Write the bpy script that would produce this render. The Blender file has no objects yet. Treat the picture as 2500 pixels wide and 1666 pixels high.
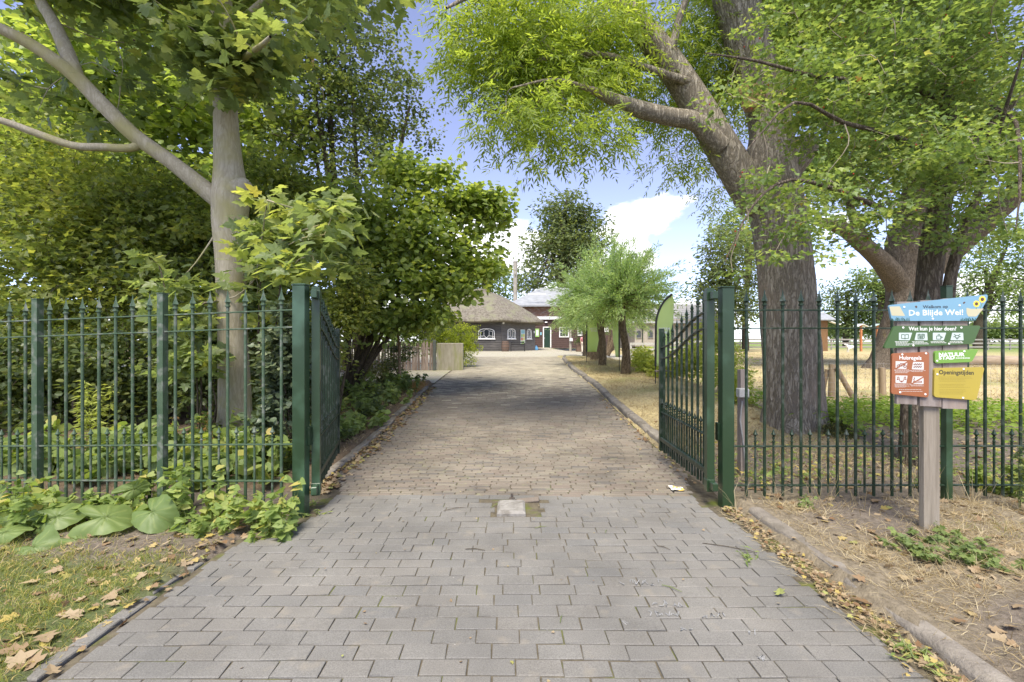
import bpy, bmesh, math, random
import numpy as np
from mathutils import Vector, Matrix
rng = np.random.default_rng(7); random.seed(7)
R = math.radians
# ------------------------------------------------------------------ camera, sky, sun, exposure
sc = bpy.context.scene
CAMH, F = 1.47, 1111.0
cd = bpy.data.cameras.new('camera'); cam = bpy.data.objects.new('camera', cd); sc.collection.objects.link(cam)
cam.location = (0, 0, CAMH); cam.rotation_euler = (R(90), 0, 0)
cd.sensor_width = 36; cd.lens = 16.0; cd.clip_end = 3000; cd.clip_start = 0.05
sc.camera = cam
SUN_EL, SUN_ROT = R(60), R(-171)
w = bpy.data.worlds.new('World'); sc.world = w; w.use_nodes = True
nt = w.node_tree; nt.nodes.clear()
def N(t, kind, **kw):
    n = t.nodes.new(kind)
    for k, v in kw.items():
        if k == 'inp':
            for a, b in v.items(): n.inputs[a].default_value = b
        else: setattr(n, k, v)
    return n
sky = N(nt, 'ShaderNodeTexSky', sky_type='NISHITA', sun_disc=False, sun_elevation=SUN_EL, sun_rotation=SUN_ROT,
        altitude=0, air_density=.6, dust_density=.3, ozone_density=2.0)
bg = N(nt, 'ShaderNodeBackground', inp={'Strength': 0.125}); out = N(nt, 'ShaderNodeOutputWorld')
tc = N(nt, 'ShaderNodeTexCoord'); sep = N(nt, 'ShaderNodeSeparateXYZ')
nz = N(nt, 'ShaderNodeTexNoise', inp={'Scale': 3.0, 'Detail': 7.0, 'Roughness': 0.52})
mp = N(nt, 'ShaderNodeMapping', inp={'Scale': (1, 1, 2.1), 'Location': (0.15, 0.55, 0.3)})
ma = N(nt, 'ShaderNodeMath', operation='MULTIPLY_ADD', inp={1: -0.75, 2: 0.12})
mb_ = N(nt, 'ShaderNodeMath', operation='ADD')
mr = N(nt, 'ShaderNodeMapRange', interpolation_type='SMOOTHSTEP', inp={'From Min': 0.545, 'From Max': 0.60})
mx = N(nt, 'ShaderNodeMix', data_type='RGBA'); mx.inputs['B'].default_value = (4.6, 4.65, 4.8, 1)
L = nt.links.new
L(tc.outputs['Generated'], mp.inputs['Vector']); L(mp.outputs[0], nz.inputs['Vector'])
L(tc.outputs['Generated'], sep.inputs[0]); L(sep.outputs['Z'], ma.inputs[0])
L(ma.outputs[0], mb_.inputs[0]); L(nz.outputs['Fac'], mb_.inputs[1]); L(mb_.outputs[0], mr.inputs['Value'])
L(mr.outputs[0], mx.inputs['Factor']); hsv = N(nt, 'ShaderNodeHueSaturation', inp={'Saturation': .8, 'Hue': .518}); L(sky.outputs[0], hsv.inputs['Color']); L(hsv.outputs[0], mx.inputs['A']); L(mx.outputs['Result'], bg.inputs['Color'])
L(bg.outputs[0], out.inputs[0])
sd = bpy.data.lights.new('sun', 'SUN'); sun = bpy.data.objects.new('sun', sd); sc.collection.objects.link(sun)
sd.energy = 2.2; sd.angle = R(26); sd.color = (1.0, 0.93, 0.80)
sdir = Vector((math.sin(SUN_ROT)*math.cos(SUN_EL), math.cos(SUN_ROT)*math.cos(SUN_EL), math.sin(SUN_EL)))
sun.rotation_euler = sdir.to_track_quat('Z', 'Y').to_euler(); sun.location = (-10, 5, 20)
vs = sc.view_settings; vs.view_transform = 'Standard'; vs.look = 'None'; vs.gamma = 1; vs.use_curve_mapping = False
vs.exposure = 1.66
sc.render.engine = 'CYCLES'; sc.cycles.use_denoising = True
sc.cycles.max_bounces = 10; sc.cycles.diffuse_bounces = 7; sc.cycles.transmission_bounces = 6; sc.cycles.glossy_bounces = 3
sc.cycles.caustics_reflective = False; sc.cycles.caustics_refractive = False
COL = sc.collection

# ------------------------------------------------------------------ helpers
def P(px, py, Y):                       # photo pixel + distance -> world
    return np.array(((px-1250)/F*Y, Y, CAMH+(833-py)/F*Y))
def sstep(a, b, x): t = np.clip((x-a)/(b-a), 0, 1); return t*t*(3-2*t)
_ry = np.array([-60, 5.4, 6.2, 7.4, 9.4, 11, 13, 16, 20, 40, 46, 50, 600.]); _rz = np.array([0, 0, .02, .11, .24, .36, .45, .55, .61, .62, .70, .75, .75])
_fy = np.array([-60, 8, 11.5, 18, 60, 600.]); _fz = np.array([0, 0, .03, .37, .40, .40])
def H(x, y):
    x = np.asarray(x, float); y = np.asarray(y, float)
    r = sum(np.interp(y+d, _ry, _rz) for d in (-.6, -.2, .2, .6))/4
    f = sum(np.interp(y+d, _fy, _fz) for d in (-1, -.3, .3, 1))/4
    k = sstep(4.2, 5.6, x)
    return r*(1-k)+f*k
def h(x, y): return float(H(x, y))
def in_paved(x, y):
    road = (x > -2.06)*(x < 2.02+0.5*sstep(15, 24, y))*(y < 25)
    plaza = (y > 11.7)*(x < 2.0)*(x > -16)*(y < 60) + (y > 25)*(x < 9)*(x > -16)*(y < 60)
    return ((road+plaza) > 0)
def GZ(x, y):                           # top of the soil
    x = np.asarray(x, float); y = np.asarray(y, float)
    v = np.where(in_paved(x, y), -0.06, 0.055)
    v = np.where((~in_paved(x, y)) & (x < 0) & (y < 4.6), 0.012, v)
    v = v + np.where(in_paved(x, y), 0, 0.018*np.sin(x*5.1+y*1.3)*np.sin(y*4.3-x*2.)+0.012*np.sin(x*11+y*7))
    return H(x, y)+v
def gz(x, y): return float(GZ(x, y))

def thing(name, label, cat, loc=(0, 0, 0), rz=0, group=None, kind=None):
    o = bpy.data.objects.new(name, None); COL.objects.link(o); o.location = loc; o.rotation_euler = (0, 0, rz)
    o.empty_display_size = .1
    return tag(o, label, cat, group, kind)
def tag(o, label=None, cat=None, group=None, kind=None):
    if label: o['label'] = label
    if cat: o['category'] = cat
    if group: o['group'] = group
    if kind: o['kind'] = kind
    return o
def wpos(o):
    p = Vector((0, 0, 0))
    while o: p += o.location; o = o.parent
    return p
def fast_mesh(name, V, F3=None, F4=None):
    me = bpy.data.meshes.new(name); V = np.ascontiguousarray(V, dtype=np.float32)
    me.vertices.add(len(V)); me.vertices.foreach_set('co', V.ravel())
    idx, st, s = [], [], 0
    for A, k in ((F3, 3), (F4, 4)):
        if A is not None and len(A):
            A = np.asarray(A, dtype=np.int32); idx.append(A.ravel()); st.append(s+np.arange(len(A), dtype=np.int32)*k); s += A.size
    idx = np.concatenate(idx); st = np.concatenate(st)
    me.loops.add(len(idx)); me.loops.foreach_set('vertex_index', idx)
    me.polygons.add(len(st)); me.polygons.foreach_set('loop_start', st.astype(np.int32))
    me.update(calc_edges=True); me.validate(); me.polygons.foreach_set('use_smooth', np.zeros(len(me.polygons), dtype=bool))
    return me
def attr(me, name, vals):
    vals = np.asarray(vals, dtype=np.float32)
    if vals.ndim == 1:
        a = me.attributes.new(name, 'FLOAT', 'POINT'); a.data.foreach_set('value', vals)
    else:
        if vals.shape[1] == 3: vals = np.c_[vals, np.ones(len(vals), np.float32)]
        a = me.attributes.new(name, 'FLOAT_COLOR', 'POINT'); a.data.foreach_set('color', np.ascontiguousarray(vals).ravel())
def link(name, me, m, parent=None, smooth=False, loc=None):
    o = bpy.data.objects.new(name, me); COL.objects.link(o)
    if m is not None and not me.materials: me.materials.append(m)
    if smooth: me.polygons.foreach_set('use_smooth', np.ones(len(me.polygons), dtype=bool))
    if parent: o.parent = parent
    if loc is not None: o.location = loc
    return o
class MB:
    def __init__(s): s.v = []; s.f = []
    def add(s, V, Fs):
        b = len(s.v); s.v += [tuple(map(float, p)) for p in V]; s.f += [tuple(b+i for i in f) for f in Fs]; return s
    def box(s, c, d, rz=0, M3=None, bev=0):
        x, y, z = (q/2 for q in d)
        if bev:
            b = bev; V = []
            for sz in (-1, 1):
                V += [(sx*(x-b), sy*(y-b), sz*z) for sx, sy in ((-1, -1), (1, -1), (1, 1), (-1, 1))]
            for sz in (-1, 1):
                V += [(sx*x, sy*y, sz*(z-b)) for sx, sy in ((-1, -1), (1, -1), (1, 1), (-1, 1))]
            Fs = [(3, 2, 1, 0), (4, 5, 6, 7)]
            for i in range(4):
                j = (i+1) % 4
                Fs += [(8+i, 8+j, 12+j, 12+i), (i, j, 8+j, 8+i), (12+i, 12+j, 4+j, 4+i)]
        else:
            V = [(sx*x, sy*y, sz*z) for sz in (-1, 1) for sx, sy in ((-1, -1), (1, -1), (1, 1), (-1, 1))]
            Fs = [(3, 2, 1, 0), (4, 5, 6, 7)]+[(i, (i+1) % 4, 4+(i+1) % 4, 4+i) for i in range(4)]
        m = M3 if M3 is not None else Matrix.Rotation(rz, 3, 'Z')
        return s.add([tuple(m @ Vector(p)+Vector(c)) for p in V], Fs)
    def bar(s, a, b, wd, th, up=(0, 0, 1), bev=0):
        a = Vector(a); b = Vector(b); d = b-a; l = d.length; d.normalize()
        u = Vector(up); sx = d.cross(u)
        if sx.length < 1e-4: sx = d.cross(Vector((0, 1, 0)))
        sx.normalize(); u = sx.cross(d)
        m = Matrix((d, sx, u)).transposed()
        return s.box((a+b)/2, (l, wd, th), M3=m, bev=bev)
    def tube(s, pts, rad, n=8, cap=True, res=1):
        V, F4 = tube_np(np.array(pts, float), np.array(rad, float)*np.ones(len(pts)), n)
        Fs = [tuple(f) for f in F4]
        if cap: Fs += [tuple(range(n-1, -1, -1)), tuple(range(len(V)-n, len(V)))]
        return s.add(V, Fs)
    def lathe(s, prof, c=(0, 0, 0), n=12, sx=1, sy=1):
        V = []
        for r, z in prof:
            V += [(c[0]+r*sx*math.cos(2*math.pi*i/n), c[1]+r*sy*math.sin(2*math.pi*i/n), c[2]+z) for i in range(n)]
        Fs = [(k*n+i, k*n+(i+1) % n, (k+1)*n+(i+1) % n, (k+1)*n+i) for k in range(len(prof)-1) for i in range(n)]
        Fs += [tuple(range(n-1, -1, -1)), tuple(range(len(V)-n, len(V)))]
        return s.add(V, Fs)
    def prism(s, poly, y0, y1):          # polygon in x,z extruded in y
        n = len(poly); V = [(x, y0, z) for x, z in poly]+[(x, y1, z) for x, z in poly]
        return s.add(V, [tuple(range(n)), tuple(range(2*n-1, n-1, -1))]+[(i, n+i, n+(i+1) % n, (i+1) % n) for i in range(n)])
    def mesh(s, name):
        me = bpy.data.meshes.new(name); me.from_pydata(s.v, [], s.f)
        bm = bmesh.new(); bm.from_mesh(me); bmesh.ops.recalc_face_normals(bm, faces=bm.faces); bm.to_mesh(me); bm.free()
        return me
    def build(s, name, m, parent=None, smooth=False, local=False):
        if parent is not None and not local:
            o = wpos(parent); s.v = [(a-o.x, b-o.y, c-o.z) for a, b, c in s.v]
        me = s.mesh(name); ob = link(name, me, m, parent, smooth)
        if smooth:
            try: me.set_sharp_from_angle(angle=R(40))
            except Exception: pass
        return ob
def catmull(pts, n):
    p = np.asarray(pts, float); p = np.vstack([2*p[0]-p[1], p, 2*p[-1]-p[-2]]); out = []
    for i in range(1, len(p)-2):
        t = np.linspace(0, 1, n, endpoint=False)[:, None]
        a, b, c, d = p[i-1], p[i], p[i+1], p[i+2]
        out.append(.5*((2*b)+(-a+c)*t+(2*a-5*b+4*c-d)*t**2+(-a+3*b-3*c+d)*t**3))
    out.append(p[-2][None]); return np.vstack(out)
def tube_np(p, r, n=8, disp=None):
    T = np.gradient(p, axis=0); T /= np.linalg.norm(T, axis=1)[:, None]+1e-9
    ref = np.array((0, 1., 0)) if abs(T[0][1]) < .8 else np.array((1., 0, 0))
    u = ref-T[0]*ref.dot(T[0]); u /= np.linalg.norm(u); U = [u]
    for i in range(1, len(p)):
        u = U[-1]-T[i]*U[-1].dot(T[i]); u /= np.linalg.norm(u)+1e-9; U.append(u)
    U = np.array(U); W = np.cross(T, U)
    a = np.linspace(0, 2*np.pi, n, endpoint=False)
    rr = r[:, None]*np.ones((1, n))
    if disp is not None: rr = rr*disp(np.linspace(0, 1, len(p))[:, None], a[None, :], p)
    V = p[:, None, :]+rr[:, :, None]*(np.cos(a)[None, :, None]*U[:, None, :]+np.sin(a)[None, :, None]*W[:, None, :])
    k, i = np.meshgrid(np.arange(len(p)-1), np.arange(n), indexing='ij'); j = (i+1) % n
    F4 = np.stack([k*n+i, k*n+j, (k+1)*n+j, (k+1)*n+i], -1).reshape(-1, 4)
    return V.reshape(-1, 3), F4
# ---- materials (all in world position)
MATS = {}
def mat(name, c1, c2=None, scale=6, rough=.75, bump=0., bscale=40, metal=0, spec=.4, stretch=(1, 1, 1), rnd=0., c3=None, scale3=1.5, rampw=(.35, .65), hue=0, coat=0):
    if name in MATS: return MATS[name]
    m = bpy.data.materials.new(name); m.use_nodes = True; t = m.node_tree; b = t.nodes['Principled BSDF']
    b.inputs['Roughness'].default_value = rough; b.inputs['Metallic'].default_value = metal; b.inputs['Specular IOR Level'].default_value = spec
    if coat: b.inputs['Coat Weight'].default_value = coat; b.inputs['Coat Roughness'].default_value = .15
    g = N(t, 'ShaderNodeNewGeometry'); mp = N(t, 'ShaderNodeMapping', inp={'Scale': stretch}); t.links.new(g.outputs['Position'], mp.inputs['Vector'])
    col = None
    if c2 is None: c2 = tuple(min(1, x*1.35+.003) for x in c1)
    n1 = N(t, 'ShaderNodeTexNoise', inp={'Scale': scale, 'Detail': 5., 'Roughness': .6}); t.links.new(mp.outputs[0], n1.inputs['Vector'])
    rp = N(t, 'ShaderNodeValToRGB'); e = rp.color_ramp.elements
    e[0].position, e[1].position = rampw; e[0].color = (*c1, 1); e[1].color = (*c2, 1)
    t.links.new(n1.outputs['Fac'], rp.inputs['Fac']); col = rp.outputs['Color']
    if c3 is not None:
        n3 = N(t, 'ShaderNodeTexNoise', inp={'Scale': scale3, 'Detail': 4.}); t.links.new(mp.outputs[0], n3.inputs['Vector'])
        r3 = N(t, 'ShaderNodeMapRange', inp={'From Min': .52, 'From Max': .68}); t.links.new(n3.outputs['Fac'], r3.inputs['Value'])
        x = N(t, 'ShaderNodeMix', data_type='RGBA'); x.inputs['B'].default_value = (*c3, 1)
        t.links.new(r3.outputs[0], x.inputs['Factor']); t.links.new(col, x.inputs['A']); col = x.outputs['Result']
    if rnd or hue:
        oi = N(t, 'ShaderNodeObjectInfo')
        r1 = N(t, 'ShaderNodeMapRange', inp={'To Min': 1-rnd, 'To Max': 1+rnd}); t.links.new(oi.outputs['Random'], r1.inputs['Value'])
        hs = N(t, 'ShaderNodeHueSaturation'); t.links.new(col, hs.inputs['Color']); t.links.new(r1.outputs[0], hs.inputs['Value'])
        if hue:
            q = N(t, 'ShaderNodeMath', operation='MULTIPLY', inp={1: 17.3}); f = N(t, 'ShaderNodeMath', operation='FRACT')
            r2 = N(t, 'ShaderNodeMapRange', inp={'To Min': 1-hue, 'To Max': 1+hue}); t.links.new(oi.outputs['Random'], q.inputs[0]); t.links.new(q.outputs[0], f.inputs[0])
            t.links.new(f.outputs[0], r2.inputs['Value']); t.links.new(r2.outputs[0], hs.inputs['Saturation'])
        col = hs.outputs['Color']
    t.links.new(col, b.inputs['Base Color'])
    if bump:
        n2 = N(t, 'ShaderNodeTexNoise', inp={'Scale': bscale, 'Detail': 6., 'Roughness': .65}); t.links.new(mp.outputs[0], n2.inputs['Vector'])
        bp = N(t, 'ShaderNodeBump', inp={'Strength': bump, 'Distance': .02}); t.links.new(n2.outputs['Fac'], bp.inputs['Height']); t.links.new(bp.outputs[0], b.inputs['Normal'])
    MATS[name] = m; return m
def attrmat(name, mul=(.75, 1.25), scale=25, rough=.85, bump=.6, bscale=60, spec=.3, extra=None):   # colour from the point attribute 'col'
    m = bpy.data.materials.new(name); m.use_nodes = True; t = m.node_tree; b = t.nodes['Principled BSDF']
    b.inputs['Roughness'].default_value = rough; b.inputs['Specular IOR Level'].default_value = spec
    g = N(t, 'ShaderNodeNewGeometry'); a = N(t, 'ShaderNodeAttribute', attribute_name='col')
    n1 = N(t, 'ShaderNodeTexNoise', inp={'Scale': scale, 'Detail': 6., 'Roughness': .65}); t.links.new(g.outputs['Position'], n1.inputs['Vector'])
    r = N(t, 'ShaderNodeMapRange', inp={'From Min': .3, 'From Max': .7, 'To Min': mul[0], 'To Max': mul[1]}); t.links.new(n1.outputs['Fac'], r.inputs['Value'])
    hs = N(t, 'ShaderNodeHueSaturation'); t.links.new(a.outputs['Color'], hs.inputs['Color']); t.links.new(r.outputs[0], hs.inputs['Value'])
    col = hs.outputs['Color']
    if extra:
        n3 = N(t, 'ShaderNodeTexNoise', inp={'Scale': extra[1], 'Detail': 5.}); t.links.new(g.outputs['Position'], n3.inputs['Vector'])
        r3 = N(t, 'ShaderNodeMapRange', inp={'From Min': extra[2], 'From Max': extra[2]+.1}); t.links.new(n3.outputs['Fac'], r3.inputs['Value'])
        x = N(t, 'ShaderNodeMix', data_type='RGBA'); x.inputs['B'].default_value = (*extra[0], 1); t.links.new(r3.outputs[0], x.inputs['Factor']); t.links.new(col, x.inputs['A']); col = x.outputs['Result']
    t.links.new(col, b.inputs['Base Color'])
    if bump:
        n2 = N(t, 'ShaderNodeTexNoise', inp={'Scale': bscale, 'Detail': 6., 'Roughness': .7}); t.links.new(g.outputs['Position'], n2.inputs['Vector'])
        bp = N(t, 'ShaderNodeBump', inp={'Strength': bump, 'Distance': .02}); t.links.new(n2.outputs['Fac'], bp.inputs['Height']); t.links.new(bp.outputs[0], b.inputs['Normal'])
    return m
def leafmat(name, stops, trans=.48, rough=.5, tmul=(2.0, 1.95, 1.0), spec=.35, raw=False):
    m = bpy.data.materials.new(name); m.use_nodes = True; t = m.node_tree; b = t.nodes['Principled BSDF']; o = t.nodes['Material Output']
    b.inputs['Roughness'].default_value = rough; b.inputs['Specular IOR Level'].default_value = spec
    a = N(t, 'ShaderNodeAttribute', attribute_name='rnd'); rp = N(t, 'ShaderNodeValToRGB'); cr = rp.color_ramp
    while len(cr.elements) < len(stops): cr.elements.new(.5)
    for e, (p, c) in zip(cr.elements, stops): e.position = p; e.color = (*c, 1) if raw else (min(.6, 2.0*c[0]+.010), min(.6, 1.5*c[1]+.008), min(.5, 1.75*c[2]+.010), 1)
    t.links.new(a.outputs['Fac'], rp.inputs['Fac']); t.links.new(rp.outputs['Color'], b.inputs['Base Color'])
    tr = N(t, 'ShaderNodeBsdfTranslucent'); mu = N(t, 'ShaderNodeMix', data_type='RGBA', blend_type='MULTIPLY'); mu.inputs['Factor'].default_value = 1; mu.inputs['B'].default_value = (*tmul, 1)
    t.links.new(rp.outputs['Color'], mu.inputs['A']); t.links.new(mu.outputs['Result'], tr.inputs['Color'])
    ms = N(t, 'ShaderNodeMixShader'); ms.inputs[0].default_value = trans; t.links.new(b.outputs[0], ms.inputs[1]); t.links.new(tr.outputs[0], ms.inputs[2]); t.links.new(ms.outputs[0], o.inputs['Surface'])
    return m
def barkmat(name, c1, c2, c3, vs=1.0, bump=1., moss=None):
    m = bpy.data.materials.new(name); m.use_nodes = True; t = m.node_tree; b = t.nodes['Principled BSDF']; b.inputs['Roughness'].default_value = .9; b.inputs['Specular IOR Level'].default_value = .15
    g = N(t, 'ShaderNodeNewGeometry'); mp = N(t, 'ShaderNodeMapping', inp={'Scale': (vs, vs, vs*.19)}); t.links.new(g.outputs['Position'], mp.inputs['Vector'])
    n0 = N(t, 'ShaderNodeTexNoise', inp={'Scale': 9., 'Detail': 3.}); t.links.new(mp.outputs[0], n0.inputs['Vector'])
    ad = N(t, 'ShaderNodeMix', data_type='VECTOR'); ad.inputs['Factor'].default_value = .12; t.links.new(mp.outputs[0], ad.inputs['A']); t.links.new(n0.outputs['Color'], ad.inputs['B'])
    v = N(t, 'ShaderNodeTexVoronoi', feature='DISTANCE_TO_EDGE', inp={'Scale': 30.}); t.links.new(ad.outputs['Result'], v.inputs['Vector'])
    rn = N(t, 'ShaderNodeTexNoise', inp={'Scale': 17., 'Detail': 7., 'Roughness': .62, 'Distortion': .6}); t.links.new(mp.outputs[0], rn.inputs['Vector'])
    rs_ = N(t, 'ShaderNodeMath', operation='SUBTRACT', inp={1: .5}); t.links.new(rn.outputs['Fac'], rs_.inputs[0]); rab = N(t, 'ShaderNodeMath', operation='ABSOLUTE'); t.links.new(rs_.outputs[0], rab.inputs[0])
    rr = N(t, 'ShaderNodeMapRange', interpolation_type='SMOOTHSTEP', inp={'From Max': .085, 'To Min': .12}); t.links.new(rab.outputs[0], rr.inputs['Value'])
    n1 = N(t, 'ShaderNodeTexNoise', inp={'Scale': 30., 'Detail': 6., 'Roughness': .7}); t.links.new(mp.outputs[0], n1.inputs['Vector'])
    r0_ = N(t, 'ShaderNodeMapRange', inp={'From Max': .14, 'To Min': .55}); t.links.new(v.outputs['Distance'], r0_.inputs['Value'])
    r = N(t, 'ShaderNodeMath', operation='MULTIPLY'); t.links.new(r0_.outputs[0], r.inputs[0]); t.links.new(rr.outputs[0], r.inputs[1])
    mu = N(t, 'ShaderNodeMath', operation='MULTIPLY'); t.links.new(r.outputs[0], mu.inputs[0]); t.links.new(n1.outputs['Fac'], mu.inputs[1])
    rp = N(t, 'ShaderNodeValToRGB'); cr = rp.color_ramp; cr.elements.new(.5)
    for e, (p, c) in zip(cr.elements, ((0, c1), (.3, c2), (.62, c3))): e.position = p; e.color = (*c, 1)
    t.links.new(mu.outputs[0], rp.inputs['Fac']); col = rp.outputs['Color']
    if moss:
        n3 = N(t, 'ShaderNodeTexNoise', inp={'Scale': moss[1], 'Detail': 5.}); t.links.new(g.outputs['Position'], n3.inputs['Vector'])
        r3 = N(t, 'ShaderNodeMapRange', inp={'From Min': moss[2], 'From Max': moss[2]+.15, 'To Max': .8}); t.links.new(n3.outputs['Fac'], r3.inputs['Value'])
        x = N(t, 'ShaderNodeMix', data_type='RGBA'); x.inputs['B'].default_value = (*moss[0], 1); t.links.new(r3.outputs[0], x.inputs['Factor']); t.links.new(col, x.inputs['A']); col = x.outputs['Result']
    t.links.new(col, b.inputs['Base Color'])
    bp = N(t, 'ShaderNodeBump', inp={'Strength': bump, 'Distance': .03}); t.links.new(mu.outputs[0], bp.inputs['Height']); t.links.new(bp.outputs[0], b.inputs['Normal'])
    return m
GREEN = mat('green powder coat', (.018, .042, .018), (.025, .053, .023), scale=1.5, rough=.32, spec=.5, c3=(.05, .10, .06), scale3=3, bump=.04, bscale=120)
GREENWORN = mat('worn green paint', (.045, .082, .042), (.067, .105, .059), scale=9, rough=.45, c3=(.16, .175, .145), scale3=14, bump=.15, bscale=150)
DKGREEN = mat('dark green paint', (.009, .023, .010), (.014, .032, .015), scale=7, rough=.38, c3=(.06, .075, .06), scale3=16, bump=.12, bscale=150)
# ---- leaves
def tmpl_fan(half, cx=.3, cz=-.05, tipdrop=.0):
    up = [(x, y) for x, y in half]; dn = [(x, -y) for x, y in half[::-1] if y > 1e-6]
    o = up+dn; V = [(cx, 0, cz)]+[(x, y, -tipdrop*(x*x+y*y)) for x, y in o]; n = len(o)
    return np.array(V, float), np.array([(0, 1+i, 1+(i+1) % n) for i in range(n)]), 3
MAPLE = tmpl_fan([(0, 0), (-.10, .20), (.03, .47), (.21, .27), (.46, .55), (.53, .24), (.70, .22), (1, 0)], .28, -.05, .12)
LOBED = (np.array([(0, 0, 0), (.38, .42, .05), (.52, .17, .0), (1, 0, -.06), (.52, -.17, .0), (.38, -.42, .05)], float), np.array([(0, 2, 1), (0, 3, 2), (0, 4, 3), (0, 5, 4)]), 3)
LOBE5 = tmpl_fan([(0, 0), (.14, .28), (.36, .15), (.55, .36), (.68, .14), (1, 0)], .35, -.05, .05)
WIDE = (np.array([(0, 0, 0), (.22, .36, .06), (.66, .36, .04), (1, 0, -.08), (.22, -.36, .06), (.66, -.36, .04)], float), np.array([(0, 3, 2, 1), (0, 4, 5, 3)]), 4)
HEART = tmpl_fan([(.04, 0), (-.10, .20), (.04, .40), (.42, .34), (.75, .14), (1, 0)], .3, -.06, .10)
ROUND = tmpl_fan([(0, 0), (.06, .30), (.35, .47), (.68, .36), (1, 0)], .35, -.05, .05)
OVAL = (np.array([(0, 0, 0), (.3, .24, .06), (.72, .2, .04), (1, 0, -.06), (.3, -.24, .06), (.72, -.2, .04)], float), np.array([(0, 3, 2, 1), (0, 4, 5, 3)]), 4)
NARROW = (np.array([(0, 0, 0), (.4, .11, .02), (1, 0, -.05), (.4, -.11, .02)], float), np.array([(0, 3, 2, 1)]), 4)
BLADE = (np.array([(0, .5, 0), (0, -.5, 0), (.55, .34, .0), (.55, -.34, .0), (1, 0, -.12)], float), np.array([(0, 1, 3, 2)]), 4)
def unit(v): return v/(np.linalg.norm(v, axis=-1, keepdims=True)+1e-9)
def leaf_mesh(name, pos, d, n, size, T, width=1.0, rnd=None):
    V0, F0, k = T; m = len(pos); d = unit(d); s = unit(np.cross(n, d)); u = np.cross(d, s)
    S = size[:, None, None]
    V = pos[:, None, :]+S*(V0[None, :, 0:1]*d[:, None, :]+width*V0[None, :, 1:2]*s[:, None, :]+V0[None, :, 2:3]*u[:, None, :])
    Fa = (F0[None]+(np.arange(m)*len(V0))[:, None, None]).reshape(-1, k)
    me = fast_mesh(name, V.reshape(-1, 3), Fa if k == 3 else None, Fa if k == 4 else None)
    if rnd is None: rnd = rng.random(m)
    attr(me, 'rnd', np.repeat(rnd, len(V0))); return me
def blob_points(blobs, n, shell=.45):
    wts = np.array([b[6]*1.2 if len(b) > 6 else b[3]*b[4]*b[5] for b in blobs], float); wts /= wts.sum()
    k = rng.choice(len(blobs), n, p=wts); B = np.array([b[:6] for b in blobs], float)[k]
    d = unit(rng.normal(size=(n, 3))); r = rng.random(n)**shell
    r = r*(1+.10*np.clip(rng.normal(size=n), -1.5, 1.5))
    return B[:, :3]+d*r[:, None]*B[:, 3:6]
def clump_leaves(centers, per, cr, flat=.6, upn=1.0, droop=.3, core=None):
    n = len(centers); c = np.repeat(centers, per, axis=0); m = len(c)
    crs = np.repeat(cr*(.6+.8*rng.random(n)), per)[:, None]
    off = np.clip(rng.normal(size=(m, 3)), -1.35, 1.35)*np.array((1, 1, flat)); pos = c+off*crs*.55
    d = off*np.array((1, 1, .3))+rng.normal(size=(m, 3))*.6; d[:, 2] -= droop
    nn = rng.normal(size=(m, 3))*.55; nn[:, 2] += upn
    cl = np.repeat(rng.random(n), per)
    rnd = np.clip(.5*cl+.5*rng.random(m), 0, 1)
    return pos, d, nn, rnd
def rachis_leaves(centers, per, cr, flat, upn, droop):
    """leaflets in pairs along short drooping stalks round each clump centre"""
    nr = per//9; n = len(centers)*nr; c = np.repeat(centers, nr, axis=0); off = np.clip(rng.normal(size=(n, 3)), -1.3, 1.3)*np.array((1, 1, flat)); o = c+off*cr*.5
    D = off*np.array((1, 1, .2))+rng.normal(size=(n, 3))*.5; D[:, 2] -= .35+.5*rng.random(n); D = unit(D); S = unit(np.cross(D, rng.normal(size=(n, 3))*.4+np.array((0, 0, 1.)))); ln = rng.uniform(.2, .34, n)
    t = np.tile(np.r_[np.repeat(np.linspace(.15, .88, 4), 2), 1.], (n, 1)); sg = np.tile(np.array([1, -1]*4+[0.]), (n, 1))
    P_ = o[:, None]+(t*ln[:, None])[..., None]*D[:, None]+np.array((0, 0, -.09))*(t**2*ln[:, None]*2)[..., None]; L_ = .75*D[:, None]+sg[..., None]*S[:, None]*.8+rng.normal(size=(n, 9, 3))*.18+np.array((0, 0, -.25))
    nn = np.cross(D, S)[:, None]*np.sign(np.cross(D, S)[:, 2:3])[:, None]+rng.normal(size=(n, 9, 3))*.3; cl = np.repeat(rng.random(len(centers)), nr)[:, None]
    return P_.reshape(-1, 3), L_.reshape(-1, 3), nn.reshape(-1, 3), np.clip(.5*cl+.5*rng.random((n, 9)), 0, 1).ravel()
def twigs(nodes, centers, r0=.02, r1=.004, sag=.06, n=5, maxd=3.):
    nodes = [np.asarray(p, float) for p in nodes]; A = np.array(nodes); cur = list(A)
    D = np.linalg.norm(centers[:, None]-A[None], axis=2).min(1); V = []; Fq = []; b = 0
    arr = np.zeros((len(A)+len(centers)*3, 3)); arr[:len(A)] = A; cnt = len(A)
    for i in np.argsort(D):
        c = centers[i]; dd = np.linalg.norm(arr[:cnt]-c, axis=1); j = dd.argmin(); a = arr[j]; l = dd[j]
        if l < .03: continue
        mid = (a+c)/2+rng.normal(size=3)*l*.08+np.array((0, 0, l*sag)); q = catmull([a, mid, c], 3)
        rr = np.linspace(min(r0, r1+.012*l), r1, len(q)); v, f = tube_np(q, rr, n)
        V.append(v); Fq.append(f+b); b += len(v)
        for s in (mid, a*.25+mid*.75, c): arr[cnt] = s; cnt += 1
    return np.vstack(V), np.vstack(Fq)
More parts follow.
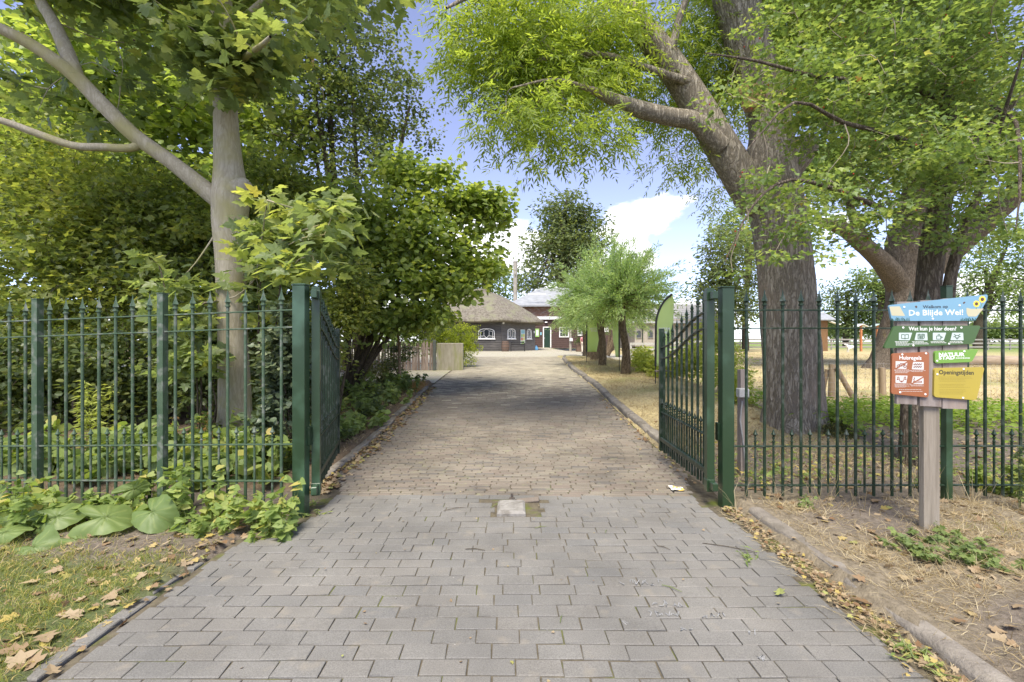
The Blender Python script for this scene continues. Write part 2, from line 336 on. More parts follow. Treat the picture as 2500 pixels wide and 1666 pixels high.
def limb_mesh(limbs, n=14, sub=5, rough=.05, seed=0, flare=None, ridge=0):
    """limbs: list of (points, radii); returns verts, quads and skeleton nodes"""
    V = []; Fq = []; b = 0; nodes = []
    for li, (pts, rad) in enumerate(limbs):
        p = catmull(pts, sub if li == 0 or max(rad) > .15 else max(3, sub//2)); r = np.interp(np.linspace(0, len(rad)-1, len(p)), np.arange(len(rad)), rad)
        nn = n if li == 0 or r.max() > .08 else max(6, n//2)
        ph = rng.random(6)*6
        def disp(t, a, q, ph=ph, li=li):
            z = np.cumsum(np.r_[0, np.linalg.norm(np.diff(q, axis=0), axis=1)])[:, None]
            o = 1+rough*(np.sin(2*a+ph[0]+1.7*z)+.6*np.sin(3*a+ph[1]-2.3*z)+.5*np.sin(5*a+ph[2]+4*z)*np.sin(3*z+ph[3]))
            if ridge:
                w1 = .9*np.sin(5*z+ph[4])+.6*np.sin(11*z+ph[5]); o = o+ridge*(np.abs(np.sin(11*a+w1))-.5)+ridge*.6*(np.abs(np.sin(17*a-w1*1.3+2*np.sin(7*z)))-.5)
            if flare and li == 0:
                fz = np.clip(1-z/flare[0], 0, 1)**2; o = o*(1+fz*flare[1]*(.55+.45*np.sin(flare[2]*a+1.)+.3*np.sin(3*a)))
            return o
        v, f = tube_np(p, r, nn, disp); V.append(v); Fq.append(f+b); b += len(v); nodes += list(p)
    return np.vstack(V), np.vstack(Fq), nodes
def tree(name, label, cat, limbs, bark, blobs, nclump, per, cr, T, leafm, size, width=1., group=None, flat=.6, upn=1., droop=.3, n=14, sub=5, rough=.05,
         flare=None, ridge=0, tw=(.02, .004), shell=.45, start=None, extra=None, twign=3, twm=None):
    base = np.array(limbs[0][0][0]); root = thing(name, label, cat, tuple(base), group=group)
    V, Fq, nodes = limb_mesh(limbs[:1], n, sub, rough, flare=flare, ridge=ridge)
    link('trunk', fast_mesh('trunk', V-base, None, Fq), bark, root, True)
    if len(limbs) > 1:
        V, Fq, nd = limb_mesh(limbs[1:], min(n, 40), min(sub, 8), rough, ridge=ridge if n < 60 else ridge*.6); nodes = nodes+nd
        tag(link('branches', fast_mesh('branches', V-base, None, Fq), bark, root, True), kind='stuff')
    C = blob_points(blobs, nclump, shell)
    if extra is not None: C = np.vstack([C, extra])
    nd = [p for p in nodes if p[2] > (start if start is not None else base[2]+.5)]
    V, Fq = twigs(nd, C, tw[0], tw[1], n=twign); tag(link('twigs', fast_mesh('twigs', V-base, None, Fq), twm or bark, root, True), kind='stuff')
    pos, d, nn, rnd = (rachis_leaves if T is NARROW and name == 'ash_tree' else clump_leaves)(C, per, cr, flat, upn, droop)
    sz = rng.uniform(size[0], size[1], len(pos))
    tag(link('crown', leaf_mesh('crown', pos-base, d, nn, sz, T, width, rnd), leafm, root), kind='stuff')
    return root
def B(px, py, Y, rx, rz, ry=None, wt=None):         # blob from photo pixels; radii in pixels at that distance
    c = P(px, py, Y); k = Y/F; t = (c[0], c[1], c[2], rx*k, (ry if ry is not None else .8*rx*k), rz*k)
    return t if wt is None else t+(wt,)
#@@PART2
# ================================================================== GROUND
def axis(parts):
    o = [];
    for a, b, s in parts: o.append(np.arange(a, b, s))
    return np.unique(np.round(np.concatenate(o), 4))
gx = axis([(-500, -60, 40), (-60, -16, 4), (-16, -6, .6), (-6, -2.3, .12), (-2.3, 2.4, .09), (2.4, 7, .12), (7, 16, .5), (16, 60, 3), (60, 520, 40)])
gy = axis([(-40, 0, 4), (0, 12.5, .11), (12.5, 26, .3), (26, 70, 1.5), (70, 150, 10), (150, 900, 60)])
X, Y = np.meshgrid(gx, gy); xs, ys = X.ravel(), Y.ravel()
V = np.c_[xs, ys, GZ(xs, ys)]
nx, ny = len(gx), len(gy); i, j = np.meshgrid(np.arange(nx-1), np.arange(ny-1)); a = (j*nx+i).ravel()
me = fast_mesh('ground', V, None, np.c_[a, a+1, a+nx+1, a+nx])
def vnoise(x, y, s, seed=0):
    r = np.random.default_rng(seed); o = np.zeros_like(x)
    for k in range(5):
        th = r.random()*6.28; f = s*(.6+.9*r.random()); o += np.sin((x*np.cos(th)+y*np.sin(th))*f+r.random()*6.28+1.3*np.sin((y*np.cos(th)-x*np.sin(th))*f*.7))
    return o/5*.5+.5
dirt = np.array((.185, .155, .125)); drylight = np.array((.27, .225, .155)); grassg = np.array((.11, .15, .045)); straw = np.array((.50, .41, .22)); leafd = np.array((.17, .125, .085)); meadow = np.array((.20, .26, .08))
c = np.tile(dirt, (len(xs), 1))
k = (sstep(.38, .6, vnoise(xs, ys, 2.4, 3))*.8*(xs < -1.9)*(ys < 4.2))[:, None]; c = c*(1-k)+grassg*k
k = (sstep(.35, .6, vnoise(xs, ys, 3.1, 5))*(xs > 1.9)*(ys < 4.4))[:, None]*.75; c = c*(1-k)+drylight*k
k = ((ys > 4.4)*(xs < -2)*(ys < 40)*1.)[:, None]; c = c*(1-k)+leafd*k
k = (sstep(5.2, 7.5, ys)*(xs > 1.9)*(xs < 5))[:, None]; c = c*(1-k)+straw*k*(.75+.4*vnoise(xs, ys, 1.5, 9))[:, None]
k = (sstep(8.5, 11, ys)*(xs >= 4.6))[:, None]; c = c*(1-k)+straw*k*(.8+.35*vnoise(xs, ys, .9, 11))[:, None]
k = (sstep(.62, .72, vnoise(xs, ys, 2.2, 12))*sstep(6, 8, ys)*(xs > 1.9)*.5)[:, None]; c = c*(1-k)+np.array((.24, .27, .09))*k
k = (sstep(60, 64, ys)*(xs > -40))[:, None]; c = c*(1-k)+meadow*k
k = (sstep(25, 60, np.abs(xs)))[:, None]; c = c*(1-k)+meadow*k
attr(me, 'col', c)
link('ground', me, attrmat('soil and dry grass', (.62, 1.3), 22, .95, .9, 45, .1), smooth=True)['kind'] = 'structure'

# ---- paving
JOINT = mat('sandy mossy joints', (.10, .085, .062), (.17, .145, .10), scale=18, rough=.95, bump=.5, bscale=80, c3=(.13, .15, .035), scale3=5, spec=.1)
def bed(name, x0, x1, y0, y1, dz, m, st=.25, xr=None):
    xs_ = np.arange(x0, x1+st*.5, st) if xr is None else xr; ys_ = np.arange(y0, y1+st*.5, st); X, Y = np.meshgrid(xs_, ys_); xx, yy = X.ravel(), Y.ravel()
    nx, ny = len(xs_), len(ys_); i, j = np.meshgrid(np.arange(nx-1), np.arange(ny-1)); a = (j*nx+i).ravel()
    me = fast_mesh(name, np.c_[xx, yy, H(xx, yy)+dz], None, np.c_[a, a+1, a+nx+1, a+nx]); return me
pave = link('pavement', bed('pavement', -2.04, 1.99, 0, 4.3, -.0075, JOINT, .1), JOINT); tag(pave, kind='structure')
road = link('road', bed('road', -2.04, 2.03, 4.3, 25, -.011, JOINT, .15), mat('road joints', (.085, .07, .05), (.14, .12, .085), scale=16, rough=.95, bump=.5, bscale=70, c3=(.11, .13, .04), scale3=2.5, spec=.1)); tag(road, kind='structure')
def brickmat(name, tones, rough=.85, speck=.25, mossy=.0):
    m = bpy.data.materials.new(name); m.use_nodes = True; t = m.node_tree; b = t.nodes['Principled BSDF']; b.inputs['Roughness'].default_value = rough; b.inputs['Specular IOR Level'].default_value = .25
    g = N(t, 'ShaderNodeNewGeometry'); a = N(t, 'ShaderNodeAttribute', attribute_name='rnd'); oi = N(t, 'ShaderNodeObjectInfo')
    ad = N(t, 'ShaderNodeMath', operation='ADD'); fr = N(t, 'ShaderNodeMath', operation='FRACT'); t.links.new(a.outputs['Fac'], ad.inputs[0]); t.links.new(oi.outputs['Random'], ad.inputs[1]); t.links.new(ad.outputs[0], fr.inputs[0])
    rp = N(t, 'ShaderNodeValToRGB'); cr = rp.color_ramp; cr.interpolation = 'LINEAR'
    while len(cr.elements) < len(tones): cr.elements.new(.5)
    for e, (p, c) in zip(cr.elements, tones): e.position = p; e.color = (*c, 1)
    t.links.new(fr.outputs[0], rp.inputs['Fac'])
    n1 = N(t, 'ShaderNodeTexNoise', inp={'Scale': 160., 'Detail': 4., 'Roughness': .7}); n2 = N(t, 'ShaderNodeTexNoise', inp={'Scale': 1.3, 'Detail': 6., 'Roughness': .6})
    t.links.new(g.outputs['Position'], n1.inputs['Vector']); t.links.new(g.outputs['Position'], n2.inputs['Vector'])
    r1 = N(t, 'ShaderNodeMapRange', inp={'From Min': .3, 'From Max': .7, 'To Min': 1-speck, 'To Max': 1+speck}); r2 = N(t, 'ShaderNodeMapRange', inp={'From Min': .3, 'From Max': .7, 'To Min': .76, 'To Max': 1.2})
    t.links.new(n1.outputs['Fac'], r1.inputs['Value']); t.links.new(n2.outputs['Fac'], r2.inputs['Value'])
    mu = N(t, 'ShaderNodeMath', operation='MULTIPLY'); t.links.new(r1.outputs[0], mu.inputs[0]); t.links.new(r2.outputs[0], mu.inputs[1])
    hs = N(t, 'ShaderNodeHueSaturation'); t.links.new(rp.outputs['Color'], hs.inputs['Color']); t.links.new(mu.outputs[0], hs.inputs['Value']); col = hs.outputs['Color']
    n3 = N(t, 'ShaderNodeTexNoise', inp={'Scale': 7., 'Detail': 5.}); t.links.new(g.outputs['Position'], n3.inputs['Vector'])
    r3 = N(t, 'ShaderNodeMapRange', inp={'From Min': .6, 'From Max': .75, 'To Max': .45}); t.links.new(n3.outputs['Fac'], r3.inputs['Value'])
    x = N(t, 'ShaderNodeMix', data_type='RGBA'); x.inputs['B'].default_value = (.30, .26, .20, 1) if not mossy else (.27, .28, .14, 1); t.links.new(r3.outputs[0], x.inputs['Factor']); t.links.new(col, x.inputs['A'])
    t.links.new(x.outputs['Result'], b.inputs['Base Color'])
    bp = N(t, 'ShaderNodeBump', inp={'Strength': .35, 'Distance': .01}); t.links.new(n1.outputs['Fac'], bp.inputs['Height']); t.links.new(bp.outputs[0], b.inputs['Normal'])
    return m
PAVER = brickmat('grey concrete pavers', [(0, (.182, .174, .158)), (.3, (.192, .183, .165)), (.6, (.198, .186, .165)), (.92, (.187, .179, .163)), (1, (.175, .17, .158))], .9, .3)
CLINK = brickmat('worn clinkers', [(0, (.165, .141, .112)), (.25, (.215, .187, .147)), (.5, (.19, .155, .125)), (.7, (.235, .208, .162)), (.86, (.14, .127, .112)), (1, (.23, .193, .15))], speck=.2, mossy=1)
CLINK2 = brickmat('pale mossy clinkers', [(0, (.29, .262, .20)), (.3, (.36, .325, .25)), (.6, (.32, .282, .215)), (.85, (.25, .222, .18)), (1, (.38, .34, .255))], speck=.2, mossy=1)  # far road tones: moss tint, with the sunlight there put into the colour too
def brick_verts(l, w_, hgt=.05, b=.005, jit=.0015, r=rng):
    x, y = l/2, w_/2; V = [(sx*(x-b), sy*(y-b), 0) for sx, sy in ((-1, -1), (1, -1), (1, 1), (-1, 1))]+[(sx*x, sy*y, -b*1.1) for sx, sy in ((-1, -1), (1, -1), (1, 1), (-1, 1))]+[(sx*x, sy*y, -hgt) for sx, sy in ((-1, -1), (1, -1), (1, 1), (-1, 1))]
    V = np.array(V)+0; V[:, :2] += r.normal(size=(12, 2))*jit; return V
BRF = np.array([(0, 1, 2, 3)]+[(4+i, 4+(i+1) % 4, (i+1) % 4, i) for i in range(4)]+[(8+i, 8+(i+1) % 4, 4+(i+1) % 4, 4+i) for i in range(4)])
JOINTS = []
def lay(parent, name, y0, y1, pitch, ln, xl, xr, m, skip=None, joint=.005, wav=.008, b=.005, order=None, maxn=300, hgt=.05):
    items = []; row = 0; y = y0
    while y < y1:
        yc = y+pitch/2; a, e = xl(yc), xr(yc); x = a-((row % 2)*ln/2+random.uniform(0, .04)) 
        while x < e:
            l = ln*random.uniform(.985, 1.015) if random.random() > .05 else ln*random.uniform(.5, .75)
            x0, x1 = max(x, a+random.uniform(-.02, .03)), min(x+l, e+random.uniform(-.03, .03)); x += l
            if x1-x0 < .05: continue
            xc = (x0+x1)/2; yy = yc+wav*math.sin(xc*1.9+yc*.8)+wav*.6*math.sin(xc*4.1-yc*2.1)
            if skip and skip(x0, x1, yc): continue
            items.append((xc, yy, x1-x0-joint, pitch-joint*1.45)); JOINTS.append((x1, yy))
        row += 1; y += pitch
    vis = [t for t in items if t[1] > 1.75 and abs(t[0]/t[1]) < 1.2]; vis.sort(key=lambda t: t[1]); own = set(map(id, vis[:maxn])); cache = {}
    SV = []; SR = []; S2 = []; R2 = []; n = 0
    for t in items:
        xc, yy, l, wd = t; z = h(xc, yy)+max(-.002, min(.003, random.gauss(0, .0011)))+.002*math.sin(xc*3+yy*5)
        slope = (h(xc, yy+.1)-h(xc, yy-.1))/.2
        tx, ty, rz_ = random.gauss(0, .003), random.gauss(0, .0035)+slope, random.gauss(0, .005)
        if id(t) in own:
            key = round(l/.004)*.004; v = random.randrange(3)
            if (key, v) not in cache:
                me = fast_mesh(name, brick_verts(key, wd, hgt, b), None, BRF); attr(me, 'rnd', np.zeros(12)); me.materials.append(m); cache[(key, v)] = me
            o = link(name, cache[(key, v)], None, parent, loc=(xc, yy, z)); o.rotation_euler = (ty, tx, rz_)
        else:
            Vb = brick_verts(l, wd, hgt, b); cr_, sr_ = math.cos(rz_), math.sin(rz_)
            Vx = Vb[:, 0]*cr_-Vb[:, 1]*sr_; Vy = Vb[:, 0]*sr_+Vb[:, 1]*cr_
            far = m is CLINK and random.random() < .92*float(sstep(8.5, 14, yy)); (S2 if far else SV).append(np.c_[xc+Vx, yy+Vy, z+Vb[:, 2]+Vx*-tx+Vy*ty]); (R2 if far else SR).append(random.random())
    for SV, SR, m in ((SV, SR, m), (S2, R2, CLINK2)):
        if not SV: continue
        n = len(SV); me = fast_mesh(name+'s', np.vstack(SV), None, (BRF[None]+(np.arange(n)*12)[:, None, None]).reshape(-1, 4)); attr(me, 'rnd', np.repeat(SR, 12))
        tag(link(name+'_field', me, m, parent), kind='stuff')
inblock = lambda x0, x1, yc: (x1 > -.135 and x0 < .125 and 3.80 < yc < 4.17) or (x1 > -.12 and x0 < .23 and 4.12 < yc < 4.27)
lay(pave, 'paver', .6, 4.29, .107, .215, lambda y: -2.0+.33*float(sstep(3.25, 3.75, y)), lambda y: 1.8-.1*float(sstep(3.7, 4.1, y)), PAVER, inblock, b=.003)
PJ = list(JOINTS)
lay(road, 'clinker', 4.3, 24.9, .056, .205, lambda y: -1.66-.30*float(sstep(4.3, 5.2, y)), lambda y: 1.72+.24*float(sstep(4.3, 5.2, y))+.5*float(sstep(15, 24, y)), CLINK,
    lambda a, b_, c_: (b_ > -.12 and a < .1 and c_ < 4.34), joint=.008, wav=.012, b=.007)
# edging pavers on end along the left edge
es = thing('paver_edging', 'short row of blue grey pavers laid on end beside the left verge', 'edging', (-2.09, 2.6, 0))
for k_, yk in enumerate((1.2, 1.42, 1.64, 1.86, 2.08, 2.30, 2.52, 2.76, 2.98)):
    l = .21 if k_ < 8 else .09
    V_ = brick_verts(.085, l, .07, .006); me = fast_mesh('paver', V_, None, BRF); attr(me, 'rnd', np.ones(12)*.85)
    o = link('paver', me, PAVER, es, loc=(.0+random.gauss(0, .008)-(.03 if k_ == 7 else 0), yk-2.6, .004)); o.rotation_euler = (0, 0, random.gauss(0, .03)-(.08 if k_ == 7 else 0))
# plaza beyond
def plazamat():
    m = bpy.data.materials.new('pale worn paving'); m.use_nodes = True; t = m.node_tree; b = t.nodes['Principled BSDF']; b.inputs['Roughness'].default_value = .9
    g = N(t, 'ShaderNodeNewGeometry'); br = N(t, 'ShaderNodeTexBrick', inp={'Color1': (.40, .36, .29, 1), 'Color2': (.48, .43, .35, 1), 'Mortar': (.26, .25, .14, 1), 'Scale': 1., 'Brick Width': .21, 'Row Height': .06, 'Mortar Size': .008})
    t.links.new(g.outputs['Position'], br.inputs['Vector']); n2 = N(t, 'ShaderNodeTexNoise', inp={'Scale': 2.2, 'Detail': 6.}); t.links.new(g.outputs['Position'], n2.inputs['Vector'])
    r = N(t, 'ShaderNodeMapRange', inp={'From Min': .54, 'From Max': .7, 'To Max': .6}); t.links.new(n2.outputs['Fac'], r.inputs['Value'])
    x = N(t, 'ShaderNodeMix', data_type='RGBA'); x.inputs['B'].default_value = (.33, .34, .14, 1); t.links.new(r.outputs[0], x.inputs['Factor']); t.links.new(br.outputs['Color'], x.inputs['A']); t.links.new(x.outputs['Result'], b.inputs['Base Color'])
    return m
PZ = plazamat()
side = link('side_road', bed('side_road', -16, -1.99, 11.75, 25, -.004, PZ, .5), PZ); tag(side, kind='structure')
plz = link('plaza', bed('plaza', -16, 9, 24.9, 62, -.002, PZ, 1.), PZ); tag(plz, kind='structure')
# kerbs: one stone after another
KERB = mat('worn concrete kerb', (.20, .175, .145), (.30, .265, .22), scale=9, rough=.92, bump=.7, bscale=50, c3=(.14, .12, .09), scale3=3, rnd=.12)
def kerb(name, label, pts, wd, top, group=None, ln=1.0):
    pts = np.array(pts, float); d = np.r_[0, np.cumsum(np.linalg.norm(np.diff(pts, axis=0), axis=1))]; n = int(round(d[-1]/ln)); q = np.linspace(0, d[-1], n+1)
    Q = np.c_[np.interp(q, d, pts[:, 0]), np.interp(q, d, pts[:, 1])]
    root = thing(name, label, 'kerb', (Q[0][0], Q[0][1], h(*Q[0])))
    for a, b_ in zip(Q[:-1], Q[1:]):
        dd = (b_-a)/np.linalg.norm(b_-a); nn = np.array((dd[1], -dd[0])); a2 = a+dd*.006; b2 = b_-dd*.006; V = []; prof = [(-wd/2, -.12), (-wd/2, top-.035), (-wd/2+.012, top-.012), (-wd/2+.035, top), (wd/2-.015, top), (wd/2, top-.015), (wd/2, -.12)]
        st = 7; dz = random.gauss(0, .008); sh = random.gauss(0, .008)
        for s in np.linspace(0, 1, st):
            c_ = a2+(b2-a2)*s
            for u, z in prof:
                u2 = u+sh+random.gauss(0, .003)*(z > 0); p = c_+nn*u2; V.append((p[0], p[1], h(*c_)+z+dz*(z > 0)+random.gauss(0, .003)*(z > 0)))
        m_ = len(prof); Fs = [(k*m_+i, k*m_+i+1, (k+1)*m_+i+1, (k+1)*m_+i) for k in range(st-1) for i in range(m_-1)]+[tuple(range(m_)), tuple(range(len(V)-1, len(V)-m_-1, -1))]
        MB().add(V, Fs).build('kerb_stone', KERB, root, True)
    return root
kerb('kerb', 'worn concrete kerb along the straw verge below the sign post', [(2.055, .5), (2.055, 3.86)], .12, .06)
kerb('kerb', 'long concrete kerb between clinker road and willow verge', [(2.06, 4.75), (2.06, 15), (2.2, 18), (2.5, 22), (2.9, 25)], .15, .085)
kerb('kerb', 'leaf strewn concrete kerb on the left bank side of the clinker road', [(-2.06, 4.9), (-2.06, 11.0), (-2.5, 11.7), (-3.6, 11.9)], .12, .035)
# gate stop block in the road
CONC = mat('pale concrete', (.23, .215, .19), (.33, .31, .28), scale=14, rough=.9, bump=.3, bscale=60, c3=(.17, .155, .13), scale3=11)
gs = MB().box((-.006, 3.975, -.005), (.243, .30, .085), bev=.02).build('gate_stop_block', CONC, None); tag(gs, 'pale concrete gate stop block set in the pavers between the gate leaves', 'block')
IRON = mat('rusty dark iron', (.05, .045, .04), (.11, .085, .065), scale=30, rough=.7)
ic = MB().box((.0, 4.19, .0), (.05, .06, .05), bev=.008).box((.0, 4.22, .03), (.025, .02, .05)).build('gate_bolt_socket', IRON); tag(ic, 'small iron bolt socket in the hole behind the concrete block', 'bolt socket')
tb = MB(); tb.box((0, 0, 0), (.21, .055, .10), bev=.006); me = tb.mesh('loose_clinker'); o = link('loose_clinker', me, CLINK); attr(me, 'rnd', np.ones(len(me.vertices))*.86); o.location = (.15, 4.20, -.03); o.rotation_euler = (R(25), R(-8), R(-6)); tag(o, 'tilted loose clinker sunk in the hole behind the concrete block', 'brick')

# ================================================================== GATE AND FENCES
def spear(flatx=1.0, H_=.105, W_=.026):
    prof = [(.0125, 0), (.018, .003), (.018, .012), (.0125, .015), (.0125, .024), (.016, .03)]
    m = MB(); m.lathe([(r, z) for r, z in prof], n=8)
    # four sided barbed head
    pr = [(.014, .03), (W_, .036), (W_*.78, .048), (W_*.5, .066), (W_*.25, .088), (.0008, H_+.02)]
    V = []; n = 8
    for r, z in pr: V += [(r*math.cos(i*math.pi/4)*(1 if i % 2 == 0 else .45), r*math.sin(i*math.pi/4)*(.75 if i % 2 == 0 else .45), z) for i in range(n)]
    Fs = [(k*n+i, k*n+(i+1) % n, (k+1)*n+(i+1) % n, (k+1)*n+i) for k in range(len(pr)-1) for i in range(n)]+[tuple(range(n-1, -1, -1)), tuple(range(len(V)-n, len(V)))]
    return m.add(V, Fs)
def finial():
    return MB().lathe([(.008, 0), (.013, .004), (.013, .010), (.008, .014), (.007, .03), (.012, .036), (.012, .042), (.007, .046), (.009, .058), (.020, .070), (.018, .076), (.011, .086), (.008, .10), (.001, .118)], n=8)
_shared = {}
def shared(key, fn, m, smooth=True):
    if key not in _shared:
        me = fn().mesh(key); me.materials.append(m); me.polygons.foreach_set('use_smooth', np.ones(len(me.polygons), dtype=bool)); me.set_sharp_from_angle(angle=R(35)); _shared[key] = me
    return _shared[key]
def put(name, me, parent, loc, rot=None, scl=None):
    o = link(name, me, None, parent, loc=loc)
    if rot: o.rotation_euler = rot
    if scl: o.scale = scl
    return o
def bar_of(parent, m, key, x, y, z0, z1, r, head='spear', hs=1.0):
    L_ = z1-z0; k = f'bar {key} {round(r, 4)}'
    me = shared(k, lambda: MB().lathe([(r, 0), (r, 1)], n=10), m)
    b = put('bar', me, parent, (x, y, z0), scl=(1, 1, L_))
    hm = shared(f'{head} {key}', spear if head == 'spear' else finial, m)
    hd = put('spearhead' if head == 'spear' else 'finial', hm, b, (0, 0, 1), scl=(hs, hs, hs/L_))
    return b
def fence(name, label, a, b, posts, spears_t, dogs_t, zr, drop, m, postm, ptop, base_drop=0, tipz=1.93):
    """a,b ends (x,y); fractions along; zr rail heights (top, second, mid, bottom)"""
    a = np.array(a, float); b = np.array(b, float); ln = np.linalg.norm(b-a); ang = math.atan2(b[1]-a[1], b[0]-a[0])
    root = thing(name, label, 'fence', (a[0], a[1], 0), ang)
    dz = lambda t: drop*t
    for (t0, t1) in zip([0]+posts, posts+[1.0]):
        if t1-t0 < .01: continue
        for z in zr:
            mb = MB().bar((t0*ln, 0, z+dz(t0)), (t1*ln, 0, z+dz(t1)), .03, .012, bev=.002)
            mb.build('rail', m, root, local=True)
    for t in posts:
        p = MB().box((t*ln, 0.0, (ptop-.1)/2+dz(t)), (.056, .056, ptop+.1), bev=.003).build('post', postm, root, local=True)
        MB().box((t*ln, 0, ptop+dz(t)+.004), (.062, .062, .008)).build('cap', postm, p, local=True)
        MB().box((t*ln+.034, -.006, zr[1]+dz(t)-.03), (.012, .03, .05), bev=.003).build('clamp', m, p, local=True)
    for t in spears_t: bar_of(root, m, name+label[:6], t*ln, 0, .10+dz(t), tipz-.15+dz(t), .0125, 'spear', 1.2)
    for t in dogs_t: bar_of(root, m, name+label[:6], t*ln, 0, .13+dz(t), zr[2]+.035+dz(t), .009, 'finial')
    return root
# left fence: from the gate post out to the left
la, lb = np.array((-1.83, 3.84)), np.array((-6.1, 4.31)); lln = np.linalg.norm(lb-la)
def lt(px):                              # fraction along left fence for a photo column
    k = (px-1250)/F; d = lb-la; return (k*la[1]-la[0])/(d[0]-k*d[1])
lposts = [lt(397), lt(92), lt(92)+(lt(92)-lt(397)), lt(92)+2*(lt(92)-lt(397))]
st_, dt_ = [], []
edges = [0]+lposts+[1.0]
for e0, e1 in zip(edges[:-1], edges[1:]):
    n = 7 if e1 < .99 else 3
    if e1-e0 < .02: continue
    w_ = (e1-e0)/(n+.5) if n == 7 else (e1-e0)/n
    off = .75 if n == 7 else .5
    st_ += [e0+w_*(off+k) for k in range(n)]; dt_ += [e0+w_*(off+.5+k) for k in range(n-1)]
fence('railing_fence', 'weathered green spear topped railing fence in front of the hedge', la, lb, lposts, st_, dt_, (1.733, 1.588, .60, .29), -.085*lln/2.75, GREENWORN, GREENWORN, 1.92)
# right fence
ra, rb = np.array((1.95, 4.02)), np.array((6.6, 4.04)); rln = np.linalg.norm(rb-ra)
rt = lambda px: ((px-1250)/F*4.02-1.95)/rln
rs = [rt(p) for p in np.arange(1822, 2280, 44.6)]+[rt(p) for p in np.arange(2364, 3080, 43.6)]
rd = [rt(p) for p in np.arange(1844, 2250, 44.6)]+[rt(p) for p in np.arange(2386, 3060, 43.6)]
rs = [t for t in rs if t < .99]; rd = [t for t in rd if t < .99]
fence('railing_fence', 'dark green spear topped railing fence behind the sign board', ra, rb, [rt(2313), rt(2313)*2+.04], rs, rd, (1.742, 1.583, .540, .195), 0, DKGREEN, GREEN, 1.95)
def gate_post(label, cx, cy, sgn, rz):
    root = thing('gate_post', label, 'post', (cx, cy, 0), rz)
    MB().box((0, 0, .92), (.105, .085, 2.04), bev=.006).build('shaft', GREEN, root, local=True)
    MB().box((0, 0, 1.947), (.111, .091, .014), bev=.003).build('cap', GREEN, root, local=True)
    MB().box((-sgn*.062, .03, .66), (.02, .05, .16), bev=.004).build('striker_plate', DKGREEN, root, local=True)
    return root
gate_post('thick green square gate post beside the railing with nettles at its foot', -1.79, 3.86, -1, R(-3))
gate_post('thick green square gate post beside the straw verge and kerb', 1.905, 4.05, 1, R(2))
def gate_leaf(label, hx, hy, ang, sgn):
    """local x from the hinge to the free end"""
    root = thing('gate_leaf', label, 'gate', (hx, hy, 0), ang); Ln = 1.42
    MB().box((0, 0, 1.035), (.066, .066, 1.81), bev=.005).build('hinge_stile', GREEN, root, local=True)
    MB().box((Ln, 0, .885), (.05, .05, 1.47), bev=.004).build('latch_stile', DKGREEN, root, local=True)
    for z in (1.87, .20):
        MB().box((-.07, 0, z), (.12, .045, .07), bev=.006).box((0, 0, z), (.074, .074, .085), bev=.006).build('hinge', GREEN, root, local=True)
    f = lambda x, lo, hi: hi+(lo-hi)*float(sstep(0.02, .98, np.array(x/Ln)))
    for lo, hi in ((1.395, 1.735), (1.262, 1.59)):
        pts = [(x, 0, f(x, lo, hi)) for x in np.linspace(.033, Ln-.02, 22)]; m = MB()
        for s in (-1, 1): pass
        V = []
        for x, y, z in pts: V += [(x, -.018, z-.006), (x, .018, z-.006), (x, .018, z+.006), (x, -.018, z+.006)]
        Fs = [(k*4+i, k*4+(i+1) % 4, (k+1)*4+(i+1) % 4, (k+1)*4+i) for k in range(21) for i in range(4)]+[(3, 2, 1, 0), tuple(range(len(V)-4, len(V)))]
        m.add(V, Fs).build('curved_rail', DKGREEN, root, local=True)
    MB().bar((.033, 0, .62), (Ln-.025, 0, .62), .036, .014, bev=.002).build('middle_rail', DKGREEN, root, local=True)
    MB().bar((.033, 0, .295), (Ln-.025, 0, .295), .045, .05, bev=.004).build('bottom_rail', DKGREEN, root, local=True)
    for k in range(9):
        x = .033+(k+.62)*(Ln-.06)/9.2; bar_of(root, DKGREEN, 'gate', x, 0, .15, f(x, 1.395, 1.735)+.085, .0125, 'spear')
        if k < 8 or True: bar_of(root, DKGREEN, 'gate', x+(Ln-.06)/18.4, 0, .16, .655, .009, 'finial')
    la_ = MB().box((Ln+.0, -.034*sgn, 1.06), (.04, .02, .16), bev=.004).build('lock_case', IRON, root, local=True)
    m = MB()
    for s in (-1, 1): m.tube([(Ln, s*.03, 1.11), (Ln, s*.07, 1.11), (Ln-.03, s*.085, 1.11), (Ln-.12, s*.085, 1.105)], [.009, .009, .009, .007], 8)
    m.build('handle', IRON, la_, local=True)
    return root
gate_leaf('open dark green gate leaf hinged on the post by the straw verge', 1.765, 4.07, R(88.5), 1)
gate_leaf('open dark green gate leaf hinged on the post by the nettles', -1.705, 3.965, R(104), -1)

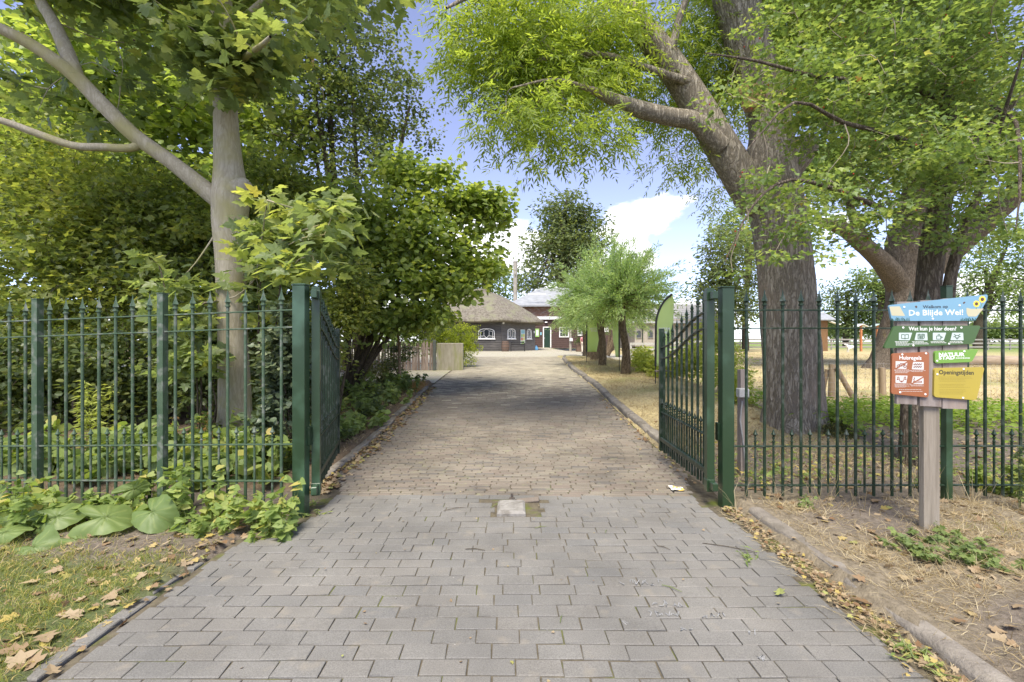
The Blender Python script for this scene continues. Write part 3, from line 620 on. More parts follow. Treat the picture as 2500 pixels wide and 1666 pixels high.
# ================================================================== SIGN BOARD
SY = 3.33; kpx = F/SY
sx = lambda zx: (2100+zx/4.6125-1250)/kpx
sz_ = lambda zy: CAMH+(833-(680+zy/4.6125))/kpx
WOODG = mat('weathered grey wood', (.19, .155, .135), (.29, .25, .225), scale=30, rough=.85, bump=.35, bscale=90, stretch=(1, 1, .08), c3=(.30, .235, .19), scale3=3, rnd=.1)
WOODP = mat('weathered post wood', (.20, .17, .13), (.31, .27, .215), scale=26, rough=.85, bump=.35, bscale=80, stretch=(1, 1, .07), c3=(.24, .22, .20), scale3=2.5)
sg = thing('information_sign', 'wooden information sign with blue, green, orange and yellow plates on one post', 'sign', (sx(830), SY+.08, h(sx(830), SY)))
MB().box((sx(858), SY+.058, .70), (sx(948)-sx(768), .042, 1.5), bev=.004).build('post', WOODP, sg)
for (x0, x1, t, b_) in ((428, 657, 262, 1415), (690, 932, 245, 1440), (945, 1222, 225, 1468)):
    MB().prism([(sx(x0), sz_(b_)), (sx(x1), sz_(b_+10)), (sx(x1+8), sz_(t-4)), (sx(x0+4), sz_(t))], SY+.012, SY+.036).build('plank', WOODG, sg)
for zy in (330, 1180):
    MB().box((sx(828), SY+.052-.012, sz_(zy)), (sx(1180)-sx(470), .012, .05)).build('batten', WOODG, sg)
def roundpoly(pts, r, n=5):
    out_ = []; m = len(pts); P_ = [Vector(p) for p in pts]
    for i in range(m):
        a, b_, c_ = P_[i-1], P_[i], P_[(i+1) % m]; d1 = (a-b_).normalized(); d2 = (c_-b_).normalized(); l = min(r*1.2, (a-b_).length*.45, (c_-b_).length*.45)
        p0, p1 = b_+d1*l, b_+d2*l
        for k in range(n+1):
            t = k/n; q = p0*(1-t)**2+b_*2*t*(1-t)+p1*t*t; out_.append((q.x, q.y))
    return out_
def flat(name, c, rough=.35, em=0, spec=.5):
    return mat(name, c, tuple(x*1.04 for x in c), scale=3, rough=rough, spec=spec)
WHITE = flat('white print', (.80, .80, .77)); BLACK = flat('black print', (.025, .025, .025)); SCREW = mat('painted screw head', (.75, .73, .7), rough=.3)
def plate(label, pts, c, r=.018):
    q = roundpoly([(sx(a), sz_(b_)) for a, b_ in pts], r); o = MB().prism(q, SY-.004, SY+.011).build('sign_plate', flat('plate '+label, c, .3), sg); o['label'] = label; return o
def letters(parent, txt, zx, zy, wpx, hpx, m, bold=.012, name='lettering', shear=0, dy=.0006, rot=0):
    cu = bpy.data.curves.new('t', 'FONT'); cu.body = txt; cu.align_x = 'CENTER'; cu.align_y = 'CENTER'; cu.offset = bold; cu.shear = shear; cu.resolution_u = 2; cu.extrude = .004
    t = bpy.data.objects.new('t', cu); COL.objects.link(t); dg = bpy.context.evaluated_depsgraph_get(); me = bpy.data.meshes.new_from_object(t.evaluated_get(dg)); bpy.data.objects.remove(t)
    n = len(me.vertices); co = np.zeros(n*3); me.vertices.foreach_get('co', co); co = co.reshape(-1, 3); lo, hi = co.min(0), co.max(0); c0 = (lo+hi)/2
    W_, H_ = wpx/4.6125/kpx, hpx/4.6125/kpx
    u = (co[:, 0]-c0[0])/(hi[0]-lo[0])*W_; v = (co[:, 1]-c0[1])/(hi[1]-lo[1])*H_; u2 = u*math.cos(rot)-v*math.sin(rot); v2 = u*math.sin(rot)+v*math.cos(rot)
    o0 = wpos(parent); q = np.c_[sx(zx)+u2-o0.x, np.where(co[:, 2] > 0, SY-.004-dy, SY-.004+.001)-o0.y, sz_(zy)+v2-o0.z]
    me.vertices.foreach_set('co', q.ravel().astype(np.float32)); me.update(); me.materials.clear()
    return link(name, me, m, parent)
def flatpoly(parent, name, polys, m, dy=.0006, r=0):
    mb = MB()
    for pts in polys:
        q = [(sx(a), sz_(b_)) for a, b_ in pts]
        if r: q = roundpoly(q, r, 3)
        mb.prism(q, SY-.004-dy, SY-.003)
    return mb.build(name, m, parent)
def strokes(parent, name, lines, wpx, m, dy=.0011):
    mb = MB()
    for ln_ in lines:
        for (a, b_), (c_, d) in zip(ln_[:-1], ln_[1:]):
            A, C = Vector((sx(a), 0, sz_(b_))), Vector((sx(c_), 0, sz_(d))); dd = (C-A).normalized(); nn = Vector((-dd.z, 0, dd.x))*(wpx/4.6125/kpx/2); A = A-dd*nn.length*.5; C = C+dd*nn.length*.5
            mb.prism([(p.x, p.z) for p in (A+nn, A-nn, C-nn, C+nn)], SY-.004-dy, SY-.0032)
    return mb.build(name, m, parent)
def smalltext(parent, x0, y0, x1, rows, m, hgt=5, gap=13):
    mb = MB(); r_ = random.Random(int(x0+y0))
    for k in range(rows):
        y = y0+k*gap; x = x0+(0 if k == 0 else r_.uniform(0, 14)); e = x1-r_.uniform(0, (x1-x0)*.3)
        while x < e:
            l = r_.uniform(10, 30); mb.prism([(sx(x), sz_(y)), (sx(x+l), sz_(y)), (sx(x+l), sz_(y+hgt)), (sx(x), sz_(y+hgt))], SY-.0046, SY-.0035); x += l+5
    return tag(mb.build('small_print', m, parent), kind='stuff')
def screws(parent, pts):
    for a, b_ in pts: MB().lathe([(.0036, 0), (.0034, .0012), (.0018, .0022)], n=10).build('screw', SCREW, None)
blue = plate('light blue welcome plate with sunflowers', [(318, 302), (1432, 180), (1425, 240), (1290, 478), (350, 480)], (.17, .33, .44))
letters(blue, 'Welkom op', 840, 325, 282, 46, BLACK, .016, rot=.02)
letters(blue, 'De Blijde Wei!', 848, 395, 608, 84, WHITE, .010, rot=.012)
TAN = flat('tan print', (.50, .46, .30)); SUNY = flat('sunflower yellow', (.85, .62, .06)); BRN = flat('brown print', (.10, .05, .025)); LEAFP = flat('leaf print', (.16, .26, .08)); GRSP = flat('grass print', (.03, .09, .06))
flatpoly(blue, 'printed_hill', [[(322, 318), (440, 316), (500, 425), (350, 420)]], TAN, r=.004)
flatpoly(blue, 'printed_hill', [[(1190, 330), (1240, 345), (1385, 340), (1300, 430), (1210, 430), (1190, 390)]], TAN, r=.006)
flatpoly(blue, 'printed_bee', [[(608, 318), (625, 306), (640, 322), (625, 338)]], BRN, r=.003); flatpoly(blue, 'printed_bee', [[(1148, 278), (1165, 262), (1182, 270), (1160, 290)]], BRN, r=.003)
for (cx_, cy_, rr_) in ((1368, 237, 42), (1302, 288, 40)):
    flatpoly(blue, 'printed_sunflower', [[(cx_+rr_*(1 if k % 2 else .8)*math.cos(k*math.pi/9), cy_+rr_*(1 if k % 2 else .8)*math.sin(k*math.pi/9)) for k in range(18)]], SUNY, .0008)
    flatpoly(blue, 'sunflower_centre', [[(cx_+rr_*.48*math.cos(k*math.pi/6), cy_+rr_*.48*math.sin(k*math.pi/6)) for k in range(12)]], BRN, .0012)
strokes(blue, 'printed_stem', [[(1302, 326), (1300, 345)], [(1368, 276), (1345, 335)]], 6, LEAFP)
gl = [[(x, 478), (x+random.uniform(-16, 16), random.uniform(438, 462))] for x in list(np.arange(352, 560, 11))+list(np.arange(1125, 1300, 10))]
tag(strokes(blue, 'printed_grass', gl, 5, GRSP), kind='stuff')
green = plate('dark green plate with four white pictograms', [(382, 535), (1354, 531), (1268, 738), (700, 765), (258, 790)], (.055, .11, .03))
letters(green, 'Wat kun je hier doen?', 808, 573, 535, 58, WHITE, .012)
ICON = flat('icon ground', (.50, .57, .54)); LINE = flat('icon line', (.05, .11, .05))
for (x0, y0, k) in ((430, 612, 0), (612, 612, 1), (812, 612, 2), (1016, 612, 3)):
    a = 0 if k in (0, 2) else 14; b2 = 14 if k in (0, 2) else 0
    flatpoly(green, 'pictogram', [[(x0+a, y0), (x0+136+(0 if a else 14), y0), (x0+136-b2+(0 if k in (0, 2) else 6), y0+86), (x0+(0 if k in (0, 2) else -6), y0+84)]], ICON, r=.004)
    cx_, cy_ = x0+68, y0+43
    ic_ = {0: [[(cx_-38, cy_+22), (cx_-38, cy_-22), (cx_-10, cy_-22), (cx_, cy_-12), (cx_+10, cy_-22), (cx_+38, cy_-22), (cx_+38, cy_+22), (cx_+8, cy_+22), (cx_, cy_+28), (cx_-8, cy_+22), (cx_-38, cy_+22)], [(cx_, cy_-12), (cx_, cy_+26)]],
           1: [[(cx_-36, cy_-24), (cx_+36, cy_-24), (cx_+36, cy_+14), (cx_+20, cy_+28), (cx_-36, cy_+28), (cx_-36, cy_-24)], [(cx_-36, cy_-10), (cx_+36, cy_-10)], [(cx_-20, cy_-30), (cx_-20, cy_-18)], [(cx_+20, cy_-30), (cx_+20, cy_-18)], [(cx_-26, cy_+3), (cx_+26, cy_+3)], [(cx_-26, cy_+15), (cx_+18, cy_+15)], [(cx_-10, cy_-4), (cx_-10, cy_+22)], [(cx_+10, cy_-4), (cx_+10, cy_+22)]],
           2: [[(cx_-26, cy_-6), (cx_+20, cy_-6), (cx_+20, cy_+30), (cx_-26, cy_+30), (cx_-26, cy_-6)], [(cx_+20, cy_), (cx_+40, cy_+8), (cx_+20, cy_+20)], [(cx_-10, cy_-14), (cx_-6, cy_-28)], [(cx_+4, cy_-14), (cx_+8, cy_-28)]],
           3: [[(cx_-34, cy_-26), (cx_-16, cy_-12), (cx_+16, cy_-12), (cx_+34, cy_-26)], [(cx_-16, cy_-12), (cx_-22, cy_+6), (cx_, cy_+30), (cx_+22, cy_+6), (cx_+16, cy_-12)], [(cx_-40, cy_+4), (cx_-22, cy_-2)], [(cx_+40, cy_+4), (cx_+22, cy_-2)], [(cx_-8, cy_+14), (cx_+8, cy_+14)]]}[k]
    strokes(green, 'pictogram_lines', ic_, 7, LINE)
    smalltext(green, x0-44+k*10, y0+98, x0+140, (4, 3, 2, 2)[k], WHITE)
orange = plate('orange house rules plate with four white pictograms', [(357, 846), (772, 827), (766, 1342), (344, 1300)], (.31, .11, .045))
letters(orange, 'Huisregels', 560, 901, 248, 58, WHITE, .012, rot=-.02)
OLINE = flat('orange icon line', (.30, .09, .04)); IW = flat('icon white', (.60, .58, .55))
for (x0, y0, k) in ((393, 932, 0), (574, 940, 1), (392, 1092, 2), (572, 1102, 3)):
    s_ = 16 if k in (1, 3) else 0; e_ = 0 if k in (1, 3) else 16
    flatpoly(orange, 'pictogram', [[(x0+s_, y0), (x0+136, y0+3), (x0+136-e_, y0+90), (x0, y0+84)]], IW, r=.004); cx_, cy_ = x0+68, y0+44
    if k == 0:
        ic_ = [[(cx_-36+16*math.cos(q), cy_+12+16*math.sin(q)) for q in np.linspace(0, 6.28, 13)], [(cx_+36+16*math.cos(q), cy_+12+16*math.sin(q)) for q in np.linspace(0, 6.28, 13)], [(cx_-36, cy_+12), (cx_-12, cy_-18), (cx_+18, cy_-18), (cx_+36, cy_+12)], [(cx_-12, cy_-18), (cx_+2, cy_+14), (cx_+18, cy_-18)]]
    elif k == 1: ic_ = [[(cx_-46+q*4, cy_+o_+8*math.sin(q*1.05)) for q in range(24)] for o_ in (-16, 12)]
    elif k == 2: ic_ = [[(cx_-44, cy_-26), (cx_-50, cy_+6), (cx_-28, cy_-4), (cx_-30, cy_-24), (cx_-44, cy_-26)], [(cx_+44, cy_-26), (cx_+50, cy_+6), (cx_+28, cy_-4), (cx_+30, cy_-24), (cx_+44, cy_-26)], [(cx_-28, cy_-4), (cx_-20, cy_+18), (cx_, cy_+32), (cx_+20, cy_+18), (cx_+28, cy_-4)], [(cx_-8, cy_+18), (cx_, cy_+24), (cx_+8, cy_+18)]]
    else: ic_ = [[(cx_-46, cy_+12), (cx_+44, cy_+12), (cx_+44, cy_+26), (cx_-46, cy_+26), (cx_-46, cy_+12)], [(cx_-36, cy_+4), (cx_-44, cy_-8), (cx_-34, cy_-18), (cx_-40, cy_-30)]]
    strokes(orange, 'pictogram_lines', ic_, 7, OLINE)
    if k in (0, 3): strokes(orange, 'prohibition_stroke', [[(x0+6, y0+82), (x0+134, y0+8)]], 13, flat('plate orange bar', (.31, .11, .045)), .0016)
    smalltext(orange, x0-14, y0+96, x0+150, (4, 2, 4, 2)[k], IW, 4, 11)
smalltext(orange, 430, 1250, 700, 2, IW, 4, 20)
lime = plate('small bright green plate with white name', [(836, 818), (1328, 798), (1252, 942), (836, 958)], (.16, .32, .05))
letters(lime, 'NATUUR', 1025, 858, 290, 44, WHITE, .035, rot=.01); letters(lime, 'STAD', 968, 894, 180, 40, WHITE, .035, rot=.01)
smalltext(lime, 1070, 893, 1240, 1, WHITE, 9)
yel = plate('yellow opening hours plate', [(832, 1010), (1396, 999), (1302, 1372), (826, 1336)], (.41, .32, .05))
letters(yel, 'Openingstijden', 1076, 1066, 392, 66, BLACK, .018, rot=-.015)
YL = flat('faint dark print', (.33, .26, .04))
smalltext(yel, 875, 1106, 1260, 4, YL, 5, 16); smalltext(yel, 875, 1190, 1240, 3, YL, 5, 17); smalltext(yel, 875, 1250, 1190, 4, YL, 5, 16)
for par, pts in ((blue, ((490, 325), (1112, 306), (812, 456))), (green, ((478, 556), (1132, 556), (592, 756), (994, 737))), (orange, ((468, 858), (735, 846), (444, 1284), (728, 1306))), (lime, ((1166, 822), (860, 930))), (yel, ((1158, 1022), (862, 1080), (1152, 1346)))):
    for a, b_ in pts:
        c_ = (sx(a), SY-.0055, sz_(b_)); V = []; n = 10
        for rr_, yy in ((.0075, .002), (.007, -.0005), (.004, -.002)): V += [(c_[0]+rr_*math.cos(q*2*math.pi/n), c_[1]+yy, c_[2]+rr_*math.sin(q*2*math.pi/n)) for q in range(n)]
        MB().add(V, [(k*n+i, k*n+(i+1) % n, (k+1)*n+(i+1) % n, (k+1)*n+i) for k in range(2) for i in range(n)]+[tuple(range(2*n, 3*n))]).build('screw', SCREW, par)
#@@PART3
# ================================================================== TREES
SYC_BARK = barkmat('smooth sycamore bark', (.31, .275, .20), (.38, .335, .25), (.44, .395, .305), .8, .22, ((.33, .30, .13), 1.7, .47))
OAK_BARK = barkmat('furrowed bark', (.16, .135, .10), (.33, .285, .22), (.46, .405, .325), 1.0, .9, ((.33, .26, .195), 1.1, .55))
OLD_BARK = barkmat('rough old bark', (.08, .062, .045), (.17, .138, .105), (.27, .225, .17), 1.4, 1., ((.26, .20, .08), 2.2, .66))
TWIGB = barkmat('twig bark', (.05, .04, .03), (.10, .08, .055), (.16, .13, .09), 2, .4)
WILB = barkmat('willow bark', (.07, .05, .032), (.17, .125, .08), (.26, .20, .135), 1.5, 1.)
def lerpc(a, b, t): return tuple(x+(y-x)*t for x, y in zip(a, b))
SYC_L = leafmat('sycamore leaves', [(0, (.055, .105, .042)), (.45, (.095, .165, .058)), (.8, (.145, .22, .06)), (.97, (.20, .27, .06)), (1, (.30, .16, .04))], .52, .4, spec=.5)
MAP_L = leafmat('field maple leaves', [(0, (.035, .075, .02)), (.45, (.09, .15, .032)), (.8, (.15, .22, .042)), (1, (.23, .28, .065))], .52, .42, spec=.5)
DRK_L = leafmat('dark hedge leaves', [(0, (.025, .052, .018)), (.6, (.06, .11, .028)), (1, (.13, .19, .045))], .42, .4, spec=.5)
LIN_L = leafmat('linden leaves', [(0, (.055, .11, .028)), (.5, (.11, .195, .042)), (1, (.19, .28, .06))], .52, .38, spec=.55)
ASH_L = leafmat('narrow ash leaves', [(0, (.06, .115, .02)), (.5, (.115, .205, .03)), (1, (.20, .30, .05))], .55, .5)
HAW_L = leafmat('hawthorn leaves', [(0, (.05, .105, .03)), (.5, (.085, .165, .042)), (.96, (.16, .25, .065)), (1, (.30, .15, .05))], .42, .5)
WIL_L = leafmat('willow leaves', [(0, (.065, .14, .05)), (.5, (.125, .235, .085)), (1, (.21, .34, .15))], .5, .42, spec=.5)
FAR_L = leafmat('far tree leaves', [(0, (.028, .058, .020)), (.5, (.06, .105, .032)), (1, (.11, .175, .055))], .4, .55)
FAR2_L = leafmat('far green leaves', [(0, (.045, .09, .028)), (.5, (.085, .155, .045)), (1, (.15, .24, .075))], .42, .55)
IVY_L = leafmat('ivy leaves', [(0, (.025, .055, .025)), (.6, (.055, .10, .045)), (1, (.12, .18, .08))], .2, .35, spec=.5)
HEDG_L = leafmat('clipped hedge leaves', [(0, (.07, .13, .01)), (.5, (.15, .24, .015)), (1, (.25, .36, .03))], .4, .5)

# --- sycamore behind the left fence
Yq = 6.2
def PP(l): return [tuple(P(*q)) for q in l]
syc = [(PP([(577, 1105, Yq), (574, 1000, Yq), (570, 880, Yq), (566, 740, Yq), (564, 620, Yq), (562, 540, Yq), (563, 480, Yq), (558, 410, Yq), (552, 320, Yq), (548, 200, Yq), (545, 80, Yq), (535, -80, Yq), (520, -280, Yq-.2), (500, -520, Yq-.4)]),
        [.25, .20, .19, .182, .19, .21, .225, .175, .15, .142, .138, .12, .10, .05]),
       (PP([(548, 500, Yq), (522, 480, Yq-.02), (424, 400, 6.1), (330, 332, 6.0), (250, 255, 5.9), (187, 190, 5.8), (130, 145, 5.7), (60, 100, 5.6), (-60, 40, 5.4), (-250, -60, 5.1)]), [.135, .122, .10, .096, .09, .085, .077, .068, .055, .03]),
       (PP([(187, 190, 5.8), (160, 120, 5.85), (128, 50, 5.9), (95, -10, 6.), (60, -150, 6.1)]), [.085, .08, .07, .06, .03]),
       (PP([(350, 345, 6.02), (320, 362, 5.98), (250, 360, 5.9), (178, 356, 5.8), (89, 326, 5.7), (0, 294, 5.6), (-120, 270, 5.5)]), [.06, .052, .05, .047, .043, .04, .03]),
       (PP([(556, 480, Yq), (585, 462, Yq-.04), (604, 448, Yq-.06), (610, 444, Yq-.065)]), [.19, .15, .085, .01]),
       (PP([(548, 90, Yq), (640, 10, 5.6), (720, -60, 5.1), (800, -140, 4.6)]), [.07, .05, .04, .02]),
       (PP([(548, 200, Yq), (600, 140, 5.4), (640, 110, 4.7), (660, 90, 4.0)]), [.05, .035, .025, .012]),
       (PP([(520, -280, Yq), (350, -350, 5.4), (150, -400, 4.4)]), [.08, .06, .03]),
       (PP([(515, -300, Yq), (700, -420, 5.2), (900, -500, 4.0)]), [.08, .06, .03]),
       (PP([(610, 700, 6.3), (640, 640, 5.6), (700, 580, 5.0), (780, 550, 4.6)]), [.02, .016, .012, .006])]
sblobs = [B(330, 40, 6.9, 330, 110, .5), B(620, 50, 5.2, 210, 110), B(560, 150, 5.6, 90, 70, wt=1.2), B(460, 100, 5.2, 170, 80), B(640, 190, 5.3, 130, 70), B(150, 230, 6.9, 190, 110, .5), B(300, -260, 5.9, 600, 230), B(330, 180, 6.9, 150, 90, .4), B(20, 20, 4.6, 70, 90),
          B(760, -160, 5.0, 260, 160), B(800, 530, 4.7, 90, 60, wt=.10), B(720, 620, 4.6, 90, 60, wt=.12), B(680, 470, 5.2, 80, 60, wt=.06), B(620, 700, 5.6, 60, 60, wt=.04)]
sb2 = [(-4.2, 5.6, 8.4, 2.6, 2.2, 1.9, 2.5), (-6.2, 6.2, 7.8, 2.2, 2.0, 1.9, 2.), (-4.6, 7.6, 8.6, 2.4, 1.8, 1.8, 2.)]
tree('sycamore_tree', 'smooth grey sycamore trunk with a long left limb behind the green fence', 'tree', syc, SYC_BARK, sblobs+sb2, 720, 22, .36, MAPLE, SYC_L, (.11, .19), .95, n=28, sub=8, rough=.035,
     flare=(.5, .25, 4), tw=(.022, .0035), flat=.45, upn=1.3, droop=.25, start=3.2, extra=np.array([P(x_, y_, d_) for x_, y_, d_ in ((440, 780, 6.0), (470, 830, 6.0), (500, 740, 6.1), (430, 690, 6.2), (650, 780, 6.0))]))

# --- young sycamore growth and shrubs behind the left fence
def shrub(name, label, cat, base, blobs, nclump, per, cr, T, leafm, size, stems=4, bark=TWIGB, width=1., group=None, tw=(.014, .003), r0=.03, **kw):
    bx, by = base; bz = gz(bx, by)-.03; b = np.array([q[:3] for q in blobs]).mean(0); limbs = []
    for k in range(stems):
        q = np.array(blobs[k % len(blobs)][:3]); st = np.array((bx+random.gauss(0, .06), by+random.gauss(0, .06), bz))
        mid = st*.5+q*.5+rng.normal(size=3)*.12; limbs.append(([tuple(st), tuple(mid), tuple(q)], [r0*random.uniform(.7, 1.2), r0*.7, r0*.3]))
    return tree(name, label, cat, limbs, bark, blobs, nclump, per, cr, T, leafm, size, width, group, n=8, sub=4, tw=tw, start=bz+.25*(b[2]-bz), twign=3, **kw)
shrub('field_maple', 'dense field maple hedge tree with small lobed leaves left of the sycamore', 'tree', (-6.0, 8.2), [B(180, 640, 8.2, 190, 200), B(120, 450, 8.6, 200, 150), B(330, 700, 8.0, 130, 160), B(60, 800, 8.0, 140, 120), B(330, 520, 8.4, 150, 140)], 760, 26, .36, LOBED, MAP_L, (.09, .15), 5, r0=.06, shell=.4)
shrub('field_maple', 'field maple hedge tree filling the gap behind the sycamore trunk', 'tree', (-3.9, 8.0), [B(560, 640, 8.4, 150, 180), B(660, 520, 8.6, 140, 150), B(680, 720, 8.0, 120, 150), B(450, 560, 8.6, 140, 160), B(760, 830, 8.0, 70, 90)], 760, 26, .36, LOBED, MAP_L, (.09, .15), 5, r0=.05, shell=.4)
shrub('hedge_shrub', 'dark shaded hedge shrub low behind the fence panel beside the outermost green post', 'shrub', (-6.6, 7.0), [B(60, 930, 7.0, 150, 130), B(230, 900, 7.2, 140, 130), B(-80, 880, 7, 120, 150), B(330, 970, 7.4, 110, 90)], 380, 36, .28, WIDE, DRK_L, (.06, .10), 5, r0=.03)
shrub('hedge_shrub', 'dark leafy hedge shrub low behind the sycamore trunk', 'shrub', (-4.2, 7.6), [B(480, 880, 7.4, 110, 130), B(640, 900, 7.4, 100, 130), B(560, 800, 7.8, 130, 120)], 340, 36, .28, WIDE, DRK_L, (.06, .10), 5, r0=.03)
shrub('ivy_shrub', 'ivy with rounded dark glossy leaves against the fence beside the thick gate post', 'ivy', (-2.55, 5.3), [B(688, 900, 5.2, 42, 110), B(672, 1010, 5.2, 45, 60), B(700, 800, 5.3, 35, 60), B(735, 930, 5.6, 40, 110)], 150, 22, .15, ROUND, IVY_L, (.05, .085), 5, r0=.012)
shrub('sycamore_sapling', 'sycamore sapling with pale star leaves left of the grey trunk', 'sapling', (-3.9, 5.7), [B(455, 780, 5.6, 55, 45), B(480, 860, 5.6, 60, 55), B(420, 720, 5.7, 50, 40), B(400, 640, 5.9, 45, 35)], 40, 14, .24, MAPLE, SYC_L, (.09, .15), 3, r0=.015, upn=1.1)
shrub('sycamore_sapling', 'sycamore sapling with drooping star leaves above the thick left gate post', 'sapling', (-2.9, 5.9), [B(690, 640, 5.3, 70, 50), B(740, 570, 5.2, 80, 50), B(640, 590, 5.6, 60, 60), B(800, 520, 5.0, 60, 40)], 46, 14, .24, MAPLE, SYC_L, (.10, .17), 3, r0=.02, upn=1.2)
shrub('elder_bush', 'yellow green bush behind the open left gate leaf', 'bush', (-2.75, 6.9), [B(830, 770, 6.7, 55, 60), B(860, 700, 6.8, 60, 70), B(800, 860, 6.5, 45, 60), B(870, 760, 7.0, 40, 50)], 150, 24, .2, OVAL, MAP_L, (.06, .10), 4, r0=.018)
# taller trees at the back left
shrub('linden_tree', 'leafy linden whose low crown leans out over the picket fence and road edge', 'tree', (-3.6, 10.0), [B(940, 590, 9.8, 140, 130), B(1060, 600, 9.8, 110, 100), B(1030, 490, 10, 80, 60), B(850, 540, 10, 130, 120), B(980, 700, 9.4, 120, 60), B(1140, 500, 10, 60, 35, wt=.35), B(880, 700, 9.4, 90, 80), B(1150, 590, 10, 60, 60), B(1205, 490, 10, 30, 25, wt=.12), B(1215, 530, 10, 25, 20, wt=.08), B(1180, 650, 9.8, 45, 35, wt=.2), B(1100, 700, 9.6, 60, 40, wt=.35), B(1040, 770, 9.4, 55, 35, wt=.3), B(940, 790, 9.4, 60, 40, wt=.3), B(1090, 430, 10, 45, 30, wt=.15), B(980, 430, 10.2, 60, 50, wt=.3), B(1000, 620, 9.4, 90, 110)], 760, 22, .36, WIDE, LIN_L, (.10, .155), 6, r0=.07, shell=.42, droop=.5)
shrub('small_leaved_tree', 'tall airy tree with small leaves and thin twigs behind the linden', 'tree', (-4.4, 13.5), [B(860, 200, 13, 200, 180), B(760, 330, 13, 180, 160), B(960, 330, 13, 110, 120), B(740, 60, 13, 180, 160), B(1000, 260, 13, 70, 60), B(870, 420, 12.5, 130, 80), B(800, -150, 13, 250, 180)], 800, 42, .42, WIDE, DRK_L, (.07, .12), 7, r0=.12, tw=(.035, .006), shell=.5, flat=.5)
shrub('background_maple', 'tall maple crown closing off the sky behind the field maples', 'tree', (-8.5, 12.5), [B(300, 250, 12.5, 300, 220), B(560, 300, 12.5, 200, 200), B(60, 300, 12.5, 250, 240), B(250, 520, 12, 350, 150), B(560, 560, 12, 260, 200), B(300, -100, 13, 400, 200), B(150, 760, 11.5, 260, 120), B(600, 780, 11.5, 260, 120)], 1200, 38, .58, WIDE, LIN_L, (.15, .24), 7, r0=.16, tw=(.05, .008), shell=.5)

# --- big ash on the right
Yo = 7.2
ash = [(PP([(1938, 1085, Yo), (1938, 1040, Yo), (1936, 960, Yo), (1932, 860, Yo), (1924, 760, Yo), (1915, 650, Yo), (1900, 540, Yo), (1884, 450, Yo), (1884, 380, Yo), (1880, 310, Yo), (1862, 230, Yo), (1838, 150, Yo), (1815, 70, Yo), (1796, 0, Yo), (1765, -120, Yo), (1720, -330, Yo), (1680, -600, Yo)]),
        [.47, .45, .42, .40, .39, .38, .39, .41, .35, .29, .29, .30, .315, .32, .28, .21, .1]),
       (PP([(1850, 500, Yo), (1800, 420, Yo-.05), (1745, 330, Yo-.1), (1700, 255, Yo-.1), (1655, 185, Yo-.15), (1600, 110, Yo-.2), (1530, 30, Yo-.3), (1450, -90, Yo-.4), (1330, -250, Yo-.6)]), [.28, .255, .235, .225, .215, .20, .18, .14, .06]),
       (PP([(1760, 360, Yo-.2), (1700, 300, Yo-.35), (1640, 287, Yo-.5), (1570, 270, Yo-.7), (1500, 245, Yo-.9), (1430, 215, Yo-1.1), (1350, 195, Yo-1.3), (1250, 215, Yo-1.5)]), [.15, .135, .125, .115, .085, .035, .02, .01]),
       (PP([(1680, 200, Yo-.3), (1590, 170, Yo-.5), (1500, 140, Yo-.6), (1400, 130, Yo-.7), (1290, 155, Yo-.8), (1200, 190, Yo-.9)]), [.06, .05, .045, .04, .03, .015]),
       (PP([(1900, 430, Yo), (1940, 390, Yo-.1), (1966, 355, Yo-.2), (1976, 338, Yo-.22), (1978, 334, Yo-.223)]), [.26, .22, .19, .13, .01]),
       (PP([(1640, 130, Yo-.3), (1660, 40, Yo-.4), (1700, -60, Yo-.5)]), [.06, .05, .03]),
       (PP([(1765, -100, Yo), (1900, -250, Yo-.6), (2050, -380, Yo-1)]), [.2, .14, .06]),
       (PP([(1500, -20, Yo-.3), (1350, -40, Yo-.9), (1180, -20, Yo-1.4), (1090, 20, Yo-1.7)]), [.09, .06, .04, .015])]
ablobs = [B(1300, 60, 6.6, 220, 90), B(1200, 130, 6.4, 120, 110), B(1330, 200, 6.6, 170, 100), B(1460, 120, 6.9, 170, 120), B(1250, 280, 6.0, 110, 70), B(1390, 310, 6.2, 120, 70), B(1320, 385, 6.0, 60, 55), B(1180, 320, 6.0, 45, 45), B(1480, 330, 6.4, 55, 40),
          B(1660, 380, 7.4, 60, 60), B(1700, 100, 7.6, 130, 120), B(1600, 260, 7.8, 90, 80), B(2000, 100, 7.8, 170, 140), B(1740, 460, 8.6, 40, 50), B(2000, -250, 7.2, 400, 200), B(1120, 60, 6.6, 60, 60), B(1750, 230, 8.2, 100, 140)]
ash_t = tree('ash_tree', 'massive furrowed tree trunk with forked limbs just behind the dark green railing', 'tree', ash, OAK_BARK, ablobs, 2300, 76, .36, NARROW, ASH_L, (.075, .125), 1.15, n=96, sub=14, rough=.018, flare=(.7, .55, 5), ridge=.035,
             tw=(.02, .003), flat=.75, upn=.7, droop=.7, start=2.9)
WOUND = mat('bare scarred wood', (.16, .105, .045), (.30, .21, .09), scale=14, rough=.9, bump=.9, bscale=30, stretch=(1, 1, .5))
def scar(parent, px, py, Y, rx, rz, name):
    c = P(px, py, Y); V = []; n = 18; rings = 6
    for k in range(rings):
        t = k/(rings-1); 
        for i_ in range(n):
            a_ = 2*math.pi*i_/n; rr_ = 1+.12*math.sin(3*a_+1)+.08*math.sin(5*a_)
            V.append((c[0]+rx*t*rr_*math.cos(a_), c[1]+.10*t*t-.02-.03*(t > .7)*(t < .95), c[2]+rz*t*rr_*math.sin(a_)))
    Fs = [(k*n+i_, k*n+(i_+1) % n, (k+1)*n+(i_+1) % n, (k+1)*n+i_) for k in range(rings-1) for i_ in range(n)]
    return MB().add(V, Fs).build(name, WOUND, parent, True)
scar(ash_t, 1842, 228, Yo-.335, .20, .24, 'trunk_scar')
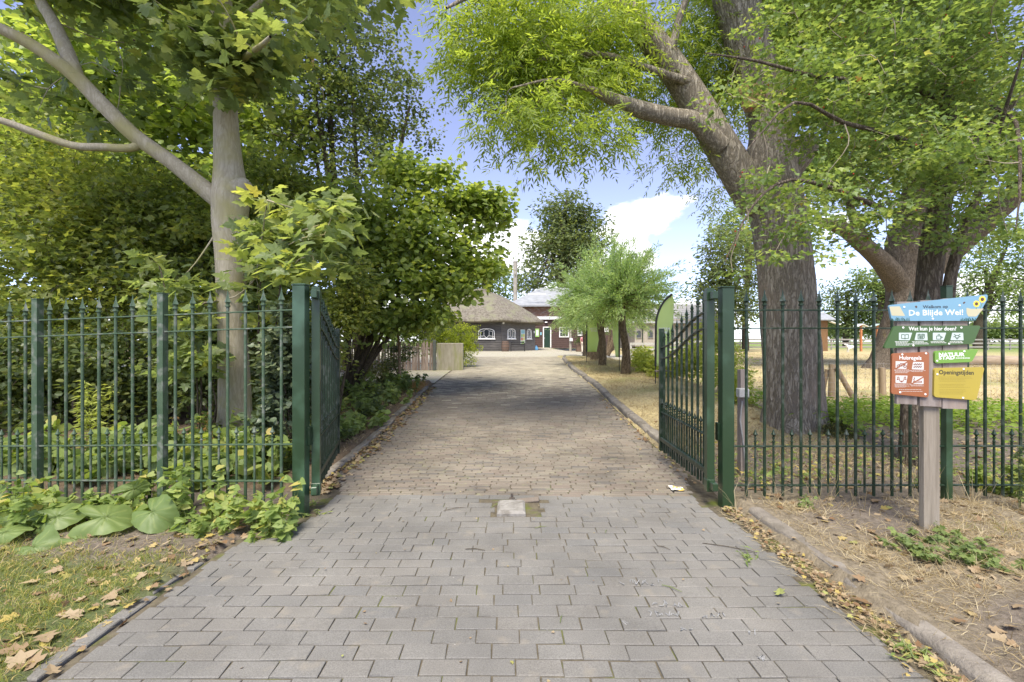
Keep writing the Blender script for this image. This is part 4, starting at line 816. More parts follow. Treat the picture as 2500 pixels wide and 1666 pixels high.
# moss at the foot
MOSS = leafmat('moss', [(0, (.02, .035, .01)), (.6, (.05, .075, .015)), (1, (.11, .13, .03))], .2, .8)
def tuft(name, pts_xy, zf, nper, hgt, wd, m, label=None, cat=None, kind=None, spread=.05, lean=.5, parent=None, hv=.4, segs=True, group=None):
    pts = np.repeat(np.asarray(pts_xy, float), nper, axis=0)+rng.normal(size=(len(pts_xy)*nper, 2))*spread; n = len(pts)
    z = zf(pts[:, 0], pts[:, 1])-.01; hh = hgt*(1-hv+2*hv*rng.random(n)); d = rng.normal(size=(n, 3))*lean; d[:, 2] = 1; d = unit(d); nn = rng.normal(size=(n, 3)); nn = unit(np.cross(d, nn))
    V0 = BLADE[0]; s = unit(np.cross(nn, d)); tip = rng.normal(size=(n, 3))*.35; tip[:, 2] = -.25
    base = np.c_[pts, z]; V = np.zeros((n, 5, 3)); wv = (wd*(.6+.8*rng.random(n)))[:, None]
    V[:, 0] = base+s*wv*.5; V[:, 1] = base-s*wv*.5; m1 = base+d*hh[:, None]*.55; V[:, 2] = m1+s*wv*.36; V[:, 3] = m1-s*wv*.36; V[:, 4] = base+d*hh[:, None]+tip*hh[:, None]*.45
    o = np.arange(n)[:, None]*5; me = fast_mesh(name, V.reshape(-1, 3), o+np.array([[2, 3, 4]]), o+np.array([[0, 1, 3, 2]]))
    attr(me, 'rnd', np.repeat(rng.random(n), 5)); ob = link(name, me, m, parent); tag(ob, label, cat, group, kind); return ob
# --- old tree further back on the right
old = [(PP([(2168, 925, 18), (2180, 880, 18), (2192, 820, 18), (2205, 740, 18), (2210, 660, 18), (2212, 590, 18), (2235, 480, 18), (2270, 350, 18), (2300, 150, 18)]), [.85, .72, .62, .60, .62, .66, .45, .35, .2]),
       (PP([(2215, 730, 18), (2170, 660, 17.6), (2110, 600, 17.2), (2060, 560, 17), (1990, 540, 16.6), (1930, 530, 16.2)]), [.4, .36, .30, .24, .15, .07]),
       (PP([(2225, 700, 18), (2290, 640, 17.8), (2370, 570, 17.5), (2450, 500, 17.2), (2560, 400, 16.8), (2680, 280, 16.5)]), [.45, .42, .40, .38, .32, .2]),
       (PP([(2115, 600, 17.2), (2080, 520, 17.2), (2060, 430, 17.2)]), [.22, .15, .06])]
tree('old_tree', 'gnarled old tree with yellowish spreading limbs in the paddock behind the sign', 'tree', old, OLD_BARK, [B(2050, 420, 17.5, 170, 110), B(2250, 300, 17.5, 250, 130), B(1960, 620, 16.5, 70, 60), B(2450, 350, 17, 170, 130), B(1930, 520, 16.8, 90, 70), B(2350, 560, 18.5, 90, 60), B(2150, 100, 17.5, 300, 150)],
     650, 50, .9, LOBED, HAW_L, (.18, .28), n=30, sub=7, rough=.06, flare=(1.2, .55, 4), ridge=.03, tw=(.05, .012), start=4.6)
# --- hawthorn just behind the right fence
Yh = 5.3
haw = [(PP([(2225, 1150, Yh), (2222, 1050, Yh), (2226, 950, Yh), (2240, 850, Yh), (2262, 740, Yh), (2272, 640, Yh), (2285, 540, Yh), (2310, 420, Yh), (2315, 300, Yh), (2312, 150, Yh), (2320, -50, Yh)]), [.13, .105, .10, .095, .115, .115, .11, .095, .08, .065, .03]),
       (PP([(2222, 1130, Yh), (2250, 1040, Yh+.05), (2285, 930, Yh+.1), (2310, 800, Yh+.1), (2320, 680, Yh+.1), (2355, 560, Yh+.1), (2395, 450, Yh), (2420, 300, Yh-.1)]), [.08, .075, .07, .065, .06, .055, .045, .02]),
       (PP([(2300, 460, Yh), (2350, 380, Yh-.1), (2420, 300, Yh-.2), (2480, 250, Yh-.3)]), [.08, .06, .05, .03]),
       (PP([(2285, 540, Yh), (2180, 520, Yh-.5), (2060, 470, Yh-.9), (1930, 440, Yh-1.2), (1840, 500, Yh-1.4), (1770, 640, Yh-1.5)]), [.035, .026, .02, .015, .010, .004]),
       (PP([(2310, 420, Yh), (2200, 340, Yh-.6), (2060, 300, Yh-1), (1940, 250, Yh-1.3), (1820, 370, Yh-1.5)]), [.035, .026, .02, .013, .004]),
       (PP([(2312, 250, Yh), (2180, 200, Yh-.4), (2010, 190, Yh-.8), (1850, 150, Yh-1.1), (1720, 130, Yh-1.3)]), [.03, .025, .02, .013, .005]),
       (PP([(2420, 260, Yh-.2), (2480, 300, Yh-.8), (2490, 450, Yh-1.3), (2480, 560, Yh-1.5)]), [.02, .016, .012, .004]),
       (PP([(2300, 480, Yh), (2400, 420, Yh-.5), (2460, 250, Yh-1), (2500, 120, Yh-1.2)]), [.03, .022, .015, .006])]
hblobs = [B(2150, 160, 4.9, 240, 140), B(2380, 150, 4.9, 180, 160), B(2000, 260, 4.6, 170, 110), B(2200, 400, 4.7, 190, 110), B(2400, 420, 4.8, 140, 110), B(1900, 130, 4.6, 110, 110), B(1850, 430, 4.2, 70, 90, wt=.02), B(1800, 600, 4.0, 40, 70, wt=.012), B(1980, 470, 4.3, 110, 60, wt=.05), B(2120, 540, 4.6, 110, 60), B(1760, 250, 4.3, 70, 60, wt=.02),
          B(2300, -150, 5, 400, 150), B(2460, 560, 4.6, 60, 60, wt=.03), B(1900, 620, 4.1, 30, 30, wt=.006), B(1960, 560, 4.2, 60, 30, wt=.02), B(2280, 560, 4.9, 80, 50, wt=.04)]
haw_t = tree('hawthorn', 'hawthorn with several thin stems and long pale twigs right behind the dark railing', 'tree', haw, OLD_BARK, hblobs, 1250, 32, .21, LOBED, HAW_L, (.045, .075), n=18, sub=6, rough=.05, tw=(.010, .0028), start=3.0, upn=1.4, flat=.35, twm=mat('pale hawthorn twigs', (.24, .20, .14), (.33, .28, .2), rough=.9))
bp_ = blob_points(hblobs, 260); BERRY = mat('red berries', (.35, .03, .015), rough=.4)
Vb = np.array([(0, 0, 1), (1, 0, 0), (0, 1, 0), (-1, 0, 0), (0, -1, 0), (0, 0, -1)])*.009; Fb = np.array([(0, 1, 2), (0, 2, 3), (0, 3, 4), (0, 4, 1), (5, 2, 1), (5, 3, 2), (5, 4, 3), (5, 1, 4)])
bo = np.array(haw[0][0][0]); tag(link('berries', fast_mesh('berries', (bp_[:, None]-bo+Vb[None]).reshape(-1, 3), (Fb[None]+(np.arange(len(bp_))*6)[:, None, None]).reshape(-1, 3)), BERRY, haw_t), kind='stuff')

# --- pollard willows
def willow(label, px, py, Y, ht, r, seed, ns=150, cl=1.0, lean=0.):
    global rng
    rng = np.random.default_rng(seed); c = P(px, py, Y); c[2] = gz(c[0], c[1])-.03
    root = thing('pollard_willow', label, 'tree', tuple(c), group=None)
    limbs = [([(0, 0, 0), (.02, .01, ht*.35), (-.03+lean*.5, 0, ht*.7), (lean, 0, ht), (lean-.02, 0, ht+.14)], [r*1.25, r, r*.95, r*1.15, r*1.5])]
    for k in range(6):
        a_ = k*1.05+.3; limbs.append(([(lean, 0, ht), (lean+.14*math.cos(a_), .14*math.sin(a_), ht+.15), (lean+.3*math.cos(a_), .3*math.sin(a_), ht+.4)], [r*.6, r*.4, r*.2]))
    V, Fq, nodes = limb_mesh(limbs, 18, 7, .07, ridge=.05); link('trunk', fast_mesh('trunk', V, None, Fq), WILB, root, True)
    SV, SF, b = [], [], 0; LP, LD, LN, LR = [], [], [], []
    for k in range(ns):
        a_ = rng.random()*2*np.pi; e = np.arcsin(rng.uniform(-.15, 1)); ln_ = cl*rng.uniform(1.0, 1.75)*(.75+.45*np.sin(max(e, 0)))
        d = np.array((np.cos(a_)*np.cos(e), np.sin(a_)*np.cos(e), np.sin(e))); s = np.array((lean, 0, ht+.12))+d*.2
        t = np.linspace(0, 1, 6)[:, None]; p = s+d*ln_*t+np.array((.15, 0, -.45*ln_*(1-.7*np.sin(max(e, 0)))))*t**2+rng.normal(size=(1, 3))*.06*t
        v, f = tube_np(p, np.linspace(.011, .002, 6), 4); SV.append(v); SF.append(f+b); b += len(v)
        nl_ = int(95*ln_/1.4); tt = rng.random(nl_)**.75; q = np.stack([np.interp(tt, t[:, 0], p[:, i]) for i in range(3)], 1)+rng.normal(size=(nl_, 3))*.05
        LP.append(q); dd = d+rng.normal(size=(nl_, 3))*.6; dd[:, 2] -= .35; LD.append(dd); LN.append(rng.normal(size=(nl_, 3))*.6+np.array((0, 0, .8))); LR.append(np.clip(rng.random()*.5+.5*rng.random(nl_), 0, 1))
    tag(link('shoots', fast_mesh('shoots', np.vstack(SV), None, np.vstack(SF)), WILB, root), kind='stuff')
    pos = np.vstack(LP); tag(link('crown', leaf_mesh('crown', pos, np.vstack(LD), np.vstack(LN), rng.uniform(.08, .16, len(pos)), NARROW, .95, np.concatenate(LR)), WIL_L, root), kind='stuff')
    return root
willow('pollard willow with leaning brown trunk closest to the feather banner', 1527, 923, 13.2, 1.95, .105, 21, 220, 1.02, -.12)
willow('straight pollard willow second in the row along the kerb', 1470, 897, 16.0, 2.0, .12, 22, 230, 1.34, -.03)
willow('short stout pollard willow third in the row along the kerb', 1455, 882, 19.5, 1.9, .17, 23, 110, 1.5)
willow('stout pollard willow fourth in the row along the kerb', 1441, 873, 23.0, 1.95, .18, 24, 90, 1.5)
willow('pollard willow last in the row nearest the plaza', 1431, 867, 26.0, 1.95, .2, 25, 80, 1.4)
rng = np.random.default_rng(99)
# --- small two stemmed tree
gt = [(PP([(1482, 868, 30), (1500, 820, 30), (1505, 790, 30), (1512, 740, 30)]), [.2, .15, .12, .06]), (PP([(1484, 866, 30), (1508, 830, 30.2), (1530, 780, 30.2)]), [.14, .1, .05]), (PP([(1480, 868, 30), (1488, 820, 30), (1490, 770, 30)]), [.1, .08, .05])]
tree('multi_stem_tree', 'small pale tree with forked stems beyond the willow row', 'tree', gt, WILB, [B(1505, 730, 30, 50, 35), B(1540, 745, 30, 35, 30)], 60, 40, .5, OVAL, FAR2_L, (.10, .16), n=10, tw=(.03, .008), start=3)

# --- far trees
def fartree(label, px, Y, blobs, n, per, cr, m, size, tr=.3, base_y=None, T=OVAL, group=None, name='background_tree', cat='tree'):
    bx = (px-1250)/F*Y; b0 = np.array((bx, Y, gz(bx, Y)-.1)); top = np.array(max(blobs, key=lambda q: q[2])[:3]); mid = np.mean([q[:3] for q in blobs], axis=0)
    limbs = [([tuple(b0), tuple(b0*.6+np.array((bx, Y, mid[2]))*.4), tuple(mid), tuple(top)], [tr*1.2, tr, tr*.7, tr*.2])]
    for q in blobs: limbs.append(([tuple(b0*.5+mid*.5), tuple(mid*.6+np.array(q[:3])*.4), tuple(q[:3])], [tr*.5, tr*.3, tr*.1]))
    return tree(name, label, cat, limbs, TWIGB, blobs, n, per, cr, T, m, size, n=10, sub=4, tw=(.07, .015), start=b0[2]+.4*(mid[2]-b0[2]), twign=3, group=group, shell=.42)
fartree('tall dark olive tree rising behind the brown building and willows', 1375, 62, [B(1400, 560, 62, 85, 70), B(1370, 520, 62, 70, 45), B(1340, 600, 60, 70, 60), B(1310, 680, 58, 55, 60), B(1420, 640, 62, 80, 80), B(1290, 735, 56, 30, 40), B(1450, 560, 62, 35, 50), B(1385, 480, 62, 40, 22)], 420, 30, 1.5, FAR_L, (.36, .62), .5)
fartree('lower hazy tree behind the thatched hut', 1200, 75, [B(1195, 660, 75, 50, 55), B(1240, 680, 75, 35, 55), B(1150, 690, 75, 50, 60), B(1210, 730, 75, 70, 50), B(1100, 700, 75, 60, 60)], 180, 26, 1.9, FAR2_L, (.35, .6), .4)
fartree('dark conifer like tree beside the barn left of the furrowed trunk', 1770, 42, [B(1755, 640, 42, 60, 55), B(1770, 720, 42, 75, 60), B(1730, 700, 42, 45, 60), B(1790, 600, 43, 60, 60), B(1800, 760, 42, 60, 40), B(1840, 680, 44, 50, 80)], 300, 30, 1.0, FAR_L, (.22, .38), .35)
fartree('pale green tree behind the dark tree right of the barn', 1820, 48, [B(1800, 560, 48, 70, 50), B(1860, 600, 48, 70, 80)], 140, 28, 1.2, FAR2_L, (.25, .4), .3)
fartree('rounded field tree in the distance past the paddock fence', 2065, 70, [B(2065, 720, 70, 60, 55), B(2030, 760, 70, 50, 40), B(2110, 770, 70, 60, 40), B(2080, 800, 70, 70, 25)], 170, 28, 1.7, FAR_L, (.35, .55), .4)
fartree('distant tree with open crown just left of the gnarled old tree', 2140, 66, [B(2145, 740, 66, 45, 50), B(2120, 690, 66, 50, 35), B(2200, 700, 66, 70, 60)], 150, 28, 1.6, FAR2_L, (.35, .55), .4)
fartree('wide distant tree behind the yellow sign plate', 2390, 60, [B(2380, 650, 60, 70, 60), B(2460, 600, 60, 80, 70), B(2420, 720, 60, 110, 55), B(2520, 690, 60, 80, 80), B(2340, 740, 60, 60, 40)], 260, 28, 1.6, FAR2_L, (.32, .55), .5)
dt = fartree('far tree in the distant tree line on the horizon', 1600, 110, [B(1600, 790, 110, 60, 38), B(1635, 805, 110, 45, 28), B(1560, 805, 110, 40, 26)], 80, 30, 2.6, FAR2_L, (.7, 1.1), .4, group='distant tree line', name='distant_tree')
for px, Y in ((1690, 120), (2010, 120), (2180, 125), (2290, 115), (2410, 120), (2530, 118), (1060, 100), (960, 105), (2650, 110)):
    r_ = dt.copy(); COL.objects.link(r_); x_ = (px-1250)/F*Y; r_.location = (x_, Y, gz(x_, Y)-.1); r_.rotation_euler = (0, 0, px*1.7); r_.scale = (1, 1, .85+.3*((px*7) % 10)/10)
    for ch in dt.children: c2 = ch.copy(); COL.objects.link(c2); c2.parent = r_
#@@PART4
# ================================================================== BUILDINGS
BOARD = mat('tarred grey boards', (.060, .055, .052), (.095, .088, .082), scale=3, rough=.7, bump=.2, bscale=30, stretch=(1, 1, 6), c3=(.12, .11, .10), scale3=1)
BOARDB = mat('brown stained boards', (.060, .034, .028), (.095, .055, .045), scale=3, rough=.7, bump=.2, bscale=30, stretch=(1, 1, 6))
THATCH = mat('reed thatch', (.11, .095, .072), (.23, .205, .16), scale=4, rough=1, bump=1., bscale=14, stretch=(1.6, 1.6, .8), c3=(.20, .195, .12), scale3=.8)
WFR = mat('white window paint', (.72, .71, .68), rough=.5); GLASS = mat('dark window glass', (.03, .035, .04), rough=.08, spec=.6)
def lapwall(parent, name, a, b_, z0, z1, m, board=.17, t=.025, gap=None):
    """lapped boards from a to b (x,y), outward to the right-hand side of a->b"""
    a = np.array(a, float); b_ = np.array(b_, float); d = (b_-a)/np.linalg.norm(b_-a); nn = np.array((d[1], -d[0])); n = max(2, int(round((z1-z0)/board))); V = []; bh = (z1-z0)/n
    prof = []
    for k in range(n): prof += [(t+.012, z0+k*bh), (.004, z0+(k+1)*bh-.001)]
    prof.append((-.08, z1)); prof.insert(0, (-.08, z0))
    for e in (a, b_): V += [(e[0]+nn[0]*u, e[1]+nn[1]*u, z) for u, z in prof]
    m_ = len(prof); return MB().add(V, [(i, i+1, m_+i+1, m_+i) for i in range(m_-1)]+[(m_-1, 0, m_, 2*m_-1)]).build(name, m, parent)
hutc = np.array((-3.0, 43.0)); gh = .62
hut = thing('thatched_hut', 'octagonal dark boarded hut with a pointed thatched roof', 'hut', (hutc[0], hutc[1], gh))
ap = 5.07; vr = ap/math.cos(math.pi/8); cor = [hutc+vr*np.array((math.cos(R(-67.5+45*k)), math.sin(R(-67.5+45*k)))) for k in range(8)]
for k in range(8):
    lapwall(hut, 'wall', cor[k], cor[(k+1) % 8], gh-.05, gh+2.72, mat('lit side boards', (.11, .10, .09), (.16, .148, .135), scale=3, rough=.7, bump=.2, bscale=30, stretch=(1, 1, 6)) if k in (0, 1) else BOARD, .2)  # right-hand faces get lighter boards: the light on that side is in the colour
V = []; n = 96; lv = [(1.10, 2.42), (1.115, 2.50), (1.11, 2.62), (1.06, 2.80), (.9, 3.42), (.72, 4.05), (.5, 4.72), (.3, 5.22), (.16, 5.45), (.155, 5.58), (.08, 5.72), (.01, 5.80)]
for r_, z in lv:
    for i in range(n):
        a_ = 2*math.pi*i/n; kf = math.cos(math.pi/8)/math.cos(((a_+math.pi/8) % (math.pi/4))-math.pi/8); kf = .72*kf+.28*.96; rr_ = (vr+.0)*r_*kf*(1.04)
        V.append((hutc[0]+rr_*math.cos(a_)+random.gauss(0, .012), hutc[1]+rr_*math.sin(a_)+random.gauss(0, .012), gh+z+random.gauss(0, .02)*(z > 2.5)+(-.05*math.cos(4*a_*2) if z < 2.7 else 0)))
Fs = [(k*n+i, k*n+(i+1) % n, (k+1)*n+(i+1) % n, (k+1)*n+i) for k in range(len(lv)-1) for i in range(n)]+[tuple(range(n-1, -1, -1))]
MB().add(V, Fs).build('thatched_roof', THATCH, hut, True)
def arched(cx, w_, z0, z1, n=9, rise=.25):
    return [(cx-w_/2, z0), (cx+w_/2, z0)]+[(cx+w_/2*math.cos(math.pi*k/n), z1-rise+rise*math.sin(math.pi*k/n)) for k in range(n+1)]
def wall_frame(a, b_):
    a = np.array(a); b_ = np.array(b_); d = (b_-a)/np.linalg.norm(b_-a); nn = np.array((d[1], -d[0])); return lambda u, o, z: (a[0]+d[0]*u+nn[0]*o, a[1]+d[1]*u+nn[1]*o, z)
def extr(poly, W_, o0, o1):
    n = len(poly); V = [W_(u, o0, z) for u, z in poly]+[W_(u, o1, z) for u, z in poly]
    return MB().add(V, [tuple(range(n)), tuple(range(2*n-1, n-1, -1))]+[(i, n+i, n+(i+1) % n, (i+1) % n) for i in range(n)])
def ringpoly(out_, inn, W_, o0, o1):
    n = len(out_); V = [W_(u, o0, z) for u, z in out_]+[W_(u, o0, z) for u, z in inn]+[W_(u, o1, z) for u, z in out_]+[W_(u, o1, z) for u, z in inn]; Fs = []
    for i in range(n):
        j = (i+1) % n; Fs += [(i, j, n+j, n+i), (2*n+j, 2*n+i, 3*n+i, 3*n+j), (i, 2*n+i, 2*n+j, j), (n+i, n+j, 3*n+j, 3*n+i)]
    return MB().add(V, Fs)
def barsW(W_, segs, o0, o1, wd):
    m = MB()
    for (u0, z0), (u1, z1) in segs:
        d = Vector((u1-u0, z1-z0)).normalized(); nn = Vector((-d.y, d.x))*wd/2; q = [(u0+nn.x, z0+nn.y), (u0-nn.x, z0-nn.y), (u1-nn.x, z1-nn.y), (u1+nn.x, z1+nn.y)]
        b = len(m.v); V = [W_(u, o0, z) for u, z in q]+[W_(u, o1, z) for u, z in q]; m.add(V, [(0, 1, 2, 3), (7, 6, 5, 4)]+[(i, 4+i, 4+(i+1) % 4, (i+1) % 4) for i in range(4)])
    return m
def arch_window(parent, W_, cx, w_, z0, z1):
    o = ringpoly(arched(cx, w_, z0, z1), arched(cx, w_-.10, z0+.05, z1-.05), W_, .03, .085).build('window', WFR, parent)
    extr(arched(cx, w_-.09, z0+.045, z1-.045), W_, .035, .05).build('pane', GLASS, o)
    hw = w_*.16; zm = (z0+z1)/2; m = barsW(W_, [((cx, z1-.05), (cx-hw, zm+.25)), ((cx-hw, zm+.25), (cx-hw, zm-.15)), ((cx-hw, zm-.15), (cx, z0+.05)), ((cx, z1-.05), (cx+hw, zm+.25)), ((cx+hw, zm+.25), (cx+hw, zm-.15)), ((cx+hw, zm-.15), (cx, z0+.05)), ((cx-w_*.38, z0+.05), (cx-w_*.38, z1-.3)), ((cx+w_*.38, z0+.05), (cx+w_*.38, z1-.3)), ((cx-w_/2+.05, z0+.18), (cx-hw, zm-.2)), ((cx+w_/2-.05, z0+.18), (cx+hw, zm-.2)), ((cx-w_/2+.05, z1-.3), (cx-hw, z1-.2)), ((cx+w_/2-.05, z1-.3), (cx+hw, z1-.2))], .05, .08, .03)
    m.build('muntins', WFR, o); extr([(cx-w_/2-.06, z0-.07), (cx+w_/2+.06, z0-.07), (cx+w_/2+.06, z0), (cx-w_/2-.06, z0)], W_, .03, .13).build('sill', WFR, o)
W0 = wall_frame(cor[7], cor[0]); W1 = wall_frame(cor[0], cor[1])
arch_window(hut, W0, 2.98, 1.35, gh+1.05, gh+1.90); arch_window(hut, W1, 1.15, .95, gh+1.05, gh+1.92); arch_window(hut, W1, 3.35, .6, gh+1.05, gh+1.92)
MB().box(W1(.15, .12, gh+2.35), (.14, .14, .16), bev=.02).build('lamp', WFR, hut)
PST = [flat('poster '+k, c_) for k, c_ in (('white', (.7, .72, .7)), ('yellow', (.6, .55, .12)), ('red', (.55, .14, .08)), ('green', (.3, .5, .15)), ('blue', (.25, .5, .6)))]
pb = extr([(2.25, gh+.55), (2.8, gh+.55), (2.8, gh+1.85), (2.25, gh+1.85)], W1, .06, .09).build('poster_board', PST[0], hut); pb['label'] = 'notice board with colourful posters'
for k, (u0, z0, u1, z1, c_) in enumerate(((2.3, 1.5, 2.75, 1.8, 4), (2.3, 1.2, 2.5, 1.45, 3), (2.55, 1.2, 2.75, 1.45, 1), (2.3, .9, 2.5, 1.15, 2), (2.55, .92, 2.75, 1.15, 1), (2.32, .62, 2.74, .85, 3))):
    extr([(u0, gh+z0), (u1, gh+z0), (u1, gh+z1), (u0, gh+z1)], W1, .091, .095).build('poster', PST[c_], pb)
extr([(3.95, gh+1.55), (4.1, gh+1.55), (4.1, gh+1.75), (3.95, gh+1.75)], W1, .05, .07).build('notice', PST[0], hut)
# brown building behind
bY = 50.; bz = .74; xb = lambda px: (px-1250)/F*bY; zb = lambda py: CAMH+(833-py)/F*bY
bb = thing('brown_building', 'brown boarded building with a green door and white windows beside the thatched hut', 'building', (xb(1400), bY, bz))
lapwall(bb, 'wall', (xb(1255), bY), (xb(1500), bY), bz-.05, zb(781), BOARDB, .21)
BRICKM = mat('old red brickwork', (.16, .085, .06), (.25, .15, .11), scale=8, rough=.9, bump=.5, bscale=40, stretch=(1, 1, 3), c3=(.28, .24, .2), scale3=3)
MB().box(((xb(1250)+xb(1470))/2, bY+1.0, (zb(752)+zb(781))/2+.05), (xb(1470)-xb(1250), 1.6, zb(748)-zb(781)+.1)).build('brick_gable', BRICKM, bb)
FASC = mat('pale fascia', (.62, .62, .62), rough=.6)
MB().box(((xb(1285)+xb(1500))/2, bY-.08, zb(777)), (xb(1500)-xb(1285), .34, .32)).build('gutter', FASC, bb)
ROOFP = mat('pale metal roof', (.27, .28, .29), (.36, .37, .38), scale=2, rough=.45)
rm = MB(); V = [(xb(1236), bY-.5, zb(746)), (xb(1510), bY-.5, zb(744)), (xb(1470), bY+5, zb(690)), (xb(1325), bY+5, zb(690)), (xb(1236), bY+9, zb(746)), (xb(1510), bY+9, zb(744))]
V2 = [(x, y, z-.18) for x, y, z in V]; rm.add(V+V2, [(0, 1, 2, 3), (0, 3, 4), (1, 5, 2), (3, 2, 5, 4), (7, 6, 9, 8), (6, 10, 9), (7, 8, 11), (9, 10, 11, 8), (0, 6, 7, 1), (4, 10, 6, 0), (1, 7, 11, 5), (5, 11, 10, 4)]).build('roof', ROOFP, bb)
MB().box((xb(1310), bY-.35, zb(719)), (2.0, .12, .12)).build('roof_ridge_bar', FASC, bb)
DGR = mat('door green', (.012, .035, .022), rough=.5)
d_ = MB().box((xb(1335.5), bY-.045, (zb(849)+zb(801))/2), (xb(1343)-xb(1328), .05, zb(801)-zb(849))).build('door', DGR, bb)
mm = MB(); 
for x in (1326.6, 1344.4): mm.box((xb(x), bY-.05, (zb(849)+zb(799.5))/2), (.11, .08, zb(799.5)-zb(849)))
mm.box((xb(1335.5), bY-.05, zb(799.3)), (.9, .09, .1)).build('door_frame', WFR, d_); MB().box((xb(1329.5), bY-.09, zb(826)), (.05, .05, .22)).build('door_handle', mat('steel', (.5, .5, .5), rough=.3, metal=1), d_)
MB().box((xb(1335.5), bY-.075, zb(812)), (.5, .02, .5), bev=.005).build('door_panel', DGR, d_)
def gwindow(parent, px0, px1, py0, py1, nx=3, nz=2, Yw=bY):
    x0, x1, z0, z1 = (px0-1250)/F*Yw, (px1-1250)/F*Yw, CAMH+(833-py1)/F*Yw, CAMH+(833-py0)/F*Yw; W_ = lambda u, o, z: (u, Yw-o, z)
    o = ringpoly([(x0, z0), (x1, z0), (x1, z1), (x0, z1)], [(x0+.1, z0+.1), (x1-.1, z0+.1), (x1-.1, z1-.1), (x0+.1, z1-.1)], W_, .03, .09).build('window', WFR, parent)
    for i in range(nx):
        for k in range(nz):
            w_, h_ = (x1-x0-.2)/nx, (z1-z0-.2)/nz; MB().box((x0+.1+w_*(i+.5), Yw-.045, z0+.1+h_*(k+.5)), (w_-.04, .02, h_-.04)).build('pane', GLASS, o)
    sg_ = [((x0+.1+(x1-x0-.2)*i/nx, z0+.08), (x0+.1+(x1-x0-.2)*i/nx, z1-.08)) for i in range(1, nx)]+[((x0+.08, z0+.1+(z1-z0-.2)*k/nz), (x1-.08, z0+.1+(z1-z0-.2)*k/nz)) for k in range(1, nz)]
    barsW(W_, sg_, .05, .085, .05).build('muntins', WFR, o)
gwindow(bb, 1365, 1388.5, 799, 824); gwindow(bb, 1409.5, 1427, 799.5, 820); gwindow(bb, 1475, 1485, 801, 811, 2, 1)
MB().box((xb(1333), bY-.15, zb(787.5)), (.28, .16, .12), bev=.03).build('lamp', WFR, bb)
nb = MB().box((xb(1311.5), bY-.07, zb(813)), (.42, .05, .9)).build('notice_board', PST[3], bb); MB().box((xb(1311.5), bY-.1, zb(813)), (.26, .02, .6)).build('poster', PST[0], nb)
MB().box((xb(1320.5), bY-.06, zb(815)), (.16, .03, .3)).build('notice', PST[4], bb)
# annexe and barn on the right
ST_ = mat('grey lime plaster', (.30, .27, .225), (.40, .365, .31), scale=2.5, rough=.9, bump=.3, bscale=20); GREYB = mat('grey weathered boards', (.17, .16, .15), (.25, .235, .22), scale=3, rough=.8, stretch=(5, 5, .4), bump=.2)
an = thing('annexe', 'low grey annexe with a pale blue roof edge between the brown building and barn', 'building', (xb(1535), 51, .7))
MB().box(((xb(1500)+xb(1585))/2, 52.5, 2.0), (xb(1585)-xb(1500), 3, 2.7)).build('wall', GREYB, an); MB().box((xb(1538), 50.9, 3.45), (xb(1570)-xb(1500), .5, .3)).build('roof_edge', flat('pale blue paint', (.5, .6, .7)), an)
MB().box((xb(1534), 50.96, 2.0), (.35, .06, 1.6)).build('window', GLASS, an); MB().box((xb(1538.5), 50.94, 2.0), (.12, .1, 1.8)).build('window_frame', WFR, an)
bn = thing('barn', 'grey plastered barn with a slate roof and small arched windows', 'barn', (15, 46, .6)); kY = 46; bx_ = lambda px: (px-1250)/F*kY; bz_ = lambda py: CAMH+(833-py)/F*kY
MB().box(((bx_(1550)+bx_(1760))/2, kY+3, bz_(813)), (bx_(1760)-bx_(1550), 6, bz_(788)-bz_(845)+.4)).build('wall', ST_, bn)
SLATE = mat('grey slate', (.24, .24, .24), (.34, .335, .33), scale=6, rough=.6, bump=.3, bscale=20)
for row in range(9):
    t0, t1 = row/9, (row+1)/9+.02; e0, e1 = bz_(788)-.1, bz_(738); V = []
    y0, y1 = kY-.4+3.4*t0, kY-.4+3.4*t1; z0, z1 = e0+(e1-e0)*t0, e0+(e1-e0)*t1; xl_, xr_ = bx_(1540), bx_(1770)
    il = (xl_+1.8*t0, xl_+1.8*t1)
    MB().add([(il[0], y0, z0+.06), (xr_, y0, z0+.06), (xr_, y1, z1), (il[1], y1, z1), (il[0], y0, z0), (xr_, y0, z0), (xr_, y1, z1-.06), (il[1], y1, z1-.06)], [(0, 1, 2, 3), (7, 6, 5, 4), (0, 4, 5, 1), (3, 2, 6, 7), (0, 3, 7, 4), (1, 5, 6, 2)]).build('slate_course', SLATE, bn)
MB().add([(bx_(1540), kY-.4, bz_(788)-.1), (bx_(1540)+1.8, kY+3, bz_(738)), (bx_(1540), kY+6.4, bz_(788)-.1)], [(0, 1, 2)]).build('roof_end', SLATE, bn)
Wb = lambda u, o, z: (u, kY-o, z)
for px in (1559, 1588, 1640): arch = arched(bx_(px), .55, bz_(826), bz_(806), 7, .25); o_ = ringpoly(arch, arched(bx_(px), .43, bz_(826)+.06, bz_(806)-.06, 7, .22), Wb, .02, .08).build('window', mat('grey window surround', (.2, .19, .17)), bn); extr(arched(bx_(px), .45, bz_(826)+.05, bz_(806)-.05, 7, .22), Wb, .03, .04).build('pane', GLASS, o_)
MB().tube([(bx_(1568), kY-.12, bz_(850)), (bx_(1568), kY-.12, bz_(778))], .05, 8).build('drainpipe', DKGREEN, bn)
